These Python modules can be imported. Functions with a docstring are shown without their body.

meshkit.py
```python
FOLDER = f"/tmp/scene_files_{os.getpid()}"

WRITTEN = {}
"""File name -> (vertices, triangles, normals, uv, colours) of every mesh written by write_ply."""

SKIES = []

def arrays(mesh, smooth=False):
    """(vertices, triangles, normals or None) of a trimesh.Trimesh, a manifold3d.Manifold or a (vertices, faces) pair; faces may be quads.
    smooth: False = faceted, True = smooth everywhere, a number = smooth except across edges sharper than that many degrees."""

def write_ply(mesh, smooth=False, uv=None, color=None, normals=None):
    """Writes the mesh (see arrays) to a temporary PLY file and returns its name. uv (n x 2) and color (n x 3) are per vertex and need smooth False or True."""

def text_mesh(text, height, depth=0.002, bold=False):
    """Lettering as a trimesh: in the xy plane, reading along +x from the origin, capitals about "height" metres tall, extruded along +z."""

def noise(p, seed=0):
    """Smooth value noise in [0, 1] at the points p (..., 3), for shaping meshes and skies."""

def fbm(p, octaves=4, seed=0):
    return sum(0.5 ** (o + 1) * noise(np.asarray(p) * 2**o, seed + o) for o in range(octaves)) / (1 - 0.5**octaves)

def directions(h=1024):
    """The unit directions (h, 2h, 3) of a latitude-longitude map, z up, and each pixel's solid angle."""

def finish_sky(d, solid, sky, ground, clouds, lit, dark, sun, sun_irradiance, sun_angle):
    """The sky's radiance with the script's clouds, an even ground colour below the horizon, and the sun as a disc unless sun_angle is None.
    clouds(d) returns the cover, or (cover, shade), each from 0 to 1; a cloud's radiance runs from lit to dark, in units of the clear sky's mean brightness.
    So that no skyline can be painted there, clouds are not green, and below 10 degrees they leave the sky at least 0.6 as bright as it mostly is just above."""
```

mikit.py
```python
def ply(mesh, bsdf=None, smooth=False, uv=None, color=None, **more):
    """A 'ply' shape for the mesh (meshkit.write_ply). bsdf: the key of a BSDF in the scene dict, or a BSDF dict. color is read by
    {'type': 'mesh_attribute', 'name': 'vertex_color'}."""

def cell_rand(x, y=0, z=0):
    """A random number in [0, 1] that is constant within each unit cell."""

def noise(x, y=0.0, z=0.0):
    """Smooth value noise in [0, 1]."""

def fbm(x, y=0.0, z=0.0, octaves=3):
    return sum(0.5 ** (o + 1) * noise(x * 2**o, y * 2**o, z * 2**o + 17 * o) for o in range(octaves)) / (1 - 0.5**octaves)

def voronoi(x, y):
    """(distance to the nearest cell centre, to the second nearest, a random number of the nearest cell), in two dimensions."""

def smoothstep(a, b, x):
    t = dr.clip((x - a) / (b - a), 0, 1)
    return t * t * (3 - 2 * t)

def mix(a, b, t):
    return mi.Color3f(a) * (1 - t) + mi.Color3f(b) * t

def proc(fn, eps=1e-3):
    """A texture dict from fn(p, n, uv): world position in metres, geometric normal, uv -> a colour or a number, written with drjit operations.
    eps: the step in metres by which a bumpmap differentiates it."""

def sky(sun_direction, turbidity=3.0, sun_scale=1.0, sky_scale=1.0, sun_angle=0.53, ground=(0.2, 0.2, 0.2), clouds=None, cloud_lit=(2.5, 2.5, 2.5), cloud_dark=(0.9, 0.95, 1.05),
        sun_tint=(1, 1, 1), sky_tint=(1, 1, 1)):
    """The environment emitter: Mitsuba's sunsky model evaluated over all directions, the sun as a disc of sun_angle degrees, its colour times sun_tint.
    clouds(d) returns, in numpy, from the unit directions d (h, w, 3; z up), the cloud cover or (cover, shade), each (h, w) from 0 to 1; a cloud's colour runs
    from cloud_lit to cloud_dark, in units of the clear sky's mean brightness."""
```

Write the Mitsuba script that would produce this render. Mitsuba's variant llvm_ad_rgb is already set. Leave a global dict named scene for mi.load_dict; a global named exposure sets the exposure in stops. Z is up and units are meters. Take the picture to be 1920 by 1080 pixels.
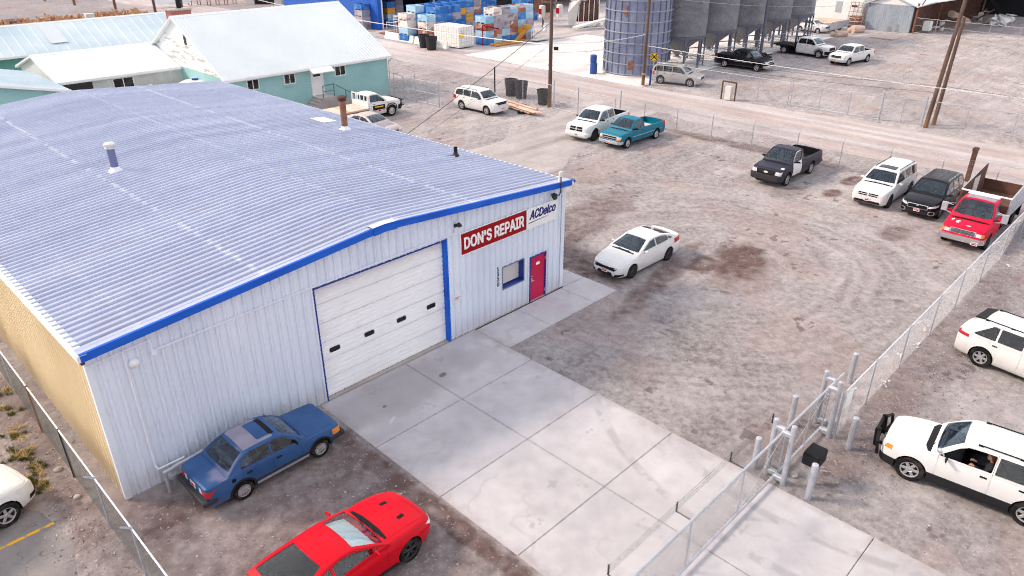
import math, random
import numpy as np, trimesh, manifold3d as m3, drjit as dr, mitsuba as mi
from shapely.geometry import Polygon, box as sbox, LineString
from scipy.interpolate import PchipInterpolator
import mikit, meshkit
from mikit import proc, noise, fbm, voronoi, cell_rand, smoothstep, mix

T = mi.ScalarTransform4f
rng = np.random.default_rng(7)
random.seed(7)
scene, labels = {}, {}

# ---------------------------------------------------------------- camera, sky, exposure
CAM = np.array([-3.538, -18.43, 14.496])
_p, _y = 0.4727, 0.7942
_f = np.array([math.sin(_y) * math.cos(_p), math.cos(_y) * math.cos(_p), -math.sin(_p)])
scene['camera'] = {'type': 'perspective', 'fov': 69.88, 'fov_axis': 'x', 'near_clip': 0.1, 'far_clip': 1500.0,
                   'to_world': T().look_at(origin=CAM.tolist(), target=(CAM + _f).tolist(), up=[0, 0, 1])}

def cloud_cover(d):
    n = meshkit.fbm(d * np.array([2.2, 2.2, 4.5]) + 5.0, 5)
    return np.clip(0.93 + 0.25 * (n - 0.4), 0, 1), np.clip(1.55 * (n - 0.36), 0, 0.75)

scene['sky'] = mikit.sky((-0.50, 0.66, 0.62), turbidity=3.5, sun_scale=0.52, sun_angle=12, clouds=cloud_cover, ground=(0.28, 0.25, 0.25),
                         cloud_lit=(2.3, 2.32, 2.42), cloud_dark=(1.1, 1.13, 1.28), sun_tint=(0.95, 0.975, 1.06))
exposure = 2.46

# ---------------------------------------------------------------- helpers
used = {}
def uniq(base):
    n = used.get(base, -1) + 1
    used[base] = n
    return base if n == 0 else f'{base}_{n:03d}'

def thing(name, label=None, cat=None, group=None, kind=None):
    k = uniq(name)
    d = {}
    if label: d['label'] = label
    if cat: d['category'] = cat
    if group: d['group'] = group
    if kind: d['kind'] = kind
    if d: labels[k] = d
    return k

def put(key, mesh, mat, smooth=False, tw=None):
    if key.startswith('repair_shop__') and not isinstance(mesh, dict):   # the long roof falls slightly towards the back
        v = np.array(mesh[0], float); v[:, 2] -= 0.0115 * np.maximum(v[:, 1], 0) * np.clip(v[:, 2] / 4.8, 0, 1.2); mesh = (v, mesh[1])
    d = mesh if isinstance(mesh, dict) else mikit.ply(mesh, mat, smooth=smooth)
    if isinstance(mesh, dict): d = {**d, 'bsdf': {'type': 'ref', 'id': mat}}
    if tw is not None: d = {**d, 'to_world': tw}
    scene[key] = d
    return key

def part(parent, name, mesh, mat, smooth=False, tw=None, label=None, kind=None):
    k = uniq(parent + '__' + name)
    if label or kind:
        labels[k] = {}
        if label: labels[k]['label'] = label
        if kind: labels[k]['kind'] = kind
    return put(k, mesh, mat, smooth, tw)

def single(name, mesh, mat, label, cat, group=None, smooth=False, tw=None):
    return put(thing(name, label, cat, group), mesh, mat, smooth, tw)

def structure(name, mesh, mat, smooth=False):
    k = uniq(name); labels[k] = {'kind': 'structure'}
    return put(k, mesh, mat, smooth)

def rotz(a):
    c, s = math.cos(a), math.sin(a)
    return np.array([[c, -s, 0], [s, c, 0], [0, 0, 1.0]])

class MB:
    """Collects quads, boxes and tubes into one (vertices, triangles) mesh."""
    def __init__(self): self.v, self.f, self.n = [], [], 0
    def raw(self, v, f):
        v = np.asarray(v, float); self.v.append(v); self.f.append(np.asarray(f, int) + self.n); self.n += len(v); return self
    def mesh(self): return np.vstack(self.v), np.vstack(self.f)
    def quad(self, a, b, c, d): return self.raw([a, b, c, d], [[0, 1, 2], [0, 2, 3]])
    def box(self, lo, hi, M=None, at=(0, 0, 0)):
        x0, y0, z0 = lo; x1, y1, z1 = hi
        v = np.array([[x, y, z] for x in (x0, x1) for y in (y0, y1) for z in (z0, z1)], float)
        if M is not None: v = v @ np.asarray(M).T
        return self.raw(v + np.asarray(at, float), [[0, 1, 3], [0, 3, 2], [4, 6, 7], [4, 7, 5], [0, 4, 5], [0, 5, 1], [2, 3, 7], [2, 7, 6], [0, 2, 6], [0, 6, 4], [1, 5, 7], [1, 7, 3]])
    def cbox(self, c, size, M=None):
        h = np.asarray(size, float) / 2
        return self.box(-h, h, M, c)
    def rbox(self, lo, hi, b=0.01, M=None, at=(0, 0, 0)):
        """A box with chamfered edges."""
        lo, hi = np.asarray(lo, float), np.asarray(hi, float)
        pts = []
        for sx in (0, 1):
            for sy in (0, 1):
                for sz in (0, 1):
                    c = np.where([sx, sy, sz], hi, lo); d = np.where([sx, sy, sz], -b, b)
                    for k in range(3):
                        q = c + d; q[k] = c[k]; pts.append(q)
        v, f = hull(pts)
        if M is not None: v = v @ np.asarray(M).T
        return self.raw(v + np.asarray(at, float), f)
    def tube(self, p0, p1, r, n=8, r1=None, cap=True):
        p0, p1 = np.asarray(p0, float), np.asarray(p1, float)
        z = p1 - p0; z /= np.linalg.norm(z)
        x = np.cross(z, [0, 0, 1] if abs(z[2]) < 0.9 else [1, 0, 0]); x /= np.linalg.norm(x); y = np.cross(z, x)
        a = np.arange(n) * 2 * np.pi / n
        ring = np.outer(np.cos(a), x) + np.outer(np.sin(a), y)
        r1 = r if r1 is None else r1
        i = np.arange(n); j = (i + 1) % n
        v = np.vstack([p0 + ring * r, p1 + ring * r1, [p0], [p1]])
        f = [np.stack([i, j, j + n], 1), np.stack([i, j + n, i + n], 1)]
        if cap: f += [np.stack([j, i, i * 0 + 2 * n], 1), np.stack([i + n, j + n, i * 0 + 2 * n + 1], 1)]
        return self.raw(v, np.vstack(f))
    def path(self, pts, r, n=8):
        for a, b in zip(pts[:-1], pts[1:]): self.tube(a, b, r, n)
        for q in pts[1:-1]: self.ball(q, r * 1.02)
        return self
    def ball(self, c, r, sub=1, scale=(1, 1, 1)):
        s = trimesh.creation.icosphere(subdivisions=sub, radius=1)
        return self.raw(s.vertices * r * np.asarray(scale) + np.asarray(c, float), s.faces)
    def lathe(self, prof, n=24, c=(0, 0, 0), M=None):
        """Profile of (radius, height) turned about z."""
        prof = np.asarray(prof, float); a = np.arange(n) * 2 * np.pi / n; m = len(prof)
        v = np.stack([np.outer(prof[:, 0], np.cos(a)), np.outer(prof[:, 0], np.sin(a)), np.repeat(prof[:, 1:2], n, 1)], -1).reshape(-1, 3)
        f = []
        i = np.arange(n); j = (i + 1) % n
        for k in range(m - 1):
            f += [np.stack([k * n + i, k * n + j, (k + 1) * n + j], 1), np.stack([k * n + i, (k + 1) * n + j, (k + 1) * n + i], 1)]
        if M is not None: v = v @ np.asarray(M).T
        return self.raw(v + np.asarray(c, float), np.vstack(f))
    def poly(self, pts2, y0, y1, axes=(0, 2, 1)):
        """Polygon extruded: axes gives where (u, v, depth) go."""
        P = pts2 if hasattr(pts2, 'exterior') else Polygon(pts2)
        m = trimesh.creation.extrude_polygon(P, 1.0, engine='earcut')
        v = np.zeros_like(m.vertices)
        v[:, axes[0]] = m.vertices[:, 0]; v[:, axes[1]] = m.vertices[:, 1]; v[:, axes[2]] = y0 + (y1 - y0) * m.vertices[:, 2]
        f = m.faces
        vol = np.einsum('ij,ij->i', v[f[:, 0]], np.cross(v[f[:, 1]], v[f[:, 2]])).sum()
        return self.raw(v, f if vol > 0 else f[:, ::-1])
    def text(self, s, h, org, u=(1, 0, 0), w=(0, 0, 1), out=(0, -1, 0), depth=0.01, bold=True, shear=0.0, center=False, sx=1.0):
        m = meshkit.text_mesh(s, h, depth, bold)
        v = np.array(m.vertices); v[:, 0] = v[:, 0] * sx + v[:, 1] * shear
        if center: v[:, 0] -= (v[:, 0].min() + v[:, 0].max()) / 2
        q = np.asarray(org, float) + np.outer(v[:, 0], u) + np.outer(v[:, 1], w) + np.outer(v[:, 2], out)
        return self.raw(q, m.faces)

def hull(pts):
    m = m3.Manifold.hull_points(np.asarray(pts, float)).to_mesh()
    return np.array(m.vert_properties[:, :3], float), np.array(m.tri_verts)

def grid_mesh(P):
    """(rows, cols, 3) points to a mesh."""
    h, w = P.shape[:2]
    i = np.arange(h * w).reshape(h, w)
    a, b, c, d = i[:-1, :-1].ravel(), i[:-1, 1:].ravel(), i[1:, 1:].ravel(), i[1:, :-1].ravel()
    return P.reshape(-1, 3), np.vstack([np.stack([a, b, c], 1), np.stack([a, c, d], 1)])

# ---------------------------------------------------------------- materials
def bs(key, color, rough=0.5, metal=0.0, coat=0.0, spec=0.5, bump=None, **kw):
    b = {'type': 'principled', 'base_color': {'type': 'rgb', 'value': list(color)} if not isinstance(color, dict) else color,
         'roughness': rough, 'metallic': metal, 'specular': spec}
    if coat: b['clearcoat'] = coat; b['clearcoat_gloss'] = 0.95
    b.update(kw)
    if bump is not None: b = {'type': 'bumpmap', 'nested_texture': bump, 'scale': 1.0, 'bsdf': b}
    scene[key] = {'type': 'twosided', 'bsdf': b}
    return key

def ell(p, cx, cy, rx, ry, ang=0.0, wob=0.35, k=1.0):
    """Soft irregular ellipse mask on the ground."""
    c, s = math.cos(ang), math.sin(ang)
    dx, dy = p.x - cx, p.y - cy
    u, v = (dx * c + dy * s) / rx, (-dx * s + dy * c) / ry
    r = dr.sqrt(u * u + v * v) + wob * (fbm(p.x * k + cx, p.y * k, 3.3) - 0.5) * 2
    return 1 - smoothstep(0.55, 1.1, r)

def ground_col(p, n, uv):
    big = fbm(p.x * 0.13, p.y * 0.13, 1.0)
    mid = fbm(p.x * 0.6 + 3, p.y * 0.6, 2.0, octaves=4)
    fine = fbm(p.x * 6.0, p.y * 6.0, 4.0, octaves=4)
    grit = noise(p.x * 24, p.y * 24, 2.0)
    dx, dy = p.x - 25.0, p.y + 3.0
    r = dr.sqrt(dx * dx + dy * dy); a = dr.atan2(dy, dx)
    warp = 1.2 * fbm(p.x * 0.12, p.y * 0.12, 12.0)
    arcs = fbm(r * 3.0 + warp * 4.5 + 1.6 * fbm(p.x * 0.3, p.y * 0.3, 8.0), a * 1.6, 5.0)                       # tyre sweeps round the middle of the yard
    inyard = smoothstep(16, 9, r) * smoothstep(1.5, 4.0, r)
    rows = fbm(p.y * 3.2 + warp * 4, p.x * 0.16, 9.0)                   # tracks in and out of the parking rows
    diag = fbm((p.x - p.y) * 1.4 + warp * 3, (p.x + p.y) * 0.10, 19.0)
    tr = inyard * (arcs - 0.5) + (1 - inyard) * (0.8 * (rows - 0.5) + 0.5 * (diag - 0.5))
    v = 0.70 + 0.42 * (big - 0.5) + 0.36 * (mid - 0.5) + 0.80 * (fine - 0.5) + 0.30 * (grit - 0.5) + 0.56 * tr
    v = dr.clip(v, 0.0, 1.25)
    c = mix((0.120, 0.105, 0.109), (0.378, 0.345, 0.353), v)
    c = mix(c, (0.50, 0.465, 0.46), 0.30 * smoothstep(0.60, 0.74, 0.5 * mid + 0.5 * fbm(p.x * 1.7 + warp, p.y * 1.7, 31.0, octaves=4)))
    c = mix(c, (0.30, 0.195, 0.18), 0.24 * smoothstep(0.53, 0.70, fbm(p.x * 0.33 + 9, p.y * 0.33, 7.0)))
    d = dr.maximum(dr.maximum(ell(p, 26.2, -4.3, 2.5, 1.7, 0.3, 0.5, 0.8), 0.8 * ell(p, 24.6, -3.3, 1.4, 0.9, 0.2, 0.5, 1.1)), 0.55 * ell(p, 25.2, 4.3, 5.5, 1.7, 0.15, 0.6, 0.6))
    d = dr.maximum(d, 0.7 * ell(p, 22.0, -2.6, 4.8, 0.75, 0.15, 0.6, 0.8))
    d = dr.maximum(d, 0.75 * ell(p, 21.0, 1.2, 1.7, 3.6, 0.0, 0.6, 0.6))
    d = dr.maximum(d, ell(p, 38.34, -3.37, 0.95, 0.62, 0.0, 0.15))
    d = dr.maximum(d, 0.9 * ell(p, 41.4, -3.3, 1.3, 0.6, 0.0, 0.2))
    d = dr.maximum(d, 0.45 * ell(p, 36.8, -1.4, 1.6, 1.0, 0.0, 0.5))
    d = dr.maximum(d, 0.85 * ell(p, 5.7, -5.5, 0.45, 7.5, 0.0, 0.4, 2.0))
    d = dr.maximum(d, 0.7 * ell(p, 0.9, -1.5, 2.0, 1.0, 0.0, 0.4, 1.5))
    d = dr.maximum(d, 0.55 * ell(p, 2.5, -5.0, 5.5, 6.5, 0.0, 0.5, 0.6))
    d = dr.maximum(d, 0.6 * ell(p, 43.6, 5.0, 0.9, 10.0, 0.0, 0.5, 0.5))
    d = dr.maximum(d, 0.6 * ell(p, 34.6, -8.2, 1.6, 0.8, 0.0, 0.5))
    d = dr.maximum(d, 0.5 * ell(p, -1.1, 4.0, 0.7, 9.0, 0.0, 0.5, 1.2))
    d = dr.maximum(d, 0.40 * ell(p, 24.0, -13.6, 12.0, 1.1, 0.0, 0.6, 0.7))
    d = d * (0.60 + 0.7 * noise(p.x * 3, p.y * 3, 8.0))
    c = mix(c, mi.Color3f(0.115, 0.074, 0.070) * (0.6 + 0.8 * fine), dr.clip(d, 0, 0.92))
    drop = smoothstep(0.83, 0.88, noise(p.x * 1.1 + 40, p.y * 1.1, 6.0)) * smoothstep(0.5, 0.7, noise(p.x * 5, p.y * 5, 3.0))
    c = mix(c, (0.08, 0.055, 0.055), 0.55 * drop)
    peb = smoothstep(0.86, 0.95, noise(p.x * 19 + 7, p.y * 19, 1.0))
    return mix(c, (0.50, 0.455, 0.45), 0.4 * peb)
def ground_h(p, n, uv):
    return 0.05 * fbm(p.x * 1.4, p.y * 1.4, 2.0) + 0.030 * fbm(p.x * 7, p.y * 7, 1.0, octaves=4) + 0.010 * noise(p.x * 30, p.y * 30, 3.0)
bs('m_ground', proc(ground_col), 1.0, spec=0.0, bump=proc(ground_h, 0.01))

def road_col(p, n, uv):
    s = fbm(p.x * 1.3, p.y * 0.05, 3.0, octaves=4)
    m = fbm(p.x * 0.5, p.y * 0.3, 6.0)
    g = fbm(p.x * 7, p.y * 4, 2.0)
    v = dr.clip(0.58 + 0.9 * (s - 0.5) + 0.5 * (m - 0.5) + 0.45 * (g - 0.5), 0, 1.15)
    c = mix((0.24, 0.21, 0.217), (0.51, 0.465, 0.472), v)
    return mix(c, (0.38, 0.25, 0.22), 0.3 * smoothstep(0.5, 0.7, fbm(p.x * 0.6, p.y * 0.12, 8.0)))
bs('m_road', proc(road_col), 1.0, spec=0.0, bump=proc(lambda p, n, uv: 0.05 * fbm(p.x * 2.5, p.y * 0.5, 2.0) + 0.02 * fbm(p.x * 9, p.y * 9, 4.0), 0.01))

def lane_col(p, n, uv):
    s = fbm(p.x * 0.12, p.y * 1.1, 3.0, octaves=4)
    m = fbm(p.x * 0.5, p.y * 0.7, 6.0)
    v = dr.clip(0.6 + 0.9 * (s - 0.5) + 0.6 * (m - 0.5) + 0.4 * (fbm(p.x * 6, p.y * 6, 2.0) - 0.5), 0, 1.15)
    return mix((0.235, 0.21, 0.212), (0.47, 0.43, 0.434), v)
bs('m_lane', proc(lane_col), 1.0, spec=0.0)

def conc_col(p, n, uv):
    a = fbm(p.x * 0.7, p.y * 0.7, 1.0); b = fbm(p.x * 3.2, p.y * 3.2, 2.0, octaves=4); g = noise(p.x * 40, p.y * 40, 3.0)
    slab = cell_rand((p.x - 6.14) / 3.5, (p.y + 20) / 3.03, 2.0)
    v = dr.clip(0.55 + 0.75 * (a - 0.5) + 0.5 * (b - 0.5) + 0.12 * (g - 0.5) + 0.14 * (slab - 0.5), 0, 1.1)
    c = mix((0.365, 0.345, 0.370), (0.56, 0.532, 0.562), v)
    rr = dr.sqrt(dr.square(p.x - 20.5) + dr.square(p.y + 13.0))
    ty = dr.maximum(smoothstep(0.22, 0.06, dr.abs(rr - 8.6)), smoothstep(0.22, 0.06, dr.abs(rr - 10.2)))
    ty = dr.maximum(ty, 0.8 * smoothstep(0.25, 0.05, dr.abs(rr - 7.1)))
    c = mix(c, (0.24, 0.22, 0.235), 0.40 * ty * smoothstep(0.35, 0.6, b) * smoothstep(-5.0, -7.0, p.y))
    st = smoothstep(0.85, 0.90, noise(p.x * 1.5 + 3, p.y * 1.5, 7.0)) * smoothstep(0.5, 0.75, noise(p.x * 9, p.y * 9, 1.0))
    c = mix(c, (0.26, 0.24, 0.25), 0.38 * st)
    hair = smoothstep(0.03, 0.0, dr.abs(fbm(p.x * 0.5 + 4, p.y * 0.5, 21.0, octaves=4) - 0.56)) * smoothstep(0.55, 0.65, noise(p.x * 0.3, p.y * 0.3, 4.0))
    c = mix(c, (0.30, 0.28, 0.29), 0.22 * hair)
    c = mix(c, (0.05, 0.04, 0.05), 0.9 * dr.maximum(ell(p, 10.15, -1.55, 0.19, 0.13, 0.3, 0.25, 6.0), ell(p, 7.6, -1.6, 0.10, 0.08, 0.0, 0.25, 6.0)))
    c = mix(c, (0.25, 0.235, 0.25), 0.45 * ell(p, 8.5, -1.2, 3.4, 1.3, 0.0, 0.5, 0.8))
    c = mix(c, (0.66, 0.65, 0.67), 0.4 * ell(p, 7.35, -2.35, 0.28, 0.08, 0.5, 0.6, 5.0))
    edge = smoothstep(0.35, 0.0, dr.minimum(dr.abs(p.x - 6.14), dr.abs(p.x - 13.1)) + 0.5 * (b - 0.5))
    return mix(c, (0.33, 0.27, 0.26), 0.35 * edge)
bs('m_concrete', proc(conc_col), 0.85, spec=0.3, bump=proc(lambda p, n, uv: 0.004 * fbm(p.x * 6, p.y * 6, 2.0) + 0.0015 * noise(p.x * 45, p.y * 45, 3.0), 0.01))
bs('m_pad', proc(lambda p, n, uv: mix((0.44, 0.41, 0.41), (0.72, 0.69, 0.69), fbm(p.x * 0.4, p.y * 0.9, 1.0, octaves=4) * 1.3 - 0.12)), 0.9, spec=0.2)
bs('m_joint', (0.06, 0.055, 0.06), 0.95, spec=0.1)
def asph_col(p, n, uv):
    a = fbm(p.x * 0.9, p.y * 0.9, 1.0, octaves=4); g = noise(p.x * 34, p.y * 34, 3.0)
    c = mix((0.13, 0.12, 0.125), (0.30, 0.275, 0.28), dr.clip(a * 1.1 + 0.25 * (g - 0.5), 0, 1))
    f1, f2, w = voronoi(p.x * 0.9 + fbm(p.x * 2, p.y * 2, 1.0), p.y * 0.9)
    return mix(c, (0.06, 0.055, 0.055), 0.5 * smoothstep(0.02, 0.0, f2 - f1) * smoothstep(0.4, 0.6, a))
bs('m_asphalt', proc(asph_col), 0.92, spec=0.2, bump=proc(lambda p, n, uv: 0.008 * fbm(p.x * 18, p.y * 18, 2.0), 0.01))
bs('m_yellow_line', proc(lambda p, n, uv: mix((0.80, 0.42, 0.02), (0.30, 0.26, 0.24), smoothstep(0.58, 0.70, fbm(p.x * 5, p.y * 5, 3.0)))), 0.8)
def stone_col(p, n, uv):
    return mix((0.15, 0.12, 0.12), (0.48, 0.43, 0.42), cell_rand(p.x * 12, p.y * 12, 1.0))
bs('m_stone', proc(stone_col), 0.95, spec=0.2)

def roof_col(p, n, uv):
    st = fbm(p.x * 0.25, p.y * 1.4, 3.0, octaves=4); pan = cell_rand(0.0, (p.y + 0.28) / 0.915, 4.0)
    g = fbm(p.x * 3, p.y * 3, 2.0)
    c = mix((0.34, 0.375, 0.53), (0.54, 0.58, 0.72), dr.clip(0.6 + 0.6 * (st - 0.5) + 0.25 * (pan - 0.5) + 0.3 * (g - 0.5), 0, 1))
    c = mix(c, (0.40, 0.38, 0.45), 0.25 * smoothstep(0.60, 0.74, fbm(p.x * 0.5, p.y * 2.2, 14.0, octaves=4)))
    lap = 0
    for x0, k in ((4.95, 1.0), (13.1, 1.0), (9.75, 0.45), (16.6, 0.25), (1.4, 0.2)):   # chalky fastener lines over the purlins
        lap = dr.maximum(lap, k * smoothstep(0.13, 0.03, dr.abs(p.x - x0 + 0.05 * (noise(p.y * 0.8, x0, 2.0) - 0.5))) * smoothstep(0.30, 0.5, noise(p.x * 3, p.y * 3.3, x0)))
    return mix(c, (0.80, 0.82, 0.88), 0.5 * lap)
bs('m_roof', proc(roof_col), 0.38, metal=0.35, spec=0.6)
bs('m_screw', (0.80, 0.80, 0.84), 0.4, metal=0.3)
def wall_col(p, n, uv):
    d = fbm(p.x * 0.8, p.z * 0.35, 2.0, octaves=4); v = fbm(p.x * 5, p.z * 0.4, 5.0)
    low = smoothstep(1.0, 0.0, p.z + 0.9 * (d - 0.5))
    c = mix((0.62, 0.68, 0.79), (0.76, 0.81, 0.89), dr.clip(0.5 + 1.0 * (d - 0.5) + 0.25 * (v - 0.5), 0, 1))
    return mix(c, (0.42, 0.38, 0.40), 0.38 * low)
bs('m_siding', proc(wall_col), 0.45, spec=0.4)
def tan_col(p, n, uv):
    d = fbm(p.y * 0.6, p.z * 0.3, 2.0, octaves=4); low = smoothstep(1.6, 0.0, p.z + 1.2 * (d - 0.5))
    c = mix((0.78, 0.63, 0.40), (0.88, 0.75, 0.52), dr.clip(0.5 + 1.3 * (d - 0.5), 0, 1))
    return mix(c, (0.36, 0.27, 0.18), 0.45 * low)
bs('m_tan', proc(tan_col), 0.5, spec=0.4)
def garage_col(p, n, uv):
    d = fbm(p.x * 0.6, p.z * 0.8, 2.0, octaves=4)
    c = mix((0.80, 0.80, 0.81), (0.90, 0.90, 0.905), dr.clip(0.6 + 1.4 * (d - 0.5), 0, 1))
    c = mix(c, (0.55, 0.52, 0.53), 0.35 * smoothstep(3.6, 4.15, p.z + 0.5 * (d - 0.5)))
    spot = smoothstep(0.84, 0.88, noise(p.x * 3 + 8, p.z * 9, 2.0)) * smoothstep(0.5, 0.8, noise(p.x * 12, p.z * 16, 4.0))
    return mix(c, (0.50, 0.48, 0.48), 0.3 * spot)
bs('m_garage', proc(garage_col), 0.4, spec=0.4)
bs('m_blue_trim', proc(lambda p, n, uv: mix((0.003, 0.065, 0.46), (0.015, 0.15, 0.68), fbm(p.x * 0.8, p.z * 3, p.y, octaves=4))), 0.45, spec=0.25)
bs('m_blue_dark', (0.010, 0.035, 0.26), 0.4)
bs('m_red_door', proc(lambda p, n, uv: mix((0.44, 0.0, 0.04), (0.56, 0.002, 0.075), fbm(p.x * 1.5, p.z * 1.5, 1.0))), 0.4)
bs('m_sign_red', (0.30, 0.001, 0.007), 0.45, spec=0.2)
bs('m_sign_white', (0.82, 0.82, 0.82), 0.35)
bs('m_sign_navy', (0.008, 0.012, 0.16), 0.35)
bs('m_white', (0.80, 0.80, 0.80), 0.45)
bs('m_offwhite', (0.62, 0.60, 0.58), 0.6)
bs('m_black', (0.006, 0.006, 0.008), 0.5, spec=0.25)
bs('m_rubber', proc(lambda p, n, uv: mix((0.008, 0.008, 0.009), (0.045, 0.040, 0.038), smoothstep(0.35, 0.8, fbm(p.x * 6, p.y * 6, p.z * 6)))), 0.85, spec=0.2)
bs('m_plastic', (0.018, 0.018, 0.022), 0.6, spec=0.25)
bs('m_charcoal', (0.035, 0.035, 0.040), 0.65, spec=0.25)
bs('m_galv', proc(lambda p, n, uv: mix((0.40, 0.42, 0.47), (0.62, 0.64, 0.71), fbm(p.x * 5, p.y * 5, p.z * 5))), 0.45, metal=0.5)
bs('m_wire', (0.42, 0.43, 0.48), 0.5, metal=0.3)
bs('m_rail_white', (0.66, 0.67, 0.74), 0.45, metal=0.2)
bs('m_wire_old', (0.16, 0.165, 0.16), 0.6, metal=0.2)
bs('m_rust', proc(lambda p, n, uv: mix((0.12, 0.05, 0.032), (0.33, 0.155, 0.10), fbm(p.x * 4, p.y * 4, p.z * 4, octaves=4))), 0.85)
bs('m_rust_dark', proc(lambda p, n, uv: mix((0.045, 0.022, 0.018), (0.16, 0.075, 0.055), fbm(p.x * 2, p.y * 2, p.z * 3, octaves=4))), 0.85)
def wood_col(p, n, uv):
    g = fbm(p.x * 9, p.y * 9, p.z * 0.7, octaves=4)
    c = mix((0.055, 0.034, 0.028), (0.20, 0.135, 0.112), g)
    return mix(c, (0.32, 0.15, 0.075), 0.6 * smoothstep(1.2, 0.1, p.z))
bs('m_pole', proc(wood_col), 0.9, spec=0.2)
bs('m_plank', proc(lambda p, n, uv: mix((0.42, 0.24, 0.17), (0.75, 0.60, 0.52), fbm(p.x * 2.5, p.y * 0.7, p.z * 9))), 0.85)
bs('m_teal', proc(lambda p, n, uv: mix(mix((0.25, 0.47, 0.48), (0.36, 0.59, 0.59), fbm(p.x * 0.8, p.y * 0.8, p.z * 0.9)), (0.38, 0.46, 0.43), 0.45 * smoothstep(0.9, 0.1, p.z + fbm(p.x, p.z, 1.0) - 0.5))), 0.7)
bs('m_teal_dark', (0.12, 0.34, 0.29), 0.7)
bs('m_white_roof', proc(lambda p, n, uv: mix((0.56, 0.62, 0.66), (0.68, 0.73, 0.77), fbm(p.x * 0.5, p.y * 0.5, 1.0, octaves=4))), 0.45, metal=0.1)
bs('m_pale_roof', proc(lambda p, n, uv: mix((0.44, 0.56, 0.65), (0.68, 0.76, 0.80), fbm(p.x * 0.22, p.y * 0.4, 4.0, octaves=4) * 1.5 - 0.25)), 0.45, metal=0.2)
def peel_col(p, n, uv):
    a = fbm(p.y * 1.1, p.z * 7.5, 2.0, octaves=4)
    return mix((0.76, 0.76, 0.75), (0.30, 0.27, 0.25), 0.7 * smoothstep(0.60, 0.67, a) * smoothstep(6.2, 5.4, p.z + 0.9 * fbm(p.y * 0.7, p.z, 4.0) - 0.45))
bs('m_peel', proc(peel_col), 0.8)
bs('m_board_wall', proc(lambda p, n, uv: mix((0.48, 0.50, 0.49), (0.66, 0.67, 0.66), fbm(p.x * 2, p.z * 0.6, 1.0))), 0.8)
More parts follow.
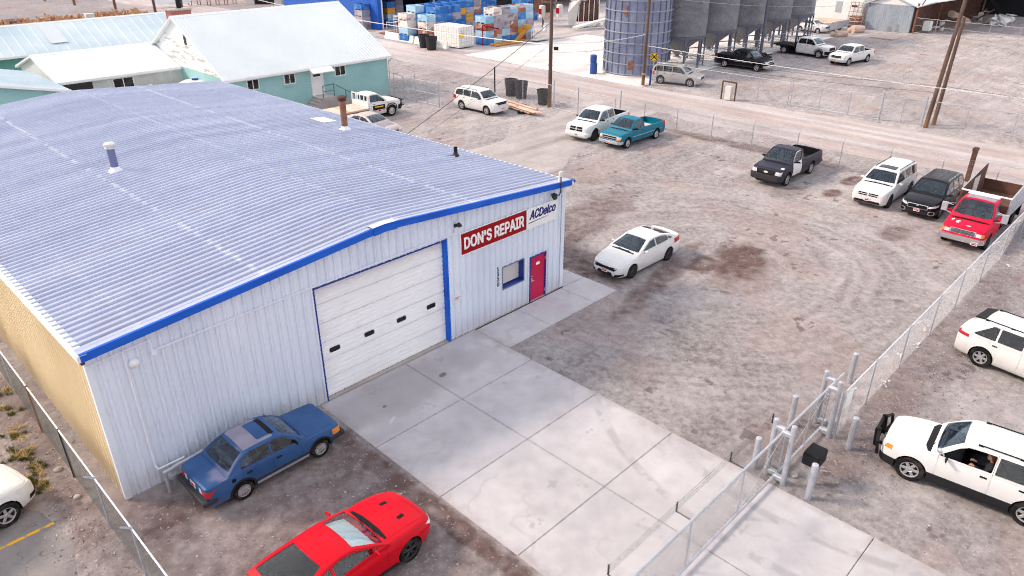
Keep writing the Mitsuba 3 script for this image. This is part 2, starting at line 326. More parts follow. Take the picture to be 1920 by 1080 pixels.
def crate_mat(key, a, b, scuff, k):
    def col(p, n, uv, a=a, b=b, scuff=scuff, k=k):
        c = mix(a, b, cell_rand(p.x * 0.7 + k, p.y * 0.55, p.z / 0.84))
        s = fbm(p.x * 1.6 + k, p.y * 1.6, p.z * 2.2, octaves=4)
        return mix(c, scuff, 0.8 * smoothstep(0.54, 0.66, s))
    bs(key, proc(col), 0.75)
crate_mat('m_crate_blue', (0.015, 0.11, 0.42), (0.05, 0.24, 0.62), (0.16, 0.30, 0.55), 1.0)
crate_mat('m_crate_pale', (0.22, 0.46, 0.68), (0.40, 0.62, 0.78), (0.62, 0.66, 0.70), 2.0)
crate_mat('m_crate_grey', (0.30, 0.29, 0.37), (0.46, 0.43, 0.48), (0.24, 0.15, 0.13), 3.0)
crate_mat('m_crate_white', (0.66, 0.62, 0.60), (0.80, 0.77, 0.75), (0.45, 0.22, 0.18), 4.0)
crate_mat('m_crate_rust', (0.24, 0.07, 0.05), (0.42, 0.20, 0.15), (0.66, 0.58, 0.54), 5.0)
crate_mat('m_crate_orange', (0.62, 0.27, 0.02), (0.74, 0.38, 0.05), (0.48, 0.24, 0.06), 6.0)
bs('m_shed_blue', (0.01, 0.10, 0.48), 0.5)
bs('m_dark_inside', (0.018, 0.018, 0.024), 0.9)
bs('m_shed_grey', proc(lambda p, n, uv: mix(mix((0.27, 0.32, 0.40), (0.46, 0.51, 0.58), fbm(p.y * 2.2, p.z * 0.5, 1.0, octaves=4)), (0.20, 0.17, 0.17), 0.5 * smoothstep(0.62, 0.72, fbm(p.y * 0.9, p.z * 0.6, 4.0)))), 0.6, metal=0.3)
def silo_col(p, n, uv):
    a = fbm(p.x * 1.1, p.y * 1.1, p.z * 0.6, octaves=4)
    b = fbm(p.x * 3.0, p.y * 3.0, p.z * 0.22)
    return mix((0.12, 0.145, 0.26), (0.36, 0.395, 0.54), dr.clip(0.5 + 1.0 * (a - 0.5) + 0.25 * (b - 0.5), 0, 1))
bs('m_silo', proc(silo_col), 0.45, metal=0.55)
bs('m_hopper', proc(lambda p, n, uv: mix((0.17, 0.17, 0.188), (0.35, 0.345, 0.375), dr.clip(fbm(p.x * 1.0, p.y * 1.0, p.z * 1.3, octaves=4), 0, 1))), 0.5, metal=0.5)
bs('m_hopper_leg', (0.13, 0.14, 0.19), 0.6, metal=0.2)
bs('m_band', (0.34, 0.36, 0.43), 0.5, metal=0.3)
bs('m_brush', proc(lambda p, n, uv: mix((0.38, 0.18, 0.08), (0.75, 0.52, 0.34), cell_rand(p.x * 2.5, p.y * 2.5, p.z * 3))), 0.95, spec=0.1)
bs('m_weed', proc(lambda p, n, uv: mix((0.05, 0.075, 0.012), (0.20, 0.17, 0.05), cell_rand(p.x * 9, p.y * 9, p.z * 9))), 0.9, spec=0.1)
bs('m_straw', (0.62, 0.48, 0.25), 0.9)
bs('m_orange_steel', proc(lambda p, n, uv: mix((0.45, 0.20, 0.04), (0.72, 0.36, 0.07), fbm(p.x * 3, p.y * 3, p.z * 3))), 0.7)
bs('m_yellow_sign', (0.85, 0.50, 0.01), 0.4)
bs('m_brick', (0.34, 0.12, 0.09), 0.9)
# vehicles
def paint(key, c, rough=0.28, metal=0.0, dust=0.35, coat=0.9, spec=0.5):
    def col(p, n, uv, c=c, dust=dust):
        s = fbm(p.x * 1.7, p.y * 1.7, p.z * 2.5, octaves=4)
        low = smoothstep(0.75, 0.15, p.z + 0.5 * (s - 0.5)) * dust
        return mix(c, (0.34, 0.28, 0.265), dr.clip(low + 0.10 * smoothstep(0.5, 0.8, s) * dust, 0, 1))
    bs(key, proc(col), rough, metal=metal, coat=coat, spec=spec)
paint('m_car_white', (0.70, 0.70, 0.71), dust=0.35)
paint('m_car_black', (0.005, 0.004, 0.010), 0.22, dust=0.10, coat=0.15, spec=0.3)
paint('m_car_red', (0.60, 0.0, 0.012), 0.30, dust=0.02, coat=0.10, spec=0.22)
paint('m_truck_red', (0.56, 0.0, 0.035), 0.4, dust=0.10, coat=0.1, spec=0.25)
paint('m_car_teal', (0.0, 0.15, 0.24), 0.35, dust=0.15, coat=0.2, spec=0.25)
paint('m_car_navy', (0.016, 0.016, 0.036), 0.38, metal=0.1, dust=0.25, coat=0.2, spec=0.3)
paint('m_car_silver', (0.50, 0.48, 0.47), 0.35, metal=0.4, dust=0.3)
paint('m_car_tan', (0.52, 0.44, 0.42), 0.4, metal=0.2, dust=0.3)
def fade_col(p, n, uv):
    s = fbm(p.x * 2.2, p.y * 2.2, p.z * 1.5, octaves=4)
    c = mix((0.014, 0.062, 0.195), (0.045, 0.125, 0.30), s)
    up = smoothstep(0.9, 0.97, n.z)
    patch = ell(p, 2.05, -1.95, 0.60, 0.40, 0.2, 0.35, 3.0) * smoothstep(0.5, 0.9, n.z)
    c = mix(c, (0.30, 0.29, 0.42), 0.75 * patch)
    return mix(c, (0.27, 0.22, 0.22), 0.35 * smoothstep(0.6, 0.15, p.z + 0.4 * (s - 0.5)))
bs('m_car_blue', proc(fade_col), 0.35, metal=0.15, coat=0.15, spec=0.3)
bs('m_faded_roof', proc(lambda p, n, uv: mix((0.22, 0.20, 0.28), (0.36, 0.33, 0.40), fbm(p.x * 3, p.y * 3, 1.0, octaves=4))), 0.5, metal=0.2)
bs('m_chrome', (0.75, 0.75, 0.77), 0.18, metal=0.95)
bs('m_rim', (0.55, 0.55, 0.57), 0.35, metal=0.7)
bs('m_rim_dark', (0.06, 0.06, 0.065), 0.35, metal=0.5)
bs('m_lamp', (0.72, 0.74, 0.78), 0.12, metal=0.25, coat=1.0)
bs('m_tail', (0.42, 0.008, 0.016), 0.15, coat=1.0)
bs('m_amber', (0.75, 0.24, 0.02), 0.2, coat=1.0)
bs('m_interior', (0.022, 0.022, 0.026), 0.9, spec=0.1)
bs('m_seat_grey', (0.26, 0.25, 0.24), 0.9)
bs('m_seat_dark', (0.025, 0.025, 0.03), 0.9, spec=0.1)
bs('m_sunshade', (0.72, 0.80, 0.82), 0.25, metal=0.5)
bs('m_skin', (0.55, 0.30, 0.22), 0.5)
bs('m_hair', (0.16, 0.045, 0.02), 0.6)
bs('m_shirt', (0.02, 0.018, 0.028), 0.9)
bs('m_jeans', (0.03, 0.045, 0.12), 0.9)
bs('m_blue_drum', (0.02, 0.07, 0.30), 0.5)
bs('m_litter', (0.75, 0.74, 0.73), 0.7)
bs('m_block', proc(lambda p, n, uv: mix((0.28, 0.24, 0.23), (0.50, 0.45, 0.44), fbm(p.x * 2, p.y * 2, p.z * 2, octaves=4))), 0.9)
scene['m_glass'] = {'type': 'thindielectric', 'int_ior': 1.55, 'specular_reflectance': {'type': 'rgb', 'value': [0.72, 0.86, 1.0]}, 'specular_transmittance': {'type': 'rgb', 'value': [0.36, 0.44, 0.48]}}
scene['m_glass_side'] = {'type': 'thindielectric', 'int_ior': 1.55, 'specular_reflectance': {'type': 'rgb', 'value': [0.75, 0.87, 1.0]}, 'specular_transmittance': {'type': 'rgb', 'value': [0.20, 0.24, 0.27]}}
scene['m_glass_clear'] = {'type': 'thindielectric', 'int_ior': 1.5, 'specular_transmittance': {'type': 'rgb', 'value': [0.85, 0.92, 0.92]}}
scene['m_glass_dark'] = {'type': 'thindielectric', 'int_ior': 1.55, 'specular_transmittance': {'type': 'rgb', 'value': [0.035, 0.04, 0.05]}}
bs('m_pane', (0.008, 0.009, 0.012), 0.08, spec=0.4)
# ---------------------------------------------------------------- ground, roads, slabs
structure('ground', grid_mesh(np.stack([*np.meshgrid(np.linspace(-300, 700, 41), np.linspace(-300, 700, 41)), np.zeros((41, 41))], -1)), 'm_ground')

def ribbon(name, left, right, z, mat):
    """A sheet with ragged edges between two polylines."""
    left, right = np.asarray(left, float), np.asarray(right, float)
    n = 90
    def res(a):
        s = np.r_[0, np.cumsum(np.hypot(*np.diff(a, axis=0).T))]
        t = np.linspace(0, s[-1], n)
        q = np.stack([np.interp(t, s, a[:, 0]), np.interp(t, s, a[:, 1])], 1)
        return q
    l, r = res(left), res(right)
    w = (meshkit.fbm(np.c_[l * 0.35, np.zeros(n)], 3) - 0.5)[:, None]; w2 = (meshkit.fbm(np.c_[r * 0.35, np.ones(n) * 5], 3) - 0.5)[:, None]
    d = (r - l) / np.maximum(np.linalg.norm(r - l, axis=1, keepdims=True), 1e-6)
    l, r = l + d * w * 1.6, r + d * w2 * 1.6
    P = np.stack([np.c_[l, np.full(n, z)], np.c_[r, np.full(n, z)]], 0)
    v, f = grid_mesh(P)
    nz = np.cross(v[f[0, 1]] - v[f[0, 0]], v[f[0, 2]] - v[f[0, 0]])[2]
    structure(name, (v, f if nz > 0 else f[:, ::-1]), mat)

ribbon('gravel_road', [(46.6, -60), (46.9, -10), (47.2, 8), (47.4, 30), (47.8, 60), (48, 140)], [(56.6, -60), (56.4, 0), (55.2, 14), (54.4, 30), (55.2, 52), (57.5, 140)], 0.004, 'm_road')
ribbon('gravel_lane', [(22, 17.4), (30, 17.9), (36, 18.8), (42.5, 20.6), (47.6, 22.0)], [(22, 9.0), (29, 10.4), (35, 12.8), (42.5, 16.2), (47.6, 15.0)], 0.008, 'm_lane')
ribbon('asphalt_lot', [(-1.75, -12), (-1.7, -2), (-1.75, 1.2), (-2.4, 3), (-2.5, 12)], [(-30, -12), (-30, -2), (-30, 1.2), (-30, 3), (-30, 12)], 0.004, 'm_asphalt')
def strip(name, a, b, w, z, mat):
    a, b = np.asarray(a, float), np.asarray(b, float); d = (b - a) / np.linalg.norm(b - a); nrm = np.array([-d[1], d[0]]) * w / 2
    structure(name, (np.array([[*(a - nrm), z], [*(b - nrm), z], [*(b + nrm), z], [*(a + nrm), z]]), np.array([[0, 1, 2], [0, 2, 3]])), mat)
for y0 in (0.50, -2.28):
    strip('parking_line', (-7.2, y0), (-1.72 + (0.2 if y0 < 0 else 0), y0), 0.11, 0.009, 'm_yellow_line')
strip('concrete_yard', (54.8, 39.6), (77, 39.6), 14.2, 0.004, 'm_pad')
strip('shed_apron', (56.5, 58.0), (116, 58.0), 22.4, 0.006, 'm_lane')
strip('machine_apron', (77.1, 39.6), (116, 39.6), 14.2, 0.005, 'm_lane')
strip('silo_slab', (54.6, 27.2), (98, 27.2), 10.5, 0.012, 'm_pad')

# driveway and walk: every slab a piece of its own, joints recessed
def slab(parent, x0, x1, y0, y1, top=0.012):
    g, b = 0.010, 0.006
    m = MB().rbox((x0 + g, y0 + g, -0.10), (x1 - g, y1 - g, top), b)
    part(parent, 'slab', m.mesh(), 'm_concrete')
drv = 'driveway'; labels[drv] = {'kind': 'structure'}
put(drv + '__joint_bed', (MB().box((6.17, -24.9, -0.05), (13.07, -0.03, 0.0015))).mesh(), 'm_joint')
ys = [-0.03, -3.10, -6.11, -9.12, -12.3, -15.32, -18.4, -21.5, -24.9]
for a, b in zip(ys[1:], ys[:-1]):
    for x0, x1 in ((6.14, 9.68), (9.68, 13.10)):
        slab(drv, x0, x1, a, b)
wlk = 'entry_walk'; labels[wlk] = {'kind': 'structure'}
put(wlk + '__joint_bed', (MB().box((13.13, -1.92, -0.05), (19.66, -0.03, 0.0015)).box((18.36, -0.03, -0.05), (19.66, 3.0, 0.0014))).mesh(), 'm_joint')
for x0, x1 in ((13.10, 15.45), (15.45, 18.15), (18.15, 19.70)):
    slab(wlk, x0, x1, -1.96, -0.10, 0.016)
slab(wlk, 18.33, 19.68, -0.10, 1.35, 0.016); slab(wlk, 18.33, 19.66, 1.35, 3.0, 0.016)

# loose stones: along the fences and over the near yard
def scatter(n, fn, smin, smax, key, mat):
    base = trimesh.creation.icosphere(subdivisions=0)
    V, F = np.array(base.vertices), np.array(base.faces)
    xy = fn(n); s = smin + (smax - smin) * rng.random(len(xy)) ** 2.5
    vs, fs = [], []
    for k, (q, r) in enumerate(zip(xy, s)):
        v = V * r * (0.6 + 0.8 * rng.random(3)) * (1 + 0.35 * (rng.random((12, 1)) - 0.5))
        v[:, 2] *= 0.7
        vs.append(v + [q[0], q[1], r * 0.25]); fs.append(F + 12 * k)
    labels[key] = {'kind': 'stuff', 'label': 'loose grey gravel stones strewn along the fences', 'category': 'gravel'}
    put(key, (np.vstack(vs), np.vstack(fs)), mat)
def stones(n):
    a = np.c_[rng.uniform(14, 42, n // 2), -13.9 + rng.normal(0, 0.9, n // 2)]
    b = np.c_[-1.35 + rng.normal(0, 0.42, n // 5), rng.uniform(-8, 11, n // 5)]
    c = np.c_[rng.uniform(-0.6, 6.1, n // 9), rng.uniform(-9.5, -0.9, n // 9)]
    d = np.c_[rng.uniform(13.2, 30, n // 5), rng.uniform(-22, -12, n // 5)]
    return np.vstack([a, b, c, d])
scatter(9000, stones, 0.010, 0.036, 'loose_gravel', 'm_stone')

# weeds by the left fence: many small blades
def tuft(mb, c, r, n, h):
    for _ in range(n):
        a, q = rng.uniform(0, 6.283), r * math.sqrt(rng.random())
        b = np.array([c[0] + q * math.cos(a), c[1] + q * math.sin(a), 0.0])
        t = b + [rng.normal(0, h * 0.5), rng.normal(0, h * 0.5), h * rng.uniform(0.4, 1.0)]
        w = np.array([math.sin(a), -math.cos(a), 0]) * 0.012
        mb.raw([b - w, b + w, t], [[0, 1, 2]])
wd = MB(); stw = MB()
for x, y, r in ((-1.12, 6.9, 0.25), (-1.25, 5.5, 0.22), (-1.45, 4.4, 0.28), (-1.55, 4.05, 0.2), (-1.6, 2.7, 0.25), (-1.5, 2.3, 0.16), (-1.35, 3.2, 0.2), (-1.2, 8.3, 0.3)):
    for _ in range(7):
        q = rng.normal(0, r * 0.8, 2)
        tuft(wd, (x + q[0], y + q[1]), r * 0.4, 45, 0.13)
    for _ in range(3):
        q = rng.normal(0, r * 0.9, 2)
        tuft(stw, (x + q[0], y + q[1]), r * 0.5, 45, 0.17)
labels['weeds'] = {'kind': 'stuff', 'label': 'low green and yellow weeds growing beside the left fence', 'category': 'weeds'}
put('weeds', wd.mesh(), 'm_weed')
labels['dry_straw'] = {'kind': 'stuff', 'label': 'dry straw coloured tufts among the green weeds', 'category': 'grass'}
put('dry_straw', stw.mesh(), 'm_straw')
# dry brush field far back on the left
br = MB()
for _ in range(330):
    x, y = rng.uniform(14, 43), rng.uniform(103, 112)
    y += 0.05 * (x - 30)
    R = rng.uniform(0.5, 1.1)
    tuft_n = 26
    for _k in range(tuft_n):
        d = rng.normal(0, 1, 3); d[2] = abs(d[2]) * 0.9; d /= np.linalg.norm(d)
        c = np.array([x, y, 0.1]) + d * R * rng.uniform(0.35, 1.0)
        u = np.cross(d, rng.normal(0, 1, 3)); u /= np.linalg.norm(u)
        br.raw([c - u * 0.16, c + u * 0.16, c + d * 0.34], [[0, 1, 2]])
        br.raw([c - u * 0.12, c + u * 0.12, np.array([x, y, 0.0])], [[0, 1, 2]])
labels['dry_brush'] = {'kind': 'stuff', 'label': 'orange brown dry tumbleweed brush behind the long teal building', 'category': 'brush'}
put('dry_brush', br.mesh(), 'm_brush')

# ---------------------------------------------------------------- repair shop
bs('m_vent_blue', (0.16, 0.18, 0.32), 0.4, metal=0.4)
bs('m_pipe_paint', (0.78, 0.79, 0.83), 0.5)
W, D, HE, HR = 18.26, 30.4, 4.73, 5.50
shop = thing('repair_shop', 'pale blue metal repair shop with ribbed lilac roof and blue trim', 'building')
def gable(x): return HE + (HR - HE) * (1 - np.abs(np.asarray(x, float) - W / 2) / (W / 2))
def rib_profile(u0, u1, h, minor=0.005, pitch=0.305, groove=0.0):
    """Breakpoints (u, height) of ribbed sheet between u0 and u1; one main rib per pitch."""
    pts = []
    k = math.floor(u0 / pitch) - 1
    while k * pitch < u1 + pitch:
        c = k * pitch
        pts += [(c - 0.052 - groove, 0), (c - 0.050 - groove * .8, -groove * .9), (c - 0.047, -groove * .9), (c - 0.026, h), (c + 0.026, h), (c + 0.047, -groove * .9), (c + 0.050 + groove * .8, -groove * .9), (c + 0.052 + groove, 0)]
        for m in (0.105, 0.20):
            pts += [(c + m - 0.016, 0), (c + m, minor), (c + m + 0.016, 0)]
        k += 1
    us = np.array([p[0] for p in pts]); hs = np.array([p[1] for p in pts])
    inner = (us > u0 + 1e-6) & (us < u1 - 1e-6)
    u = np.r_[u0, us[inner], u1]
    return u, np.interp(u, us, hs)
GX0, GX1, GH = 6.47, 11.82, 4.20
openings = [(GX0, GX1, -1, GH), (14.65, 15.86, 1.20, 2.15), (16.22, 17.20, -1, 2.06)]
def wall_front(x0, x1):
    u, h = rib_profile(x0, x1, 0.040, groove=0.018)
    cuts = [o[k] for o in openings for k in (0, 1) if x0 < o[k] < x1]
    if cuts:
        uu = np.unique(np.r_[u, cuts]); h = np.interp(uu, u, h); u = uu
    mb = MB()
    for a, b, ha, hb in zip(u[:-1], u[1:], h[:-1], h[1:]):
        mid = (a + b) / 2
        spans = [(0.04, None)]
        for o in openings:
            if o[0] <= mid <= o[1]:
                spans = ([(0.04, o[2])] if o[2] > 0 else []) + [(o[3], None)]
        for z0, z1 in spans:
            za, zb = (gable(a), gable(b)) if z1 is None else (z1, z1)
            mb.quad((a, -ha, z0), (b, -hb, z0), (b, -hb, zb), (a, -ha, za))
    return mb
x = 0.0
while x < W - 0.01:
    x1 = min(x + 0.915, W)
    if W - x1 < 0.2: x1 = W
    part(shop, 'siding_panel', wall_front(x, x1).mesh(), 'm_siding')
    x = x1
# solid core behind the sheets (walls of the building, with the door bay left open)
core = MB()
core.box((0.06, 0.30, 0.0), (W - 0.06, D - 0.06, 4.45))
part(shop, 'frame_core', core.mesh(), 'm_dark_inside')
y = 0.0
while y < D - 0.01:
    y1 = min(y + 0.915, D)
    u, h = rib_profile(y, y1, 0.042, groove=0.018)
    P = np.stack([np.c_[-h, u, np.full_like(u, 0.05)], np.c_[-h, u, np.full_like(u, HE)]], 0)
    v, f = grid_mesh(P)
    part(shop, 'side_panel', (v, f[:, ::-1]), 'm_tan')
    P2 = np.stack([np.c_[W + h, u, np.full_like(u, 0.05)], np.c_[W + h, u, np.full_like(u, HE)]], 0)
    part(shop, 'far_side_panel', grid_mesh(P2), 'm_siding')
    y = y1
part(shop, 'back_wall', MB().poly([(0, 0), (W, 0), (W, HE), (W / 2, HR), (0, HE)], D - 0.05, D).mesh(), 'm_siding')
part(shop, 'corner_trim', MB().box((-0.045, -0.045, 0.04), (0.13, -0.033, HE)).box((-0.046, -0.044, 0.04), (-0.034, 0.13, HE)).mesh(), 'm_siding')
part(shop, 'corner_trim', MB().box((W - 0.16, -0.045, 0.04), (W + 0.045, -0.033, HE)).box((W + 0.033, -0.044, 0.04), (W + 0.046, 0.13, HE)).mesh(), 'm_siding')
part(shop, 'footing', MB().box((-0.02, -0.02, -0.1), (W + 0.02, 0.29, 0.045)).box((-0.02, 0.29, -0.1), (0.28, D, 0.045)).mesh(), 'm_block')

# roof: one entry per sheet
RE, RR = 4.86, 5.63
def roof_z(x):
    x = np.asarray(x, float)
    d = np.abs(x - W / 2)
    z = RR - (RR - RE) * d / (W / 2)
    k = 0.9
    return np.where(d < k, RR - (RR - RE) / (W / 2) * (d * d / (2 * k) + k / 2), z)
roof = shop + '__roof'
xs = np.r_[-0.12, 0.6, np.linspace(2, 7.4, 5), np.linspace(7.7, 10.6, 13), np.linspace(10.9, 16.3, 5), 17.6, W + 0.12]
labels[roof] = {'label': 'ribbed lilac grey metal roof'}
part(shop, 'roof', (MB().poly([(-0.1, RE - 0.20)] + [(q, float(roof_z(q)) - 0.05) for q in xs[1:-1]] + [(W + 0.1, RE - 0.20)], 0.05, D + 0.1)).mesh(), 'm_roof')
y = -0.26
k = 0
while y < D + 0.1:
    y1 = min(y + 0.915, D + 0.15)
    u, h = rib_profile(y, y1, 0.058, 0.006, groove=0.020)
    lift = 0.002 * (k % 2)
    P = np.stack([np.c_[np.full_like(u, q), u, float(roof_z(q)) + h + lift] for q in xs], 0)
    v, f = grid_mesh(P)
    part(roof, 'sheet', (v, f), 'm_roof')
    y, k = y1, k + 1
scr = MB()
for x0 in (1.4, 4.95, 9.75, 13.1, 16.6):
    for j in range(int((D + 0.2) / 0.305)):
        yy = j * 0.305 + 0.062 + rng.normal(0, 0.01)
        scr.cbox((x0 + rng.normal(0, 0.012), yy, float(roof_z(x0)) + 0.012), (0.05, 0.035, 0.016))
        if rng.random() < 0.8: scr.cbox((x0 + rng.normal(0, 0.012), yy + 0.18, float(roof_z(x0)) + 0.012), (0.045, 0.032, 0.014))
part(roof, 'screw_row', scr.mesh(), 'm_roof', kind='stuff')
# blue gable trim, ridge cap, eave trim and gutter
for s in (0, 1):
    xa, xb = (-0.14, W / 2 - 0.42) if s == 0 else (W / 2 + 0.42, W + 0.14)
    za, zb = float(roof_z(xa)), float(roof_z(xb))
    part(shop, 'gable_trim', MB().poly([(xa, za - 0.155), (xb, zb - 0.155), (xb, zb + 0.05), (xa, za + 0.05)], -0.30, -0.262).poly([(xa, za + 0.046), (xb, zb + 0.046), (xb, zb + 0.056), (xa, za + 0.056)], -0.31, -0.22).poly([(xa, za - 0.18), (xb, zb - 0.18), (xb, zb - 0.158), (xa, za - 0.158)], -0.285, -0.0).mesh(), 'm_blue_trim')
zc = float(roof_z(W / 2 - 0.45))
part(shop, 'ridge_trim', MB().poly([(W / 2 - 0.46, zc - 0.20), (W / 2, zc - 0.165), (W / 2 + 0.46, zc - 0.20), (W / 2 + 0.46, zc + 0.075), (W / 2, zc + 0.10), (W / 2 - 0.46, zc + 0.075)], -0.325, -0.303).mesh(), 'm_blue_trim')
part(shop, 'ridge_flashing', MB().poly([(W / 2 - 0.46, zc + 0.06), (W / 2, zc + 0.085), (W / 2 + 0.46, zc + 0.06), (W / 2 + 0.46, zc + 0.072), (W / 2, zc + 0.097), (W / 2 - 0.46, zc + 0.072)], -0.30, -0.04).mesh(), 'm_white')
part(shop, 'rake_flashing', MB().poly([(-0.14, RE + 0.02), (W / 2 - 0.5, float(roof_z(W / 2 - 0.5)) + 0.02), (W / 2 - 0.5, float(roof_z(W / 2 - 0.5)) + 0.043), (-0.14, RE + 0.043)], -0.255, 0.10).poly([(W + 0.14, RE + 0.02), (W + 0.14, RE + 0.043), (W / 2 + 0.5, float(roof_z(W / 2 - 0.5)) + 0.043), (W / 2 + 0.5, float(roof_z(W / 2 - 0.5)) + 0.02)], -0.255, 0.10).mesh(), 'm_roof')
part(shop, 'eave_trim', MB().box((-0.20, -0.31, RE - 0.16), (-0.13, D + 0.15, RE + 0.012)).box((-0.20, -0.31, RE + 0.012), (0.04, D + 0.15, RE + 0.022)).mesh(), 'm_white')
part(shop, 'eave_trim', MB().box((W + 0.13, -0.31, RE - 0.16), (W + 0.20, D + 0.15, RE - 0.01)).mesh(), 'm_white')
part(shop, 'soffit_edge', MB().box((-0.13, -0.2, RE - 0.30), (-0.035, D + 0.1, RE - 0.165)).mesh(), 'm_rust_dark')
part(shop, 'gutter_end', MB().box((W + 0.15, -0.28, RE - 0.10), (W + 0.36, -0.08, RE - 0.0)).mesh(), 'm_blue_dark')

# garage door: sections, slots, jambs
gd = shop + '__garage_door'
labels[gd] = {'label': 'white sectional garage door with four black slots'}
part(shop, 'garage_door', MB().box((GX0 - 0.02, 0.20, 0.0), (GX1 + 0.02, 0.26, GH + 0.1)).mesh(), 'm_galv')
for k in range(6):
    z0, z1 = k * 0.70 + 0.014, (k + 1) * 0.70 - 0.010
    prof = [(z0 + 0.004, -0.012), (z0 + 0.010, 0.014)]
    for j in range(4):
        a = z0 + 0.03 + j * 0.168
        prof += [(a, 0.010), (a + 0.008, 0.030), (a + 0.130, 0.030), (a + 0.138, 0.010)]
    prof += [(z1 - 0.010, 0.014), (z1 - 0.004, -0.012)]
    P = np.stack([[(GX0 + 0.02, 0.185 - d, z) for z, d in prof], [(GX1 - 0.02, 0.185 - d, z) for z, d in prof]], 0)
    v, f = grid_mesh(P)
    m = MB().raw(v, f[:, ::-1]).box((GX0 + 0.02, 0.184, z0), (GX1 - 0.02, 0.199, z1))
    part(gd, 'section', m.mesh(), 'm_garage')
for xc in (7.05, 8.43, 9.80, 11.16):
    pts = Polygon(sbox(xc - 0.145, 1.705, xc + 0.145, 1.775)).buffer(0.05, quad_segs=3)
    part(gd, 'slot_window', MB().poly(pts, 0.135, 0.170).mesh(), 'm_pane')
part(gd, 'bottom_seal', MB().box((GX0 + 0.02, 0.150, 0.013), (GX1 - 0.02, 0.186, 0.055)).mesh(), 'm_black')
part(shop, 'door_jamb', MB().box((GX1 - 0.001, -0.052, 0.0), (GX1 + 0.075, 0.0, GH + 0.06)).box((GX1 - 0.02, -0.036, 0.0), (GX1 + 0.004, 0.20, GH)).mesh(), 'm_blue_trim')
part(shop, 'door_jamb', MB().box((GX0 - 0.03, -0.050, 0.0), (GX0 + 0.001, 0.0, GH + 0.06)).box((GX0 - 0.004, -0.036, 0.0), (GX0 + 0.02, 0.20, GH)).mesh(), 'm_blue_dark')
part(shop, 'door_header', MB().box((GX0 - 0.03, -0.050, GH + 0.003), (GX1 + 0.075, 0.0, GH + 0.03)).box((GX0, -0.034, GH - 0.03), (GX1, 0.20, GH + 0.002)).mesh(), 'm_blue_dark')
part(shop, 'door_flashing', MB().box((GX0 - 0.3, -0.05, GH + 0.052), (GX1 + 0.35, -0.02, GH + 0.075)).mesh(), 'm_siding')

# office door and window
od = shop + '__office_door'
part(shop, 'office_door', MB().rbox((16.27, -0.005, 0.05), (17.15, 0.045, 2.02), 0.004).mesh(), 'm_red_door', label='red steel entry door')
part(od, 'frame', MB().box((16.225, -0.055, 0.03), (16.262, 0.08, 2.07)).box((17.158, -0.055, 0.03), (17.20, 0.08, 2.07)).box((16.262, -0.055, 2.028), (17.158, 0.08, 2.07)).mesh(), 'm_blue_dark')
part(od, 'threshold', MB().box((16.262, -0.06, 0.02), (17.158, 0.08, 0.045)).mesh(), 'm_galv')
part(od, 'handle', MB().tube((16.36, -0.01, 0.98), (16.36, -0.075, 0.98), 0.014).tube((16.36, -0.07, 0.98), (16.47, -0.07, 0.98), 0.012).cbox((16.36, -0.012, 1.0), (0.055, 0.02, 0.18)).tube((16.36, -0.01, 1.18), (16.36, -0.035, 1.18), 0.03).mesh(), 'm_chrome')
part(od, 'door_plate', MB().box((16.62, -0.012, 1.60), (16.84, -0.004, 1.72)).mesh(), 'm_sign_white', label='small white sign plate')
part(od, 'hinge', MB().tube((17.152, -0.03, 1.72), (17.152, -0.03, 1.84), 0.016).mesh(), 'm_galv')
part(od, 'hinge', MB().tube((17.152, -0.03, 0.25), (17.152, -0.03, 0.37), 0.016).mesh(), 'm_galv')
wn = shop + '__window'
part(shop, 'window', MB().box((14.66, 0.262, 1.20), (15.86, 0.275, 2.15)).mesh(), 'm_pane', label='office window with pale blind')
part(wn, 'frame', MB().box((14.625, -0.055, 1.175), (14.655, 0.0, 2.175)).box((15.855, -0.055, 1.175), (15.885, 0.0, 2.175)).box((14.655, -0.055, 1.175), (15.855, 0.0, 1.205)).box((14.655, -0.055, 2.145), (15.855, 0.0, 2.175)).mesh(), 'm_vent_blue')
part(wn, 'reveal', MB().box((14.64, 0.0, 1.19), (14.66, 0.28, 2.16)).box((15.84, 0.0, 1.19), (15.87, 0.28, 2.16)).box((14.66, 0.0, 1.19), (15.84, 0.28, 1.21)).box((14.66, 0.0, 2.14), (15.84, 0.28, 2.16)).mesh(), 'm_blue_dark')
part(wn, 'blind', MB().box((14.67, 0.23, 1.26), (15.83, 0.245, 2.135)).mesh(), 'm_offwhite')

# signs, numbers, lamps, pipes
sg = thing('repair_sign', "dark red sign board reading DON'S REPAIR in white capitals", 'sign')
part(sg, 'board', MB().rbox((12.52, -0.085, 3.40), (15.93, -0.055, 4.22), 0.006).mesh(), 'm_sign_red')
part(sg, 'border', MB().box((12.49, -0.08, 3.365), (15.93, -0.05, 3.40)).box((12.49, -0.08, 4.22), (15.93, -0.05, 4.25)).box((12.485, -0.081, 3.365), (12.52, -0.05, 4.25)).mesh(), 'm_sign_white')
tm = MB().text("DON'S REPAIR", 0.43, (0, -0.085, 3.60), bold=True)
v, f = tm.mesh(); w0 = v[:, 0].max() - v[:, 0].min(); v[:, 0] = 12.66 + (v[:, 0] - v[:, 0].min()) * (3.13 / w0)
lt_ = MB()
for k_, (dx_, dz_) in enumerate(((-.011, 0), (.011, 0), (0, .009), (0, -.009))): lt_.raw(v + [dx_, -.001 * k_, dz_], f)
part(sg, 'lettering', lt_.mesh(), 'm_sign_white')
s2 = thing('parts_sign', 'white sign board reading ACDelco in slanted navy letters', 'sign')
part(s2, 'board', MB().rbox((15.955, -0.085, 3.355), (17.75, -0.055, 4.22), 0.006).mesh(), 'm_sign_white')
tm = MB().text('ACDelco', 0.34, (0, -0.085, 3.76), bold=True, shear=0.28)
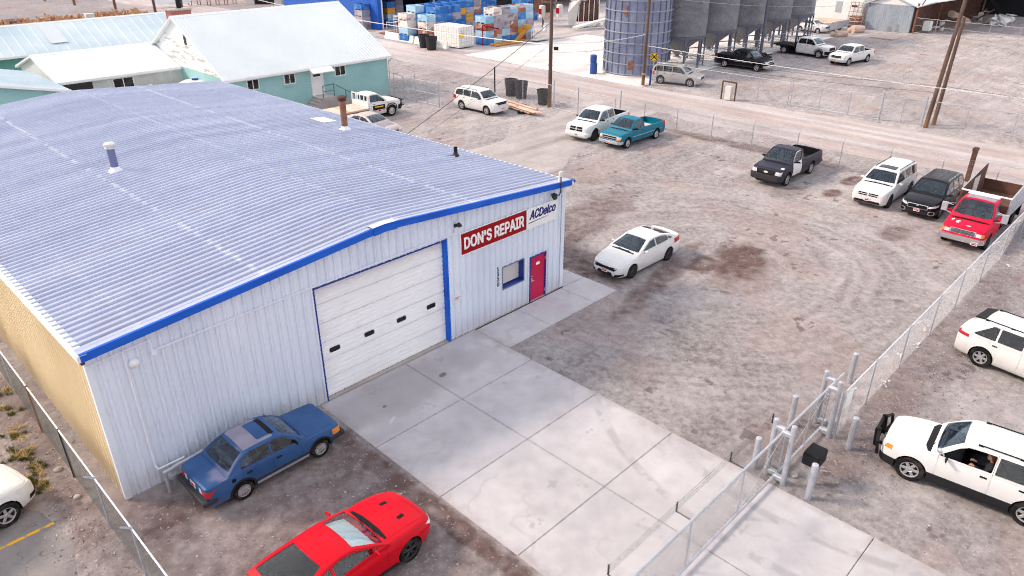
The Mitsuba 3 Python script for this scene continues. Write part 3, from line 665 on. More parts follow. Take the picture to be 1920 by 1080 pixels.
v, f = tm.mesh(); w0 = v[:, 0].max() - v[:, 0].min(); v[:, 0] = 16.12 + (v[:, 0] - v[:, 0].min()) * (1.53 / w0)
lt_ = MB()
for k_, (dx_, dz_) in enumerate(((-.009, 0), (.009, 0), (0, .007))): lt_.raw(v + [dx_, -.001 * k_, dz_], f)
part(s2, 'lettering', lt_.mesh(), 'm_sign_navy')
part(s2, 'underline', MB().quad((16.06, -0.093, 3.60), (17.22, -0.093, 3.66), (17.22, -0.093, 3.675), (16.07, -0.093, 3.635)).mesh(), 'm_sign_navy')
hn = thing('house_number', 'dark house number 1320 running down the wall left of the office window', 'number')
for d, z in zip('1320', (2.10, 1.88, 1.66, 1.44)):
    part(hn, 'digit', MB().text(d, 0.16, (14.40, -0.034, z), depth=0.012, center=True).mesh(), 'm_black')

def wall_lamp(x, z, label):
    t = thing('wall_lamp', label, 'lamp')
    part(t, 'bracket', MB().cbox((x, -0.05, z), (0.12, 0.06, 0.12)).tube((x, -0.05, z + 0.02), (x + 0.02, -0.22, z + 0.10), 0.02).mesh(), 'm_charcoal')
    part(t, 'head', MB().raw(*hull([(x - 0.07, -0.18, z + 0.04), (x + 0.09, -0.18, z + 0.04), (x - 0.07, -0.32, z + 0.02), (x + 0.09, -0.32, z + 0.02), (x - 0.05, -0.20, z + 0.15), (x + 0.07, -0.20, z + 0.15), (x - 0.05, -0.29, z + 0.11), (x + 0.07, -0.29, z + 0.11)])).mesh(), 'm_charcoal')
    part(t, 'conduit', MB().path([(x - 0.06, -0.045, z - 0.05), (x - 0.10, -0.045, z - 0.16), (x - 0.10, -0.045, z - 0.30)], 0.014).mesh(), 'm_galv')
wall_lamp(12.30, 4.62, 'dark floodlight on the wall above the garage door corner')
t = thing('corner_floodlight', 'dark floodlight on a bent pipe at the right roof corner', 'lamp')
part(t, 'pipe', MB().path([(17.62, -0.36, 5.22), (17.62, -0.36, 4.60), (17.55, -0.34, 4.48), (17.42, -0.20, 4.46), (17.42, -0.04, 4.46)], 0.022).mesh(), 'm_charcoal')
part(t, 'head', MB().raw(*hull([(17.30, -0.16, 4.42), (17.48, -0.16, 4.42), (17.30, -0.16, 4.56), (17.48, -0.16, 4.56), (17.26, -0.34, 4.34), (17.46, -0.34, 4.34), (17.26, -0.34, 4.54), (17.46, -0.34, 4.54)])).mesh(), 'm_charcoal')
t = thing('panel_antenna', 'white flat panel antenna standing on the right roof corner', 'antenna')
part(t, 'panel', MB().rbox((17.60, -0.30, 4.98), (17.78, -0.24, 5.42), 0.012).mesh(), 'm_white')
part(t, 'mast', MB().tube((17.69, -0.22, 4.80), (17.69, -0.22, 5.36), 0.02).mesh(), 'm_galv')
t = thing('wall_light', 'round white light on the wall near the left corner', 'lamp')
part(t, 'globe', MB().ball((1.06, -0.08, 4.04), 0.13, 2, (1, 0.7, 1)).mesh(), 'm_white', smooth=True)
part(t, 'base', MB().tube((1.06, -0.03, 4.04), (1.06, -0.0, 4.04), 0.09).mesh(), 'm_white')
t = thing('notice_plate', 'small white plate with red print right of the garage door', 'sign')
part(t, 'plate', MB().box((12.10, -0.045, 1.62), (12.40, -0.036, 1.80)).mesh(), 'm_sign_white')
part(t, 'print', MB().box((12.13, -0.048, 1.74), (12.37, -0.0455, 1.765)).box((12.15, -0.048, 1.69), (12.35, -0.0455, 1.71)).box((12.13, -0.048, 1.65), (12.33, -0.0455, 1.665)).mesh(), 'm_sign_red')

# gas piping and meter
t = thing('gas_pipe', 'white gas pipe running up the wall and along under the trim', 'pipe')
part(t, 'riser', MB().path([(1.65, -0.16, 0.62), (0.92, -0.16, 0.62), (0.86, -0.12, 0.75), (0.86, -0.09, 4.50)], 0.027).mesh(), 'm_pipe_paint', smooth=40)
part(t, 'header_pipe', MB().path([(-0.05, -0.14, 4.42), (0.86, -0.13, 4.50), (1.55, -0.13, 4.55), (1.55, -0.13, 4.20), (1.75, -0.12, 4.22), (5.3, -0.09, 4.30), (12.3, -0.06, 4.34)], 0.019).mesh(), 'm_pipe_paint', smooth=40)
part(t, 'junction', MB().cbox((1.57, -0.14, 4.17), (0.12, 0.10, 0.12)).mesh(), 'm_pipe_paint')
t = thing('gas_meter', 'blue grey gas meter under a pipe guard frame by the wall', 'meter')
part(t, 'guard', MB().tube((0.95, -0.55, 0.0), (0.95, -0.55, 0.72), 0.05).tube((2.05, -0.42, 0.0), (2.05, -0.42, 0.72), 0.05).tube((0.90, -0.556, 0.72), (2.10, -0.415, 0.72), 0.052).mesh(), 'm_galv', smooth=40)
part(t, 'meter_body', MB().rbox((1.40, -0.45, 0.30), (1.72, -0.22, 0.62), 0.04).tube((1.56, -0.45, 0.46), (1.56, -0.47, 0.46), 0.09, 14).mesh(), 'm_galv')
part(t, 'dial', MB().cbox((1.60, -0.46, 0.52), (0.14, 0.03, 0.10)).mesh(), 'm_white')
part(t, 'regulator', MB().tube((1.18, -0.35, 0.30), (1.18, -0.35, 0.40), 0.12, 12).tube((1.18, -0.35, 0.0), (1.18, -0.35, 0.62), 0.025).path([(1.18, -0.35, 0.62), (1.45, -0.33, 0.66), (1.45, -0.30, 0.60)], 0.022).mesh(), 'm_galv')

def roof_pipe(x, y, h, r, mat, label, cap=True):
    z = float(roof_z(x)) - 0.0115 * y
    t = thing('roof_vent', label, 'vent pipe')
    part(t, 'pipe', MB().lathe([(r, z - 0.05), (r, z + h)], 20, (x, y, 0)).mesh(), mat, smooth=40)
    part(t, 'boot', MB().lathe([(r * 1.9, z - 0.02), (r * 1.8, z + 0.045), (r * 1.2, z + 0.12), (r * 1.05, z + 0.2)], 20, (x, y, 0)).mesh(), 'm_screw' if mat != 'm_black' else 'm_charcoal', smooth=40)
    if cap: part(t, 'cap', MB().lathe([(0.0, z + h + 0.14), (r * 1.0, z + h + 0.13), (r * 1.45, z + h + 0.09), (r * 1.5, z + h + 0.02), (r * 1.15, z + h + 0.015), (r * 1.1, z + h - 0.06), (r * 1.35, z + h - 0.06), (r * 1.35, z + h - 0.10), (0.0, z + h - 0.10)], 20, (x, y, 0)).mesh(), 'm_offwhite' if mat != 'm_rust' else 'm_rust_dark', smooth=30)
roof_pipe(5.62, 13.1, 1.05, 0.15, 'm_vent_blue', 'lilac blue roof vent pipe with a white cap')
roof_pipe(16.45, 12.9, 1.55, 0.155, 'm_rust', 'tall rusty brown flue pipe near the far roof edge')
roof_pipe(17.3, 5.55, 0.42, 0.085, 'm_black', 'short black vent pipe at the right roof edge', cap=False)
part('repair_shop', 'roof_patch', MB().poly([(16.4, float(roof_z(16.4)) + 0.055), (17.2, float(roof_z(17.2)) + 0.055), (17.2, float(roof_z(17.2)) + 0.062), (16.4, float(roof_z(16.4)) + 0.062)], 14.8, 16.1).mesh(), 'm_white')
# ---------------------------------------------------------------- teal building with white roof
def gable_roof(parent, x0, x1, y0, y1, ze, zr, mat, over=0.35, sheet=0.92, rib=0.02, axis='x', trim='m_white', pitch=.305):
    """Ribbed gable roof, ridge along x; every sheet an entry of its own."""
    rk = parent + '__roof'; ym = (y0 + y1) / 2
    for side, (ya, yb) in enumerate(((y0 - over, ym), (y1 + over, ym))):
        sl = (zr - ze) / (ym - y0); za = ze - sl * over
        x = x0 - over
        while x < x1 + over - .05:
            xb = min(x + sheet, x1 + over)
            u, h = rib_profile(x, xb, rib, 0.004, pitch)
            P = np.stack([np.c_[u, np.full_like(u, ya), za + h], np.c_[u, np.full_like(u, yb), zr + h]], 0)
            v, f = grid_mesh(P)
            part(rk, 'sheet', (v, f if side == 0 else f[:, ::-1]), mat); x = xb
    sl = (zr - ze) / (ym - y0); za = ze - sl * over
    put(rk, MB().poly([(y0 - over, za - .10), (y0 - over, za - .012), (ym, zr - .012), (y1 + over, za - .012), (y1 + over, za - .10), (ym, zr - .10)], x0 - over + .01, x1 + over - .01, (1, 2, 0)).mesh(), trim)
    part(rk, 'ridge_cap', MB().poly([(ym - .22, zr - sl * .22 + .02), (ym, zr + .05), (ym + .22, zr - sl * .22 + .02), (ym, zr + .035)], x0 - over, x1 + over, (1, 2, 0)).mesh(), trim)
    part(rk, 'fascia', MB().box((x0 - over, y0 - over - .03, za - .16), (x1 + over, y0 - over, za + .03)).mesh(), trim)
    part(rk, 'fascia', MB().box((x0 - over, y1 + over, za - .16), (x1 + over, y1 + over + .03, za + .03)).mesh(), trim)
    return rk

def win(parent, x0, x1, z0, z1, y, mullion=True, frame='m_white', sill=True):
    """A window set in a wall that faces -y."""
    w = part(parent, 'window', MB().box((x0 + .05, y - .012, z0 + .05), (x1 - .05, y + .02, z1 - .05)).mesh(), 'm_pane')
    b = MB().box((x0, y - .035, z0), (x0 + .06, y + .03, z1)).box((x1 - .06, y - .035, z0), (x1, y + .03, z1)).box((x0 + .06, y - .034, z0), (x1 - .06, y + .03, z0 + .06)).box((x0 + .06, y - .034, z1 - .06), (x1 - .06, y + .03, z1))
    if mullion: b.box(((x0 + x1) / 2 - .03, y - .03, z0 + .06), ((x0 + x1) / 2 + .03, y + .03, z1 - .06))
    part(w, 'frame', b.mesh(), frame)
    if sill: part(w, 'sill', MB().box((x0 - .08, y - .10, z0 - .16), (x1 + .08, y, z0 - .06)).mesh(), 'm_teal')

tb = thing('teal_office', 'teal block building with steep white metal roof and concrete steps', 'building')
X0, X1, Y0, Y1, ZE, ZR = 21.25, 36.1, 35.9, 50.3, 3.58, 7.32
part(tb, 'wall', MB().box((X0, Y0, 0), (X1, Y1, ZE - .14)).mesh(), 'm_teal')
course = MB()
for k in range(1, 16): course.box((X0 - .001, Y0 - .003, k * .21), (X1 + .001, Y0 + .01, k * .21 + .006))
part(tb, 'block_courses', course.mesh(), 'm_teal_dark', kind='stuff')
part(tb, 'gable_wall', MB().poly([(Y0 + .02, ZE - .13), ((Y0 + Y1) / 2, ZR - .14), (Y1 - .02, ZE - .13)], X0, X0 + .12, (1, 2, 0)).mesh(), 'm_peel', label='gable with peeling white boards')
part(tb, 'gable_wall', MB().poly([(Y0 + .02, ZE - .13), ((Y0 + Y1) / 2, ZR - .14), (Y1 - .02, ZE - .13)], X1 - .12, X1, (1, 2, 0)).mesh(), 'm_peel')
gable_roof(tb, X0, X1, Y0, Y1, ZE, ZR, 'm_white_roof', over=.36, rib=.045)
part(tb, 'gable_vent', MB().box((X0 - .03, 41.6, 5.3), (X0 + .02, 42.0, 6.1)).mesh(), 'm_charcoal')
for a, b in ((22.85, 23.85), (26.0, 27.0), (30.7, 31.75)): win(tb, a, b, 2.36, 3.18, Y0)
od2 = part(tb, 'door', MB().box((28.48, Y0 - .03, 1.12), (29.42, Y0 + .03, 3.10)).mesh(), 'm_white')
part(od2, 'frame', MB().box((28.38, Y0 - .06, 1.10), (28.475, Y0 + .03, 3.18)).box((29.425, Y0 - .06, 1.10), (29.52, Y0 + .03, 3.18)).box((28.38, Y0 - .06, 3.105), (29.52, Y0 + .03, 3.185)).mesh(), 'm_white')
part(od2, 'pane', MB().box((28.62, Y0 - .036, 2.62), (29.28, Y0 - .032, 2.98)).mesh(), 'm_pane')
part(od2, 'notice', MB().box((28.78, Y0 - .036, 2.1), (29.0, Y0 - .032, 2.4)).mesh(), 'm_sign_white')
part(tb, 'door_canopy', MB().poly([(Y0 - 1.0, 3.02), (Y0 - 1.0, 3.08), (Y0 + .1, 3.62), (Y0 + .1, 3.56)], 28.1, 30.1, (1, 2, 0)).mesh(), 'm_white')
st = thing('entry_steps', 'grey concrete steps up to the white door of the teal building', 'steps')
for k in range(6):
    part(st, 'step', MB().rbox((27.15 + .24 * k, 34.55, 0), (29.75, Y0 - .01, .185 * (k + 1)), .012).mesh(), 'm_block')
part(st, 'side_wall', MB().poly([(29.75, 0), (32.0, 0), (32.0, .35), (29.75, 1.10)], 34.56, 34.72).mesh(), 'm_block')
rl = thing('step_railing', 'dark green pipe railing beside the concrete steps', 'railing')
bs('m_rail_green', (0.015, 0.05, 0.05), 0.5)
part(rl, 'post', MB().tube((28.6, 34.62, 1.1), (28.6, 34.62, 2.05), .028).mesh(), 'm_rail_green')
part(rl, 'post', MB().tube((29.65, 34.62, 1.1), (29.65, 34.62, 2.12), .028).mesh(), 'm_rail_green')
part(rl, 'post', MB().tube((30.75, 34.62, .05), (30.75, 34.62, 1.45), .028).mesh(), 'm_rail_green')
part(rl, 'handrail', MB().path([(28.6, 34.62, 2.05), (29.65, 34.62, 2.10), (30.75, 34.62, 1.45), (31.9, 34.62, .78), (31.9, 34.62, .1)], .026).tube((28.6, 34.62, 1.6), (29.65, 34.62, 1.6), .02).mesh(), 'm_rail_green')
dp = thing('downspout', 'white downspout at the right corner of the teal building', 'pipe')
part(dp, 'pipe', MB().path([(36.4, 35.55, 3.25), (36.2, 35.8, 2.95), (36.2, 35.82, .1)], .05).mesh(), 'm_offwhite')
ch = thing('brick_chimney', 'short brick chimney with metal flue behind the white roof', 'chimney')
part(ch, 'stack', MB().rbox((25.2, 53.4, 4.2), (27.1, 54.6, 6.55), .02).mesh(), 'm_brick')
part(ch, 'cap', MB().box((25.1, 53.3, 6.55), (27.2, 54.7, 6.68)).mesh(), 'm_block')
part(ch, 'flue', MB().tube((26.3, 54, 6.68), (26.3, 54, 7.5), .22, 14).tube((26.3, 54, 7.5), (26.3, 54, 7.62), .34, 14).mesh(), 'm_black')

wg = thing('white_wing', 'low grey boarded wing with shiny white metal roof', 'building')
part(wg, 'wall', MB().box((12.2, 43.65, 0), (21.2, 53.2, 3.42)).mesh(), 'm_board_wall')
for k in range(23):
    xk = 12.3 + k * .39
    part(wg, 'board', MB().box((xk, 43.62, 0.1), (xk + .375, 43.66, 3.40)).mesh(), 'm_board_wall')
gable_roof(wg, 12.2, 20.85, 43.65, 53.2, 3.52, 4.80, 'm_white_roof', over=.32, rib=.04)
part(wg, 'gable_wall', MB().poly([(43.7, 3.4), (48.42, 4.66), (53.15, 3.4)], 12.2, 12.32, (1, 2, 0)).mesh(), 'm_board_wall')
win(wg, 15.85, 17.4, 2.2, 3.2, 43.62, sill=False); win(wg, 12.4, 14.4, 2.2, 3.38, 43.62, frame='m_charcoal', sill=False)

tl = thing('long_teal_shed', 'long low teal shed with pale blue ribbed roof at the far left', 'building')
part(tl, 'wall', MB().box((-14, 61.6, 0), (29.5, 70.0, 3.05)).mesh(), 'm_teal_dark')
for k in range(46):
    part(tl, 'batten', MB().box((-13.9 + k * .95, 61.56, 0.05), (-13.84 + k * .95, 61.6, 3.0)).mesh(), 'm_teal_dark')
gable_roof(tl, -14, 29.5, 61.6, 70.0, 3.25, 5.15, 'm_pale_roof', over=.5, rib=.05, pitch=.92)
part(tl, 'patch_sheet', MB().poly([(62.3, 3.66), (65.75, 5.19), (65.75, 5.21), (62.3, 3.68)], 17.2, 18.7, (1, 2, 0)).mesh(), 'm_white_roof')
lb = thing('pale_blue_shed', 'pale blue metal shed with low roof at the left edge behind the shop', 'building')
part(lb, 'wall', MB().box((-8, 38.4, 0), (11.0, 47.0, 3.75)).mesh(), 'm_teal')
part(lb, 'gable_wall', MB().poly([(-8, 3.7), (1.5, 5.9), (11.0, 3.7)], 38.4, 38.5).mesh(), 'm_teal')
sk = lb + '__roof'
for k in range(10):
    ya = 38.0 + k * .95
    for s, (xa, xb) in enumerate(((11.4, 1.5), (-8.4, 1.5))):
        u, h = rib_profile(ya, ya + .95, .02, .004)
        P = np.stack([np.c_[np.full_like(u, xa), u, 3.85 + h], np.c_[np.full_like(u, xb), u, 6.1 + h]], 0)
        v, f = grid_mesh(P); part(sk, 'sheet', (v, f[:, ::-1] if s else f), 'm_pale_roof')
part(lb, 'rake_trim', MB().poly([(11.4, 3.7), (11.4, 3.86), (1.5, 6.11), (1.5, 5.92)], 37.94, 38.0).poly([(-8.4, 3.7), (1.5, 5.92), (1.5, 6.11), (-8.4, 3.86)], 37.94, 38.0).mesh(), 'm_white')
part(lb, 'vent_louvre', MB().box((5.9, 38.36, 3.2), (6.9, 38.42, 4.1)).mesh(), 'm_charcoal')
tk = thing('white_tank', 'round white tank with a domed lid behind the shop roof', 'tank')
part(tk, 'shell', MB().lathe([(1.75, 0), (1.78, 2.2), (1.74, 2.32), (1.4, 2.55), (.9, 2.76), (.35, 2.86), (0, 2.88)], 36, (21.0, 40.7, 0)).mesh(), 'm_white', smooth=40)
part(tk, 'lid', MB().lathe([(.26, 2.84), (.26, 2.95), (0, 2.96)], 18, (20.9, 40.5, 0)).mesh(), 'm_blue_dark')
sr = thing('scrap_roofing', 'small heap of pale scrap metal roofing beside the white tank', 'scrap')
part(sr, 'sheet', MB().poly([(17.3, 2.15), (18.2, 2.62), (19.2, 2.1), (19.15, 2.04), (18.2, 2.55), (17.35, 2.08)], 41.0, 42.6).mesh(), 'm_offwhite')
part(sr, 'support', MB().box((17.6, 41.1, 0), (18.9, 42.5, 2.1)).mesh(), 'm_plank')

# ---------------------------------------------------------------- packing shed and bulk crates
ps = thing('packing_shed', 'bright blue packing shed with wide dark open front behind the crates', 'building')
part(ps, 'wall', MB().box((60.0, 70.2, 0), (60.15, 95, 7)).mesh(), 'm_shed_blue')
for k in range(26): part(ps, 'wall_lap', MB().poly([(59.97 + .0, .1 + k * .26), (60.01, .1 + k * .26), (60.01, .34 + k * .26)], 70.25, 95, (0, 2, 1)).mesh(), 'm_shed_blue')
part(ps, 'end_pier', MB().box((59.98, 69.9, 0), (60.6, 70.2, 7)).mesh(), 'm_shed_blue')
part(ps, 'door_frame', MB().box((60.6, 69.85, 0), (60.8, 70.2, 4.0)).box((60.6, 69.85, 4.0), (66, 70.2, 4.25)).mesh(), 'm_white')
part(ps, 'back_wall', MB().box((60.2, 86, 0), (118, 86.3, 7)).mesh(), 'm_dark_inside')
part(ps, 'header', MB().box((60.8, 70.0, 4.3), (118, 70.2, 7)).mesh(), 'm_shed_blue')
part(ps, 'roof', MB().box((59.6, 69.6, 7), (118, 96, 7.3)).mesh(), 'm_white_roof')
part(ps, 'far_wall', MB().box((117.7, 70.2, 0), (118, 95, 7)).mesh(), 'm_shed_blue')
for x in (70, 79, 88, 97, 106): part(ps, 'post', MB().box((x, 69.9, 0), (x + .25, 70.15, 4.3)).mesh(), 'm_galv')

CW, CD, CH = 1.42, 1.86, 0.84
def crate_mesh():
    m = MB(); w, d, h = CW / 2 - .02, CD / 2 - .02, CH - .012
    z0 = .13
    m.box((-w, -d, z0), (w, -d + .05, h)).box((-w, d - .05, z0), (w, d, h)).box((-w, -d + .05, z0), (-w + .05, d - .05, h)).box((w - .05, -d + .05, z0), (w, d - .05, h))
    m.box((-w + .05, -d + .05, z0), (w - .05, d - .05, z0 + .04))
    for y in (-d + .02, -.12, d - .26): m.box((-w, y, 0), (w, y + .24, z0))
    for sy in (-1, 1):
        yy = sy * d
        m.box((-w - .012, min(yy, yy + sy * .014), h - .12), (w + .012, max(yy, yy + sy * .014), h - .005)).box((-w - .012, min(yy, yy + sy * .014), z0), (w + .012, max(yy, yy + sy * .014), z0 + .09))
    return m.mesh()
_crate = mikit.ply(crate_mesh(), 'm_crate_blue')
def crate(x, y, level, col, label, group):
    k = thing('bulk_crate', f'{label}', 'crate', group)
    j = rng.normal(0, .012, 2)
    put(k, _crate, 'm_crate_' + col, tw=T().translate([x + j[0], y + j[1], level * CH + .012]) @ T().rotate([0, 0, 1], float(rng.normal(0, .5))))
NAMES = {'blue': 'deep blue', 'pale': 'pale blue', 'grey': 'lilac grey', 'white': 'whitish', 'rust': 'rust stained', 'orange': 'orange'}
ORD = ['first', 'second', 'third', 'fourth', 'fifth', 'sixth', 'seventh', 'eighth', 'ninth', 'tenth', 'eleventh']
def stack(x, y, cols, row, k=None):
    for l, c in enumerate(cols):
        at = 'at the bottom' if l == 0 else 'on top' if l == len(cols) - 1 else ORD[l] + ' up'
        crate(x, y, l, c, f'{NAMES[c]} crate {at} of {row}' if k is None else f'{NAMES[c]} crate {at}, {ORD[k]} stack, {row}', 'bulk crates stacked at the packing shed')
rowA = ['blue pale white white', 'blue blue grey blue pale', 'blue grey blue blue blue', 'grey blue blue blue blue', 'blue blue grey grey blue', 'blue grey blue blue blue', 'grey blue blue orange blue', 'blue grey orange grey blue', 'grey grey blue rust grey', 'blue blue blue blue blue', 'blue blue grey blue blue']
for k, s in enumerate(rowA): stack(56.7 + k * CW, 59.3, s.split(), 'the long back row', k)
for k, s in enumerate(['rust rust white pale', 'blue grey grey blue blue', 'grey blue blue blue blue', 'blue grey blue grey blue']): stack(57.5 + k * CW, 56.4, s.split(), 'row behind white container', k)
for k, s in enumerate(['blue pale rust pale', 'pale rust grey grey white', 'blue pale grey grey grey', 'blue rust rust grey pale', 'rust orange pale blue rust', 'grey pale grey pale pale']): stack(61.7 + k * CW, 50.4, s.split(), 'front row by orange jack', k)
for k, x in enumerate((80.3, 82.7)): stack(x, 62.4, ['blue'] * 5, 'tall blue pair right of the rows', k)
stack(60.55 - 1.3, 72.6, ['grey', 'grey', 'grey', 'blue'], 'the stack against the blue wall')
stack(63.5, 72.4, ['blue', 'pale', 'orange', 'blue'], 'the stack inside the shed doorway'); stack(66.5, 74.4, ['blue', 'grey', 'grey', 'grey'], 'the dim stack deep in the shed')
for x in (72.5, 74.0): stack(x, 72.0, ['blue', 'blue', 'pale', 'blue', 'pale'], ('left' if x < 73 else 'right') + ' pale stack in the shed opening')
# white mesh container
wc = thing('white_container', 'white wire sided container standing in front of the crates', 'container')
CX0, CX1, CY0, CY1 = 57.0, 59.4, 49.9, 54.4
part(wc, 'box', MB().box((CX0, CY0, .15), (CX1, CY1, 2.45)).mesh(), 'm_white')
gm = MB()
for y in np.arange(CY0, CY1 + .01, .45): gm.box((CX0 - .03, y - .015, .15), (CX0, y + .015, 2.45))
for z in np.arange(.3, 2.5, .3): gm.box((CX0 - .028, CY0, z), (CX0, CY1, z + .02))
for x in np.arange(CX0, CX1 + .01, .4): gm.box((x - .02, CY0 - .05, .15), (x + .02, CY0, 2.45))
for z in np.arange(.3, 2.5, .43): gm.box((CX0, CY0 - .048, z), (CX1, CY0, z + .03))
part(wc, 'wire_grid', gm.mesh(), 'm_offwhite', kind='stuff')
part(wc, 'placard', MB().box((CX0 + .1, CY0 - .07, 1.3), (CX0 + .8, CY0 - .055, 1.8)).mesh(), 'm_yellow_sign')
for y in (62.0, 59.05, 55.9, 52.6, ):
    b = thing('concrete_barrier', None, None)
    labels[b] = {'label': {62.0: 'white concrete barrier farthest left, by the stacked carts', 59.05: 'second white concrete barrier from the left before the crates', 55.9: 'white concrete barrier right behind the two black bins', 52.6: 'white concrete barrier nearest the white container end'}[y], 'category': 'barrier', 'group': 'barriers in front of the crates'}
    put(b, (lambda m: (m[0] + [56.3, y, 0], m[1]))(MB().poly([(-.30, 0), (.30, 0), (.28, .08), (.16, .3), (.09, .82), (-.09, .82), (-.16, .3), (-.28, .08)], -1.4, 1.4).mesh()), 'm_white')
def bin_(x, y, h, r, label, group=None, handle=True):
    t = thing('black_bin', label, 'bin', group)
    part(t, 'tub', MB().lathe([(0, .02), (r * .78, .02), (r * .80, .06), (r * .95, h * .74), (r, h * .745), (r * 1.02, h), (r * .97, h), (r * .93, h * .8), (r * .74, .08), (0, .08)], 26, (x, y, 0)).mesh(), 'm_charcoal', smooth=35)
    part(t, 'rim', MB().lathe([(r * 1.0, h * .96), (r * 1.07, h * .97), (r * 1.07, h * 1.01), (r * 1.0, h * 1.015)], 26, (x, y, 0)).mesh(), 'm_charcoal')
    if handle: part(t, 'dirt_ring', MB().lathe([(r * 1.05, .012), (r * 1.2, .014), (r * 1.35, .006)], 20, (x, y, 0)).mesh(), 'm_stone')
bin_(43.5, 27.9, 1.45, .56, 'left one of the two tall black bins behind the white old utility vehicle')
bin_(43.4, 26.55, 1.45, .56, 'right one of the two tall black bins behind the white old utility vehicle')
bin_(43.0, 23.6, 1.25, .52, 'black bin beside the wooden pole at the lane gate')
bin_(54.9, 53.9, 1.5, .66, 'left black bin by the white barriers'); bin_(54.4, 51.9, 1.5, .68, 'right black bin by the white barriers')

# clutter round the crates
oj = thing('orange_jack', 'orange steel lifting jack lying before the crate stacks', 'lift')
part(oj, 'fork', MB().rbox((61.2, 48.6, .05), (67.0, 49.0, .28), .03).rbox((61.2, 47.9, .05), (66.0, 48.2, .22), .03).mesh(), 'm_orange_steel')
part(oj, 'mast', MB().raw(*hull([(65.2, 48.4, .2), (65.7, 48.4, .2), (65.2, 48.8, .2), (65.7, 48.8, .2), (67.2, 48.4, 1.7), (67.8, 48.4, 1.6), (67.2, 48.8, 1.7), (67.8, 48.8, 1.6)])).rbox((66.9, 48.2, 1.45), (67.9, 49.0, 1.95), .05).mesh(), 'm_orange_steel')
td = thing('white_trolley', 'white tube frame trolley right of the orange jack', 'trolley')
part(td, 'frame', MB().path([(67.2, 47.6, .2), (67.2, 47.6, 1.4), (68.8, 48.6, 1.4), (68.8, 48.6, .2)], .05).path([(67.2, 47.6, .2), (68.8, 48.6, .2), (70.4, 47.2, .2)], .05).tube((67.2, 47.6, .8), (68.8, 48.6, .8), .04).mesh(), 'm_white')
part(td, 'deck', MB().box((67.3, 46.9, .15), (69.8, 47.9, .25)).mesh(), 'm_offwhite')
rb = thing('red_frame_stand', 'thin red steel stand between container and crates', 'stand')
part(rb, 'post', MB().tube((60.6, 49.6, 0), (60.6, 49.6, 2.4), .06).mesh(), 'm_sign_red'); part(rb, 'arm', MB().tube((60.6, 49.6, 2.4), (62.6, 48.8, 1.9), .08).mesh(), 'm_sign_red')
pc = thing('stacked_carts', 'heap of pink and grey tube carts before the shed doorway', 'carts')
part(pc, 'cart_frame', MB().path([(58.6, 66.2, .15), (58.6, 66.2, 1.5), (59.2, 64.9, 1.5), (59.2, 64.9, .15)], .05).path([(59.6, 65.9, .15), (59.6, 65.9, 2.3), (60.0, 65.2, 2.3), (60.0, 65.2, .15)], .05).mesh(), 'm_offwhite')
for z in (1.5, 1.8, 2.1): part(pc, 'shelf', MB().box((59.55, 65.15, z), (60.05, 65.95, z + .06)).mesh(), 'm_offwhite')
part(pc, 'base', MB().box((57.8, 64.0, .08), (61.0, 67.0, .2)).mesh(), 'm_rust'); part(pc, 'load', MB().raw(*hull([(60.3 + a, 63.4 + b, z) for a, b, z in ((0, 0, .2), (2, 0, .2), (0, 1.6, .2), (2, 1.6, .2), (.4, .3, 1.5), (1.6, .4, 1.3), (.6, 1.2, 1.7))])).mesh(), 'm_hopper')
# conveyor machine right of the pole
cm = thing('sorting_conveyor', 'white wheeled conveyor with a dark slatted hopper beside the grain bin', 'machine')
part(cm, 'hopper', MB().raw(*hull([(80.6, 51.2, .9), (83.6, 50.0, .9), (80.6, 51.2, 3.0), (82.9, 50.3, 4.2), (83.6, 50.0, 3.0), (81.6, 53.0, .9), (84.2, 52.0, .9), (81.6, 53.0, 2.8), (84.2, 52.0, 2.8)])).mesh(), 'm_rust_dark')
for k in range(5):
    t_ = k / 4; part(cm, 'hopper_rib', MB().tube((80.6 + 3 * t_, 51.15 - 1.2 * t_, .9), (80.6 + 3 * t_, 51.15 - 1.2 * t_, 3.0 + 1.2 * (1 - abs(t_ - .75) / .75)), .06, 6).mesh(), 'm_white')
part(cm, 'belt_arm', MB().raw(*hull([(78.2, 50.2, .35), (78.5, 49.4, .35), (84.6, 48.4, 1.3), (84.4, 47.7, 1.3), (78.2, 50.2, .6), (78.5, 49.4, .6), (84.6, 48.4, 1.6), (84.4, 47.7, 1.6)])).mesh(), 'm_white')
for p0, p1 in (((78.4, 49.7, .3), (83.6, 47.6, .3)), ((81.2, 48.9, .3), (81.2, 48.9, .9)), ((83.4, 48.0, .1), (83.4, 48.0, 1.2)), ((82.6, 48.3, .1), (82.6, 48.3, 1.1))): part(cm, 'leg', MB().tube(p0, p1, .07, 6).mesh(), 'm_white')
for x, y in ((84.8, 49.6), (83.6, 50.0), (82.3, 50.4)): part(cm, 'wheel', MB().tube((x, y - .1, .42), (x, y + .1, .42), .42, 14).mesh(), 'm_offwhite')
part(cm, 'hood', MB().raw(*hull([(79.0, 51.6, .6), (80.0, 51.2, .6), (79.0, 51.8, 2.2), (80.4, 51.2, 3.6), (81.4, 51.4, 3.9), (80.2, 52.4, .6), (80.0, 52.4, 3.4)])).ball((81.0, 52.2, 3.8), .7, 1).ball((82.6, 51.8, 4.2), .6, 1).mesh(), 'm_offwhite')
part(cm, 'elevator_tube', MB().tube((78.0, 54.0, 4.6), (83.0, 51.0, 3.4), .16, 8).tube((83.0, 50.5, 5.2), (87.5, 49.0, 2.6), .14, 8).mesh(), 'm_white')
hp = thing('brown_hopper_stand', 'dark brown hopper on thin legs left of the white conveyor', 'machine')
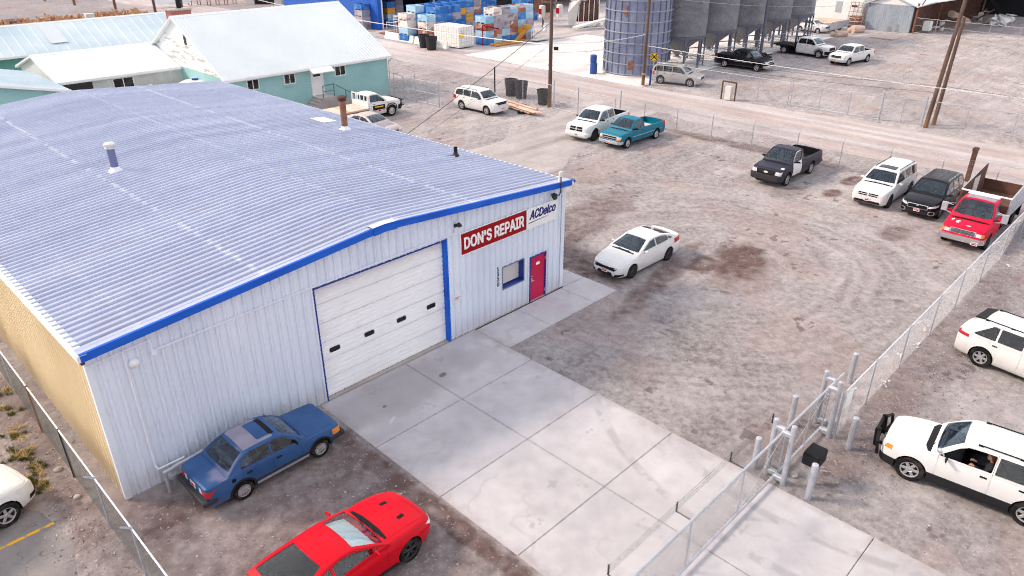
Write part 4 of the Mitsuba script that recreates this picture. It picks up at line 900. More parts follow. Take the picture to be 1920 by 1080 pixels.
part(hp, 'bin', MB().box((78.0, 55.6, 1.9), (80.2, 57.4, 4.2)).mesh(), 'm_rust_dark'); part(hp, 'tray', MB().box((78.0, 55.5, 1.0), (80.2, 55.6, 1.9)).mesh(), 'm_plank')
for x, y in ((78.0, 55.6), (80.2, 55.6), (78.0, 57.4), (80.2, 57.4)): part(hp, 'leg', MB().tube((x, y, 0), (x, y, 4.3), .06, 6).mesh(), 'm_charcoal')
bdm = thing('blue_drum', 'blue plastic drum at the left foot of the big grain bin', 'drum')
part(bdm, 'body', MB().lathe([(0, 0), (.34, 0), (.36, .1), (.35, .5), (.37, .55), (.35, .6), (.36, 1.0), (.33, 1.08), (0, 1.09)], 20, (56.5, 29.0, 0)).lathe([(0, 1.09), (.30, 1.09), (.33, 1.2), (.33, 1.75), (.28, 1.85), (0, 1.86)], 20, (56.55, 29.1, 0)).mesh(), 'm_blue_drum', smooth=40)

# ---------------------------------------------------------------- grain bin and hopper bins
gb = thing('grain_bin', 'big round steel grain bin with bands and upright ribs', 'grain bin')
cx, cy, R, HB = 60.4, 26.7, 3.22, 8.6
part(gb, 'shell', MB().lathe([(R, 0), (R, HB)], 72, (cx, cy, 0)).mesh(), 'm_silo', smooth=True)
part(gb, 'roof', MB().lathe([(R + .12, HB - .03), (R + .1, HB + .04), (.5, HB + 1.7), (.45, HB + 1.95), (0, HB + 2.0)], 48, (cx, cy, 0)).mesh(), 'm_silo')
for k in range(26):
    a = 2 * math.pi * k / 26 + .07
    part(gb, 'stiffener', (lambda m: (m[0] + [cx + (R + .03) * math.cos(a), cy + (R + .03) * math.sin(a), HB / 2], m[1]))(MB().cbox((0, 0, 0), (.08, .075, HB), rotz(a)).mesh()), 'm_hopper_leg')
for k in range(9):
    z = .25 + k * .98
    part(gb, 'band', MB().lathe([(R + .005, z - .05), (R + .085, z - .045), (R + .085, z + .045), (R + .005, z + .05)], 72, (cx, cy, 0)).mesh(), 'm_band')
part(gb, 'footing', MB().lathe([(R + .35, 0), (R + .3, .12), (R - .1, .13)], 60, (cx, cy, 0)).mesh(), 'm_pad')
a = math.atan2(-.8, -.6) - .45
d = np.array([math.cos(a), math.sin(a)])
part(gb, 'access_door', (lambda m: (m[0] + [cx + d[0] * (R + .06), cy + d[1] * (R + .06), 1.15], m[1]))(MB().cbox((0, 0, 0), (.10, .52, .85), rotz(a)).mesh()), 'm_rust')
for z, y in ((5.9, .0), (6.5, .0)):
    part(gb, 'hatch', (lambda m: (m[0] + [cx + math.cos(a - .25) * (R + .04), cy + math.sin(a - .25) * (R + .04), z], m[1]))(MB().tube((0, 0, 0), (math.cos(a - .25) * .06, math.sin(a - .25) * .06, 0), .2, 14).mesh()), 'm_rust')
for k, x in enumerate((66.9, 73.3, 79.8, 86.3, 92.8)):
    hb = thing('hopper_bin', ['nearest hopper bottom grain bin beside the big banded bin', 'second hopper bottom grain bin from the big banded bin', 'middle one of the five hopper bottom grain bins', 'fourth hopper bottom grain bin from the big banded bin', 'farthest hopper bottom grain bin at the end of the row'][k], 'grain bin')
    y, r, z0, z1, za = 26.0, 2.78, 3.05, 10.5, .95
    zz = np.arange(z0, z1, .055)
    part(hb, 'shell', MB().lathe([(r + .022 * (1 if i % 2 else -1), z) for i, z in enumerate(zz)], 64, (x, y, 0)).mesh(), 'm_hopper', smooth=25)
    part(hb, 'roof', MB().lathe([(r + .1, z1 - .05), (.4, z1 + 1.5), (0, z1 + 1.5)], 40, (x, y, 0)).mesh(), 'm_hopper')
    part(hb, 'cone', MB().lathe([(r - .02, z0 + .02), (.26, za + .1), (.22, za - .1), (0, za - .1)], 48, (x, y, 0)).mesh(), 'm_hopper', smooth=30)
    part(hb, 'ring_beam', MB().lathe([(r + .02, z0 - .1), (r + .07, z0 - .1), (r + .07, z0 + .12), (r + .02, z0 + .12)], 48, (x, y, 0)).mesh(), 'm_hopper_leg')
    n = 10
    for i in range(n):
        b = 2 * math.pi * (i + .35) / n; lx, ly = x + (r - .0) * math.cos(b), y + (r - .0) * math.sin(b)
        m = MB().cbox((lx, ly, z0 / 2 + .02), (.15, .22, z0), rotz(b))
        g = np.array([-math.sin(b), math.cos(b)])
        for s in (-1, 1): m.raw(*hull([(lx + s * g[0] * .08, ly + s * g[1] * .08, z0 - .55), (lx + s * g[0] * .08, ly + s * g[1] * .08, z0 - .02), (lx + s * g[0] * .5, ly + s * g[1] * .5, z0 - .02), (lx * .998 + x * .002 + s * g[0] * .08, ly * .998 + y * .002 + s * g[1] * .08, z0 - .3)]))
        part(hb, 'leg', m.mesh(), 'm_hopper_leg')
    part(hb, 'brace_ring', MB().lathe([(r - .08, .55), (r + .02, .55), (r + .02, .67), (r - .08, .67)], 40, (x, y, 0)).mesh(), 'm_galv')
    part(hb, 'slide_gate', MB().cbox((x, y, za - .12), (.6, .6, .1)).tube((x, y, za - .15), (x + .9, y, .5), .06, 6).mesh(), 'm_galv')

# ---------------------------------------------------------------- far right sheds and odds and ends
gs = thing('grey_gable_shed', 'grey corrugated gable shed with white roof at the top right', 'building')
part(gs, 'wall', MB().box((108.6, 16.3, 0), (122, 22.3, 3.45)).mesh(), 'm_shed_grey')
u, h = rib_profile(16.3, 22.3, .03)
part(gs, 'front_sheet', (lambda vf: (vf[0], vf[1][:, ::-1]))(grid_mesh(np.stack([np.c_[108.58 - h, u, np.full_like(u, .03)], np.c_[108.58 - h, u, np.full_like(u, 3.45)]], 0))), 'm_shed_grey')
part(gs, 'gable_wall', MB().poly([(16.3, 3.45), (22.3, 3.45), (19.3, 4.5)], 108.56, 108.7, (1, 2, 0)).mesh(), 'm_white')
part(gs, 'roof', MB().poly([(22.8, 3.3), (19.3, 4.62), (15.8, 3.3), (15.8, 3.42), (19.3, 4.74), (22.8, 3.42)], 108.2, 122.3, (1, 2, 0)).mesh(), 'm_white_roof')
ln = thing('lean_to', 'open white roofed lean-to on rusty posts full of machinery', 'building')
part(ln, 'roof', MB().poly([(16.0, 3.45), (8.0, 5.2), (8.0, 5.32), (16.0, 3.57)], 112, 140, (1, 2, 0)).poly([(15.8, 3.28), (15.8, 3.40), (14.6, 3.9), (14.6, 3.78)], 108.2, 113, (1, 2, 0)).mesh(), 'm_white_roof')
part(ln, 'back_wall', MB().box((139.7, 6, 0), (140, 30, 5)).mesh(), 'm_dark_inside'); part(ln, 'side_wall', MB().box((109, 16.0, 0), (140, 16.25, 3.3)).mesh(), 'm_rust_dark')
for x, y in ((108.9, 15.9), (116.0, 15.2), (124.5, 14.6), (133, 14.0)): part(ln, 'post', MB().tube((x, y, 0), (x, y, 3.8), .14, 8).tube((x, y, 2.6), (x + 2.2, y, 4.0), .09, 6).mesh(), 'm_rust')
def junk(name, label, cat, pts, mat, group=None): return single(name, hull(pts), mat, label, cat, group)
junk('farm_tank', 'pale cylinder tilted under the lean-to roof', 'tank', [(118 + 2.6 * t + .45 * math.cos(a) * .5, 14.2 - 1.6 * t + .45 * math.sin(a), 1.9 - 1.2 * t + .45 * math.cos(a)) for t in (0, 1) for a in np.linspace(0, 5.6, 9)], 'm_plank')
junk('white_cabinet', 'white box cabinet standing by the rusty lean-to post', 'cabinet', [(110.2 + a, 14.3 + b, c_) for a in (0, 1.0) for b in (0, .9) for c_ in (.3, 1.5)], 'm_white')
for i, (x, y, lab) in enumerate(((112.5, 13.9, 'dark machine frame nearest the front under the lean-to'), (121, 13.8, 'dark machine frame in the middle under the lean-to'), (128, 13.2, 'dark machine frame deep under the lean-to'))):
    k = thing('machine_frame', lab, 'machine')
    part(k, 'beam', MB().tube((x, y, .4), (x + 3, y - 1.2, 1.6), .12, 6).tube((x, y + 1, .4), (x + 3, y - .2, 1.6), .12, 6).mesh(), 'm_rust_dark'); part(k, 'cross_bar', MB().tube((x + .5, y, .6), (x + .5, y + 1, .6), .1, 6).tube((x + 2.4, y - .9, 1.3), (x + 2.4, y + .1, 1.3), .1, 6).tube((x + 1.4, y, .05), (x + 1.4, y, 1.2), .35, 10).mesh(), 'm_offwhite' if i != 1 else 'm_rust')
tp = MB()
for _ in range(26):
    c_ = np.array([124 + rng.uniform(0, 8), 9.8 + rng.uniform(-1.0, 1.4), rng.uniform(.2, 1.1)]); tp.raw(*hull(c_ + rng.normal(0, .45, (7, 3)) * [1, 1, .5]))
single('plastic_heap', tp.mesh(), 'm_white', 'heap of torn white plastic sheeting before the lean-to', 'plastic')
rv = thing('camper_trailer', 'white camper trailer parked at the far end of the lean-to', 'camper')
part(rv, 'body', MB().rbox((146, 15.2, .7), (154, 17.8, 3.4), .25).mesh(), 'm_white'); part(rv, 'window', MB().box((145.97, 15.8, 2.0), (146.0, 17.2, 2.8)).mesh(), 'm_pane')
part(rv, 'wheel', MB().tube((149, 15.1, .4), (149, 15.5, .4), .4, 12).mesh(), 'm_rubber'); part(rv, 'skirt', MB().box((146.2, 15.4, .4), (153.8, 17.6, .72)).mesh(), 'm_galv')
sd = thing('far_blue_drum', 'blue drum by the far building at the top right', 'drum')
put(sd, MB().lathe([(0, 0), (.6, 0), (.63, 1), (.6, 2.0), (0, 2.0)], 16, (151, 13.4, 0)).mesh(), 'm_blue_drum', smooth=40)
fb = thing('far_tan_building', 'pale tan block building at the top right corner', 'building')
part(fb, 'wall', MB().box((154, 4, 0), (172, 13, 5)).mesh(), 'm_block'); part(fb, 'roof', MB().box((153.5, 3.5, 5), (172.5, 13.5, 5.3)).mesh(), 'm_white_roof'); part(fb, 'door', MB().box((153.96, 7, 0), (154.0, 9.5, 3)).mesh(), 'm_rust_dark')
wb = thing('white_warehouse', 'white plastered building behind the farthest hopper bin', 'building')
part(wb, 'wall', MB().box((110.3, 23.6, .5), (126, 40, 6)).mesh(), 'm_white'); part(wb, 'base', MB().box((110.2, 23.5, 0), (126, 40, .5)).mesh(), 'm_block')
part(wb, 'roof', MB().box((110, 23.3, 6), (126.3, 40.3, 6.3)).mesh(), 'm_white_roof'); part(wb, 'window', MB().box((110.24, 26.6, 1.7), (110.29, 27.5, 3.2)).mesh(), 'm_galv'); part(wb, 'vent', MB().box((110.24, 24.4, 2.6), (110.29, 25.2, 2.8)).mesh(), 'm_charcoal')
tr = thing('low_trailer', 'low grey trailer with slatted deck parked beside the white warehouse', 'trailer')
for k in range(9): part(tr, 'slat', MB().box((100.9 + k * .62, 23.9, 1.25), (101.3 + k * .62, 27.6, 1.32)).mesh(), 'm_plank')
part(tr, 'side_panel', MB().box((100.6, 23.75, .4), (106.6, 23.85, 1.35)).mesh(), 'm_galv'); part(tr, 'frame', MB().box((100.6, 23.9, 1.0), (106.6, 24.1, 1.24)).box((100.6, 27.4, 1.0), (106.6, 27.6, 1.24)).mesh(), 'm_galv')
for x in (102.5, 104.5): part(tr, 'wheel', MB().tube((x, 23.95, .42), (x, 24.2, .42), .42, 12).mesh(), 'm_rubber')
pb_ = thing('pallet_stack', 'stack of reddish brown wooden pallets beside the tall wire gate', 'pallets')
for k in range(11): part(pb_, 'pallet', MB().rbox((106.9 + rng.normal(0, .04), 22.6, .02 + k * .16), (108.1 + rng.normal(0, .04), 24.0, .13 + k * .16), .01).mesh(), 'm_rust' if k % 3 else 'm_plank')
wgte = thing('wire_panel_gate', 'tall rusty square mesh panel leaning at the white warehouse', 'gate')
gm = MB()
for y in np.linspace(22.5, 25.2, 6): gm.tube((109.6, y, .1), (110.0, y, 3.3), .03, 5)
for z in np.linspace(.2, 3.2, 6): gm.tube((109.6 + z * .12, 22.5, z), (109.6 + z * .12, 25.2, z), .03, 5)
put(wgte, gm.mesh(), 'm_rust')
for i, (x, y, r, lab) in enumerate(((98.2, 22.0, .45, 'weathered log lying left of the other log in the far lot'), (103.4, 21.9, .55, 'thick log piece lying before the pallet stack'))):
    single('log', (MB().tube((x, y, r * .8), (x + 1.5, y - .9, r * .8), r, 12, r * .8).ball((x + .2, y + .4, .3), .35)).mesh(), 'm_plank', lab, 'log')
single('loose_plank', MB().rbox((100.6, 15.6, .02), (101.0, 18.4, .16), .02).mesh(), 'm_plank', 'long pale plank lying alone in the far lot', 'plank')
sc_ = MB()
for _ in range(40):
    c_ = np.array([75.0 + rng.uniform(0, 3.0), 21.2 + rng.uniform(-1.0, 1.0), rng.uniform(.05, .35)]); sc_.raw(*hull(c_ + rng.normal(0, .22, (6, 3)) * [1, 1, .4]))
labels['scrap_pile'] = {'kind': 'stuff', 'label': 'dark scrap pile between black pickup and flatbed truck', 'category': 'scrap'}
put('scrap_pile', sc_.mesh(), 'm_charcoal')
eb = thing('electric_box', 'pale electric box inside a rusty pipe guard by the far gate', 'electric box')
part(eb, 'guard', MB().path([(55.5, 13.9, 0), (55.5, 13.9, 1.55), (55.5, 12.6, 1.55), (55.5, 12.6, 0)], .07).mesh(), 'm_rust_dark'); part(eb, 'cabinet', MB().rbox((55.3, 12.95, .05), (55.75, 13.5, 1.2), .02).mesh(), 'm_offwhite')
# far buildings at the top left
fw = thing('far_grey_warehouse', 'pale grey warehouse with roller doors at the top left distance', 'building')
part(fw, 'wall', (lambda m: (m[0] @ rotz(-.88).T + [63.0, 113.5, 0], m[1]))(MB().box((0, 0, 0), (26, 10, 6)).mesh()), 'm_offwhite')
for k, mt in ((1.5, 'm_pane'), (6.5, 'm_shed_grey'), (14, 'm_shed_grey'), (20, 'm_charcoal')):
    part(fw, 'roller_door', (lambda m: (m[0] @ rotz(-.88).T + [63.0, 113.5, 0], m[1]))(MB().box((k, -.06, 0), (k + 3.6, .0, 4)).mesh()), mt)
for i, (x, y) in enumerate(((55.0, 118.0), (57.5, 116), (60.2, 115.0))):
    k = thing('rack_frame', ['red steel rack frame farthest left at the far warehouse', 'red steel rack frame in the middle at the far warehouse', 'red steel rack frame nearest the far warehouse'][i], 'rack')
    m = MB()
    for a in (0, 1.6):
        for z in (0, 1.5, 3.0): m.tube((x + a, y, z), (x + a, y + 1.2, z), .07, 5)
        m.tube((x + a, y, 0), (x + a, y, 3.2), .08, 5).tube((x + a, y + 1.2, 0), (x + a, y + 1.2, 3.2), .08, 5)
    put(k, m.mesh(), 'm_rust')
single('far_white_boat', hull([(49, 118, .6), (54, 116.5, .6), (49.3, 119.2, .6), (54, 117.8, .6), (48.6, 118.4, 1.5), (54.6, 116.3, 1.3), (54.4, 118.2, 1.3), (49.2, 119.8, 1.5)]), 'm_white', 'small white boat hull beyond the brick chimney', 'boat')
single('dark_slab_pile', MB().rbox((14, 108.5, 0), (26.5, 112, .9), .1).mesh(), 'm_rust_dark', 'low dark slab pile beside the dry brush at the top left', 'pile')
single('brush_box', MB().rbox((33.2, 103.5, 0), (34.4, 104.6, 1.6), .05).mesh(), 'm_offwhite', 'pale utility box standing in the dry brush', 'box')
# ---------------------------------------------------------------- vehicles
def man(v, f):
    m = m3.Manifold(m3.Mesh(np.ascontiguousarray(v, np.float32), np.ascontiguousarray(f, np.uint32)))
    return m
def mesh_of(m):
    q = m.to_mesh()
    return np.array(q.vert_properties[:, :3], float), np.array(q.tri_verts)
def loft(rings):
    R = np.asarray(rings, float); k, n = R.shape[:2]
    v = np.vstack([R.reshape(-1, 3), R[0].mean(0), R[-1].mean(0)])
    i = np.arange(n); j = (i + 1) % n; f = []
    for a in range(k - 1):
        f += [np.stack([a * n + i, a * n + j, (a + 1) * n + j], 1), np.stack([a * n + i, (a + 1) * n + j, (a + 1) * n + i], 1)]
    f += [np.stack([j, i, i * 0 + k * n], 1), np.stack([(k - 1) * n + i, (k - 1) * n + j, i * 0 + k * n + 1], 1)]
    f = np.vstack(f)
    vol = np.einsum('ij,ij->i', v[f[:, 0]], np.cross(v[f[:, 1]], v[f[:, 2]])).sum()
    return man(v, f if vol > 0 else f[:, ::-1])
def ring(half):
    h = np.asarray(half, float)
    return np.vstack([h, (h[1:-1] * [-1, 1])[::-1]])
def prism(poly, lo, hi, ax):
    """Polygon (shapely or points) extruded along axis ax; ax 'y' takes (s, z), 'z' takes (s, y), 'x' takes (y, z). s runs back from the nose."""
    polys = [poly] if not hasattr(poly, 'geoms') else list(poly.geoms)
    out = m3.Manifold()
    for P in polys:
        P = P if hasattr(P, 'exterior') else Polygon(P)
        if P.is_empty or P.area < 1e-5: continue
        mb = MB().poly(P, lo, hi, {'y': (0, 2, 1), 'z': (0, 1, 2), 'x': (1, 2, 0)}[ax])
        v, f = mb.mesh()
        out = out + man(v, f)
    return out
def mbox(lo, hi): return m3.Manifold.cube(np.subtract(hi, lo).tolist()).translate(list(lo))
def ycyl(s, z, r, y0, y1, n=40):
    a = np.arange(n) * 2 * np.pi / n
    return prism(np.c_[s + r * np.cos(a), z + r * np.sin(a)], y0, y1, 'y')

_rims = {}
def wheel_meshes(R, tw, rr, style):
    key = (round(R, 3), round(tw, 3), round(rr, 3), style)
    if key in _rims: return _rims[key]
    h = tw / 2; M = np.array([[1, 0, 0], [0, 0, 1], [0, -1, 0.0]])
    t = MB().lathe([(rr * 0.97, -h * .8), (R * 0.86, -h), (R - .012, -h * .86), (R, -h * .6), (R, h * .6), (R - .012, h * .86), (R * 0.86, h), (rr * 1.03, h * .92), (rr * 0.97, h * .8)], 32, M=M)
    t.lathe([(0.0, h * .18), (rr * 0.98, h * .18), (rr * 0.98, -h * .7), (0, -h * .7)], 24, M=M)
    v, f = t.mesh(); t = mikit.ply((v, f), 'm_rubber', smooth=40)
    r = MB().lathe([(rr * 0.99, h * .15), (rr * 0.90, h * .30), (rr * 0.88, h * .80), (rr * 1.0, h * .88), (rr * 1.0, h * .70)], 28, M=M)
    n, w, hub = {'five': (5, .17, .26), 'six': (6, .17, .28), 'twin': (10, .075, .26), 'ten': (10, .085, .24), 'vent': (18, .055, .60), 'steel': (8, .20, .52)}[style]
    r.lathe([(0.0, h * .80), (rr * hub * .5, h * .82), (rr * hub, h * .70), (rr * hub, h * .3)], 20, M=M)
    for k in range(n):
        a = 2 * math.pi * k / n
        if style == 'twin': a = 2 * math.pi * (k // 2) / 5 + (0.17 if k % 2 else -0.17)
        q = MB().rbox((rr * hub * .8, h * .38, -w * rr), (rr * .93, h * .74, w * rr), 0.008)
        vv, ff = q.mesh()
        c, s = math.cos(a), math.sin(a)
        r.raw(np.c_[vv[:, 0] * c - vv[:, 2] * s, vv[:, 1], vv[:, 0] * s + vv[:, 2] * c], ff)
    rim = mikit.ply(r.mesh(), 'm_rim', smooth=35)
    _rims[key] = (t, rim); return _rims[key]

SIDE = [(0, .91), (.10, .955), (.30, .985), (.50, 1.0), (.72, .993), (.88, .975), (1, .95)]
class Car:
    def __init__(c, name, label, cat, at, heading, side, paint, L, W, H, fo, wb, R, top, gh, plan=None, zb=0.2, er=.06, crown=.035, rw=.80, side_prof=SIDE, group=None, hroof=None):
        c.key = thing(name, label, cat, group); c.paint = paint
        c.L, c.W, c.H, c.fo, c.wb, c.R, c.zb, c.er, c.crown = L, W, H, fo, wb, R, zb, er, crown
        c.rw = rw * W / 2
        plan = plan or [(0, .84), (.12, .90), (.45, .975), (1.0, 1), (L - .9, 1), (L - .3, .97), (L, .90)]
        c._top = PchipInterpolator(*np.array(top, float).T); c._hw = PchipInterpolator(*np.array(plan, float).T)
        c._side = PchipInterpolator(*np.array(side_prof, float).T)
        c.gh = np.array(gh, float) if gh is not None else None
        # heading: degrees; at = ground contact of the visible front wheel; side: +1 if that is the car's left
        h = math.radians(heading); inward = np.array([math.sin(h), -math.cos(h)]) * side
        o = np.asarray(at, float) + inward * (W / 2 - 0.05)
        c.M = T().translate([o[0], o[1], 0]) @ T().rotate([0, 0, 1], heading) @ T().translate([fo, 0, 0]) @ T().scale([-1, 1, 1])
        c.h, c.o = h, o
        c.solid = c.lower(0)
        c.cab = c.house(0) if gh is not None else None
        c.full = c.solid + c.cab if c.cab is not None else c.solid
        c.big = None; c.cuts = []; c.windows = []
    def top(c, s): return float(c._top(np.clip(s, c._top.x[0], c._top.x[-1])))
    def hw(c, s): return float(c._hw(np.clip(s, 0, c.L))) * c.W / 2
    def lower(c, d):
        L = c.L
        u = np.unique(np.r_[0, .004, .012, .025, .045, .07, .1, .14, .19, .25, .33, .42, np.linspace(.55, L - .55, 30), L - np.array([.42, .33, .25, .19, .14, .1, .07, .045, .025, .012, .004, 0])])
        tt = np.array([0, .05, .1, .2, .35, .5, .65, .8, .92, 1.0]); rings = []
        for s in u:
            t = min(s, L - s) / 0.13
            q = 1 - math.sqrt(max(0, 1 - (1 - min(t, 1)) ** 2))
            w = c.hw(s) - q * .09 + d; zt = c.top(s) - q * .035 + d; zb = c.zb + q * .05 - d
            if s < .9: zb += .06 * (1 - s / .9) ** 2
            er = min(c.er, (zt - zb) * .3); zs = zt - er
            half = [(0, zb), (w * .6, zb)] + [(w * float(c._side(t_)), zb + (zs - zb) * t_) for t_ in tt]
            w1 = w * float(c._side(1.0))
            half += [(w1 - er * (1 - math.cos(a)) * 1.2, zs + er * math.sin(a)) for a in (.4, .8, 1.2, 1.5708)]
            wt = w1 - er * 1.2
            half += [(wt * f, zt + c.crown * (1 - f * f)) for f in (.75, .4, 0)]
            r = ring(half); ss = s + (d if s > L / 2 else -d) * (1 if (s < .3 or s > L - .3) else 0)
            rings.append(np.c_[np.full(len(r), ss), r])
        return loft(rings)
    def gz(c, s): return float(np.interp(s, c.gh[:, 0], c.gh[:, 1]))
    def house(c, d):
        s0, s1 = c.gh[0, 0], c.gh[-1, 0]
        P = PchipInterpolator(c.gh[:, 0], c.gh[:, 1])
        u = np.unique(np.r_[np.linspace(s0, s1, 34), c.gh[:, 0], s0 + .02, s1 - .02]); Hm = c.gh[:, 1].max(); rings = []
        for s in u:
            belt = c.top(s); z = max(float(P(s)), belt + .004) + d
            wb = c.hw(s) * float(c._side(1.0)) - .012
            wt = wb + (c.rw - wb) * min(1, max(0, (z - belt) / (Hm - belt)))
            wb += d; wt += d
            er = max(.004, min(.085, (z - belt) * .45)); zl = belt - .10
            k = (wt - wb) / max(z - belt, .02)
            half = [(0, zl), (wb * .7, zl), (wb, zl), (wb, belt - .03)]
            za = z - er
            for t in (.0, .33, .66, 1.0):
                zz = belt + (za - belt) * t + .001 * t; half.append((wb + k * (zz - belt), zz))
            wa = half[-1][0]; we = wa - er
            half += [(we + er * math.cos(a), za + er * math.sin(a)) for a in (.35, .7, 1.05, 1.35)]
            half += [(we * f, z + .045 * (1 - f * f)) for f in (.95, .7, .35, 0)]
            r = ring(half); ss = s - d if s == s0 else s + d if s == s1 else s
            rings.append(np.c_[np.full(len(r), ss), r])
        return loft(rings)
    def add(c, name, m, mat, smooth=30, parent=None, label=None):
        if isinstance(m, m3.Manifold):
            if m.num_tri() == 0: return None
            v, f = mesh_of(m)
        else: v, f = m.mesh() if isinstance(m, MB) else m
        return part(parent or c.key, name, (v, f[:, ::-1]), mat, smooth, c.M, label)
    # -- glass
    def sides(c, pillars, inset=.075, s_end=None, end_lean=0.0, belt_gap=.03, dark_from=None, s_start=None):
        """Side window openings cut between pillars; each a pane of its own."""
        P = Polygon([(c.gh[0, 0], -1)] + [tuple(g) for g in c.gh] + [(c.gh[-1, 0], -1)]).buffer(-inset, join_style=2)
        s = np.linspace(c.gh[0, 0], c.gh[-1, 0], 40)
        band = Polygon([(a, c.top(a) + belt_gap) for a in s] + [(s[-1], 9), (s[0], 9)])
        P = P.intersection(band)
        if s_start is not None: P = P.intersection(sbox(s_start, -1, 20, 9))
        if s_end is not None:
            zb = c.top(s_end)
            P = P.intersection(Polygon([(-1, -1), (s_end, -1), (s_end, zb), (s_end - end_lean, c.H), (-1, c.H + .5)]))
        for q in pillars:
            q = q if isinstance(q, tuple) else (q, .055)
            lean = q[2] if len(q) > 2 else .03
            z0 = c.top(q[0]); P = P.difference(Polygon([(q[0] - q[1] / 2, z0 - .2), (q[0] + q[1] / 2, z0 - .2), (q[0] + q[1] / 2 + lean, c.H + .1), (q[0] - q[1] / 2 + lean, c.H + .1)]))
        for g in (P.geoms if hasattr(P, 'geoms') else [P]):
            g = g.buffer(-.03).buffer(.03, quad_segs=3)
            if g.is_empty or g.area < .01: continue
            for sg in (1, -1):
                c.windows.append(('side_window', g, 'y', (.2, 1.6) if sg > 0 else (-1.6, -.2), dark_from is not None and g.centroid.x > dark_from))
    def shield(c, s0, s1, front=True, trim=.085, dark=False, name=None):
        """Sloped front or rear glass between stations s0 (low) and s1 (high)."""
        zl, zh = c.gz(s0), c.gz(s1)
        w0 = c.hw(s0) * float(c._side(1.0)) - trim - (.012 + (c.hw(s0) * .95 - c.rw) * .1); w1 = c.rw - trim * .95
        lo = c.top(c.gh[0, 0] if front else c.gh[-1, 0]) - .01
        b = .05 if front else .04
        sg = 1 if s1 > s0 else -1
        g = Polygon([(s0 + sg * .03, -w0), (s0 - sg * b * .2, -w0 * .5), (s0 - sg * b * .3, 0), (s0 - sg * b * .2, w0 * .5), (s0 + sg * .03, w0), (s1, w1), (s1 - sg * .02, w1 * .5), (s1 - sg * .02, 0), (s1 - sg * .02, -w1 * .5), (s1, -w1)]).buffer(-.03).buffer(.03)
        c.windows.append((name or ('windshield' if front else 'rear_window'), g, 'z', (lo, c.H + .3), dark))
    def backlight(c, z0, z1, w0, w1, s_from, dark=True):
        c.windows.append(('rear_window', Polygon([(-w0, z0), (w0, z0), (w1, z1), (-w1, z1)]).buffer(-.03).buffer(.03), 'x', (s_from, c.L + .5), dark))
    def patch(c, name, poly, ax, lo, hi, mat, out=.006, deep=.03, label=None, parent=None, full=False):
        """A piece that follows the body's surface, standing slightly proud of it."""
        if c.big is None: c.big = {}
        if (out, full) not in c.big:
            b = c.lower(out)
            if full and c.cab is not None: b = b + c.house(out)
            c.big[(out, full)] = b
        if ('in', deep, full) not in c.big:
            b = c.lower(-deep)
            if full and c.cab is not None: b = b + c.house(-deep)
            c.big[('in', deep, full)] = b
        m = (c.big[(out, full)] - c.big[('in', deep, full)]) ^ prism(poly, lo, hi, ax)
        if c.arches: m = m - c.arches
        return c.add(name, m, mat, 30, parent, label)
    def mirrored(c, name, pts, ax, lo, hi, mat, **k):
        P = np.array(pts, float)
        if ax in ('x',):
            c.patch(name, P, ax, lo, hi, mat, **k); c.patch(name, (P * [-1, 1])[::-1], ax, lo, hi, mat, **k)
        elif ax == 'z':
            c.patch(name, P, ax, lo, hi, mat, **k); c.patch(name, (P * [1, -1])[::-1], ax, lo, hi, mat, **k)
        else:
            c.patch(name, P, ax, .2, 2, mat, **k); c.patch(name, P, ax, -2, -.2, mat, **k)
    def build(c, doors=(), hood=None, trunk=None, cabin=None, ra=None, seats='m_seat_dark', wheels='five', rim='m_rim', rr=None, tw=.215, glass='m_glass', bed=None, door_z=None, deepcut=True, well=True, door_mats={}, mirror=None, handles='m_plastic', open_side=False):
        ra = ra or c.R + .045; rr = rr or c.R * .64
        ax = [c.fo, c.fo + c.wb]
        c.arches = m3.Manifold()
        for s in ax:
            for g in (1, -1):
                y0 = c.hw(s) - .34
                c.arches = c.arches + ycyl(s, c.R + .02, ra, min(g * y0, g * 1.4), max(g * y0, g * 1.4))
        body = c.full
        inner = c.lower(-.04)
        cav = m3.Manifold()
        if c.cab is not None and cabin:
            hc = c.house(-.035)
            s0, s1, zf = cabin
            w = min(c.hw(s0 + .3), c.hw(s1 - .1)) * .95 - .10
            box = prism(Polygon([(s0, zf + .25), (s0 + .35, zf), (s1, zf), (s1, 3), (s0, 3)]), -w, w, 'y') ^ inner
            cav = hc + box
            tub = (box - prism(Polygon([(s0 + .03, zf + .28), (s0 + .37, zf + .03), (s1 - .03, zf + .03), (s1 - .03, 4), (s0 + .03, 4)]), -w + .03, w - .03, 'y'))
            c.add('interior', tub ^ mbox((0, -2, 0), (20, 2, c.top((s0 + s1) / 2) - .03)), 'm_interior')
            zc = c.top(c.gh[0, 0])
            c.add('dashboard', MB().raw(*hull([(s0 + .02, y, z) for y in (-w + .04, w - .04) for z in (zc - .22, zc - .10)] + [(s0 + .52, y, z) for y in (-w + .04, w - .04) for z in (zc - .32, zc - .10)] + [(s0 + .35, y, zc - .04) for y in (-w + .08, w - .08)])), 'm_interior')
            c.seat_z = zf
        inner = inner + cav
        shell = c.full - inner
        cutW = m3.Manifold(); panes = []
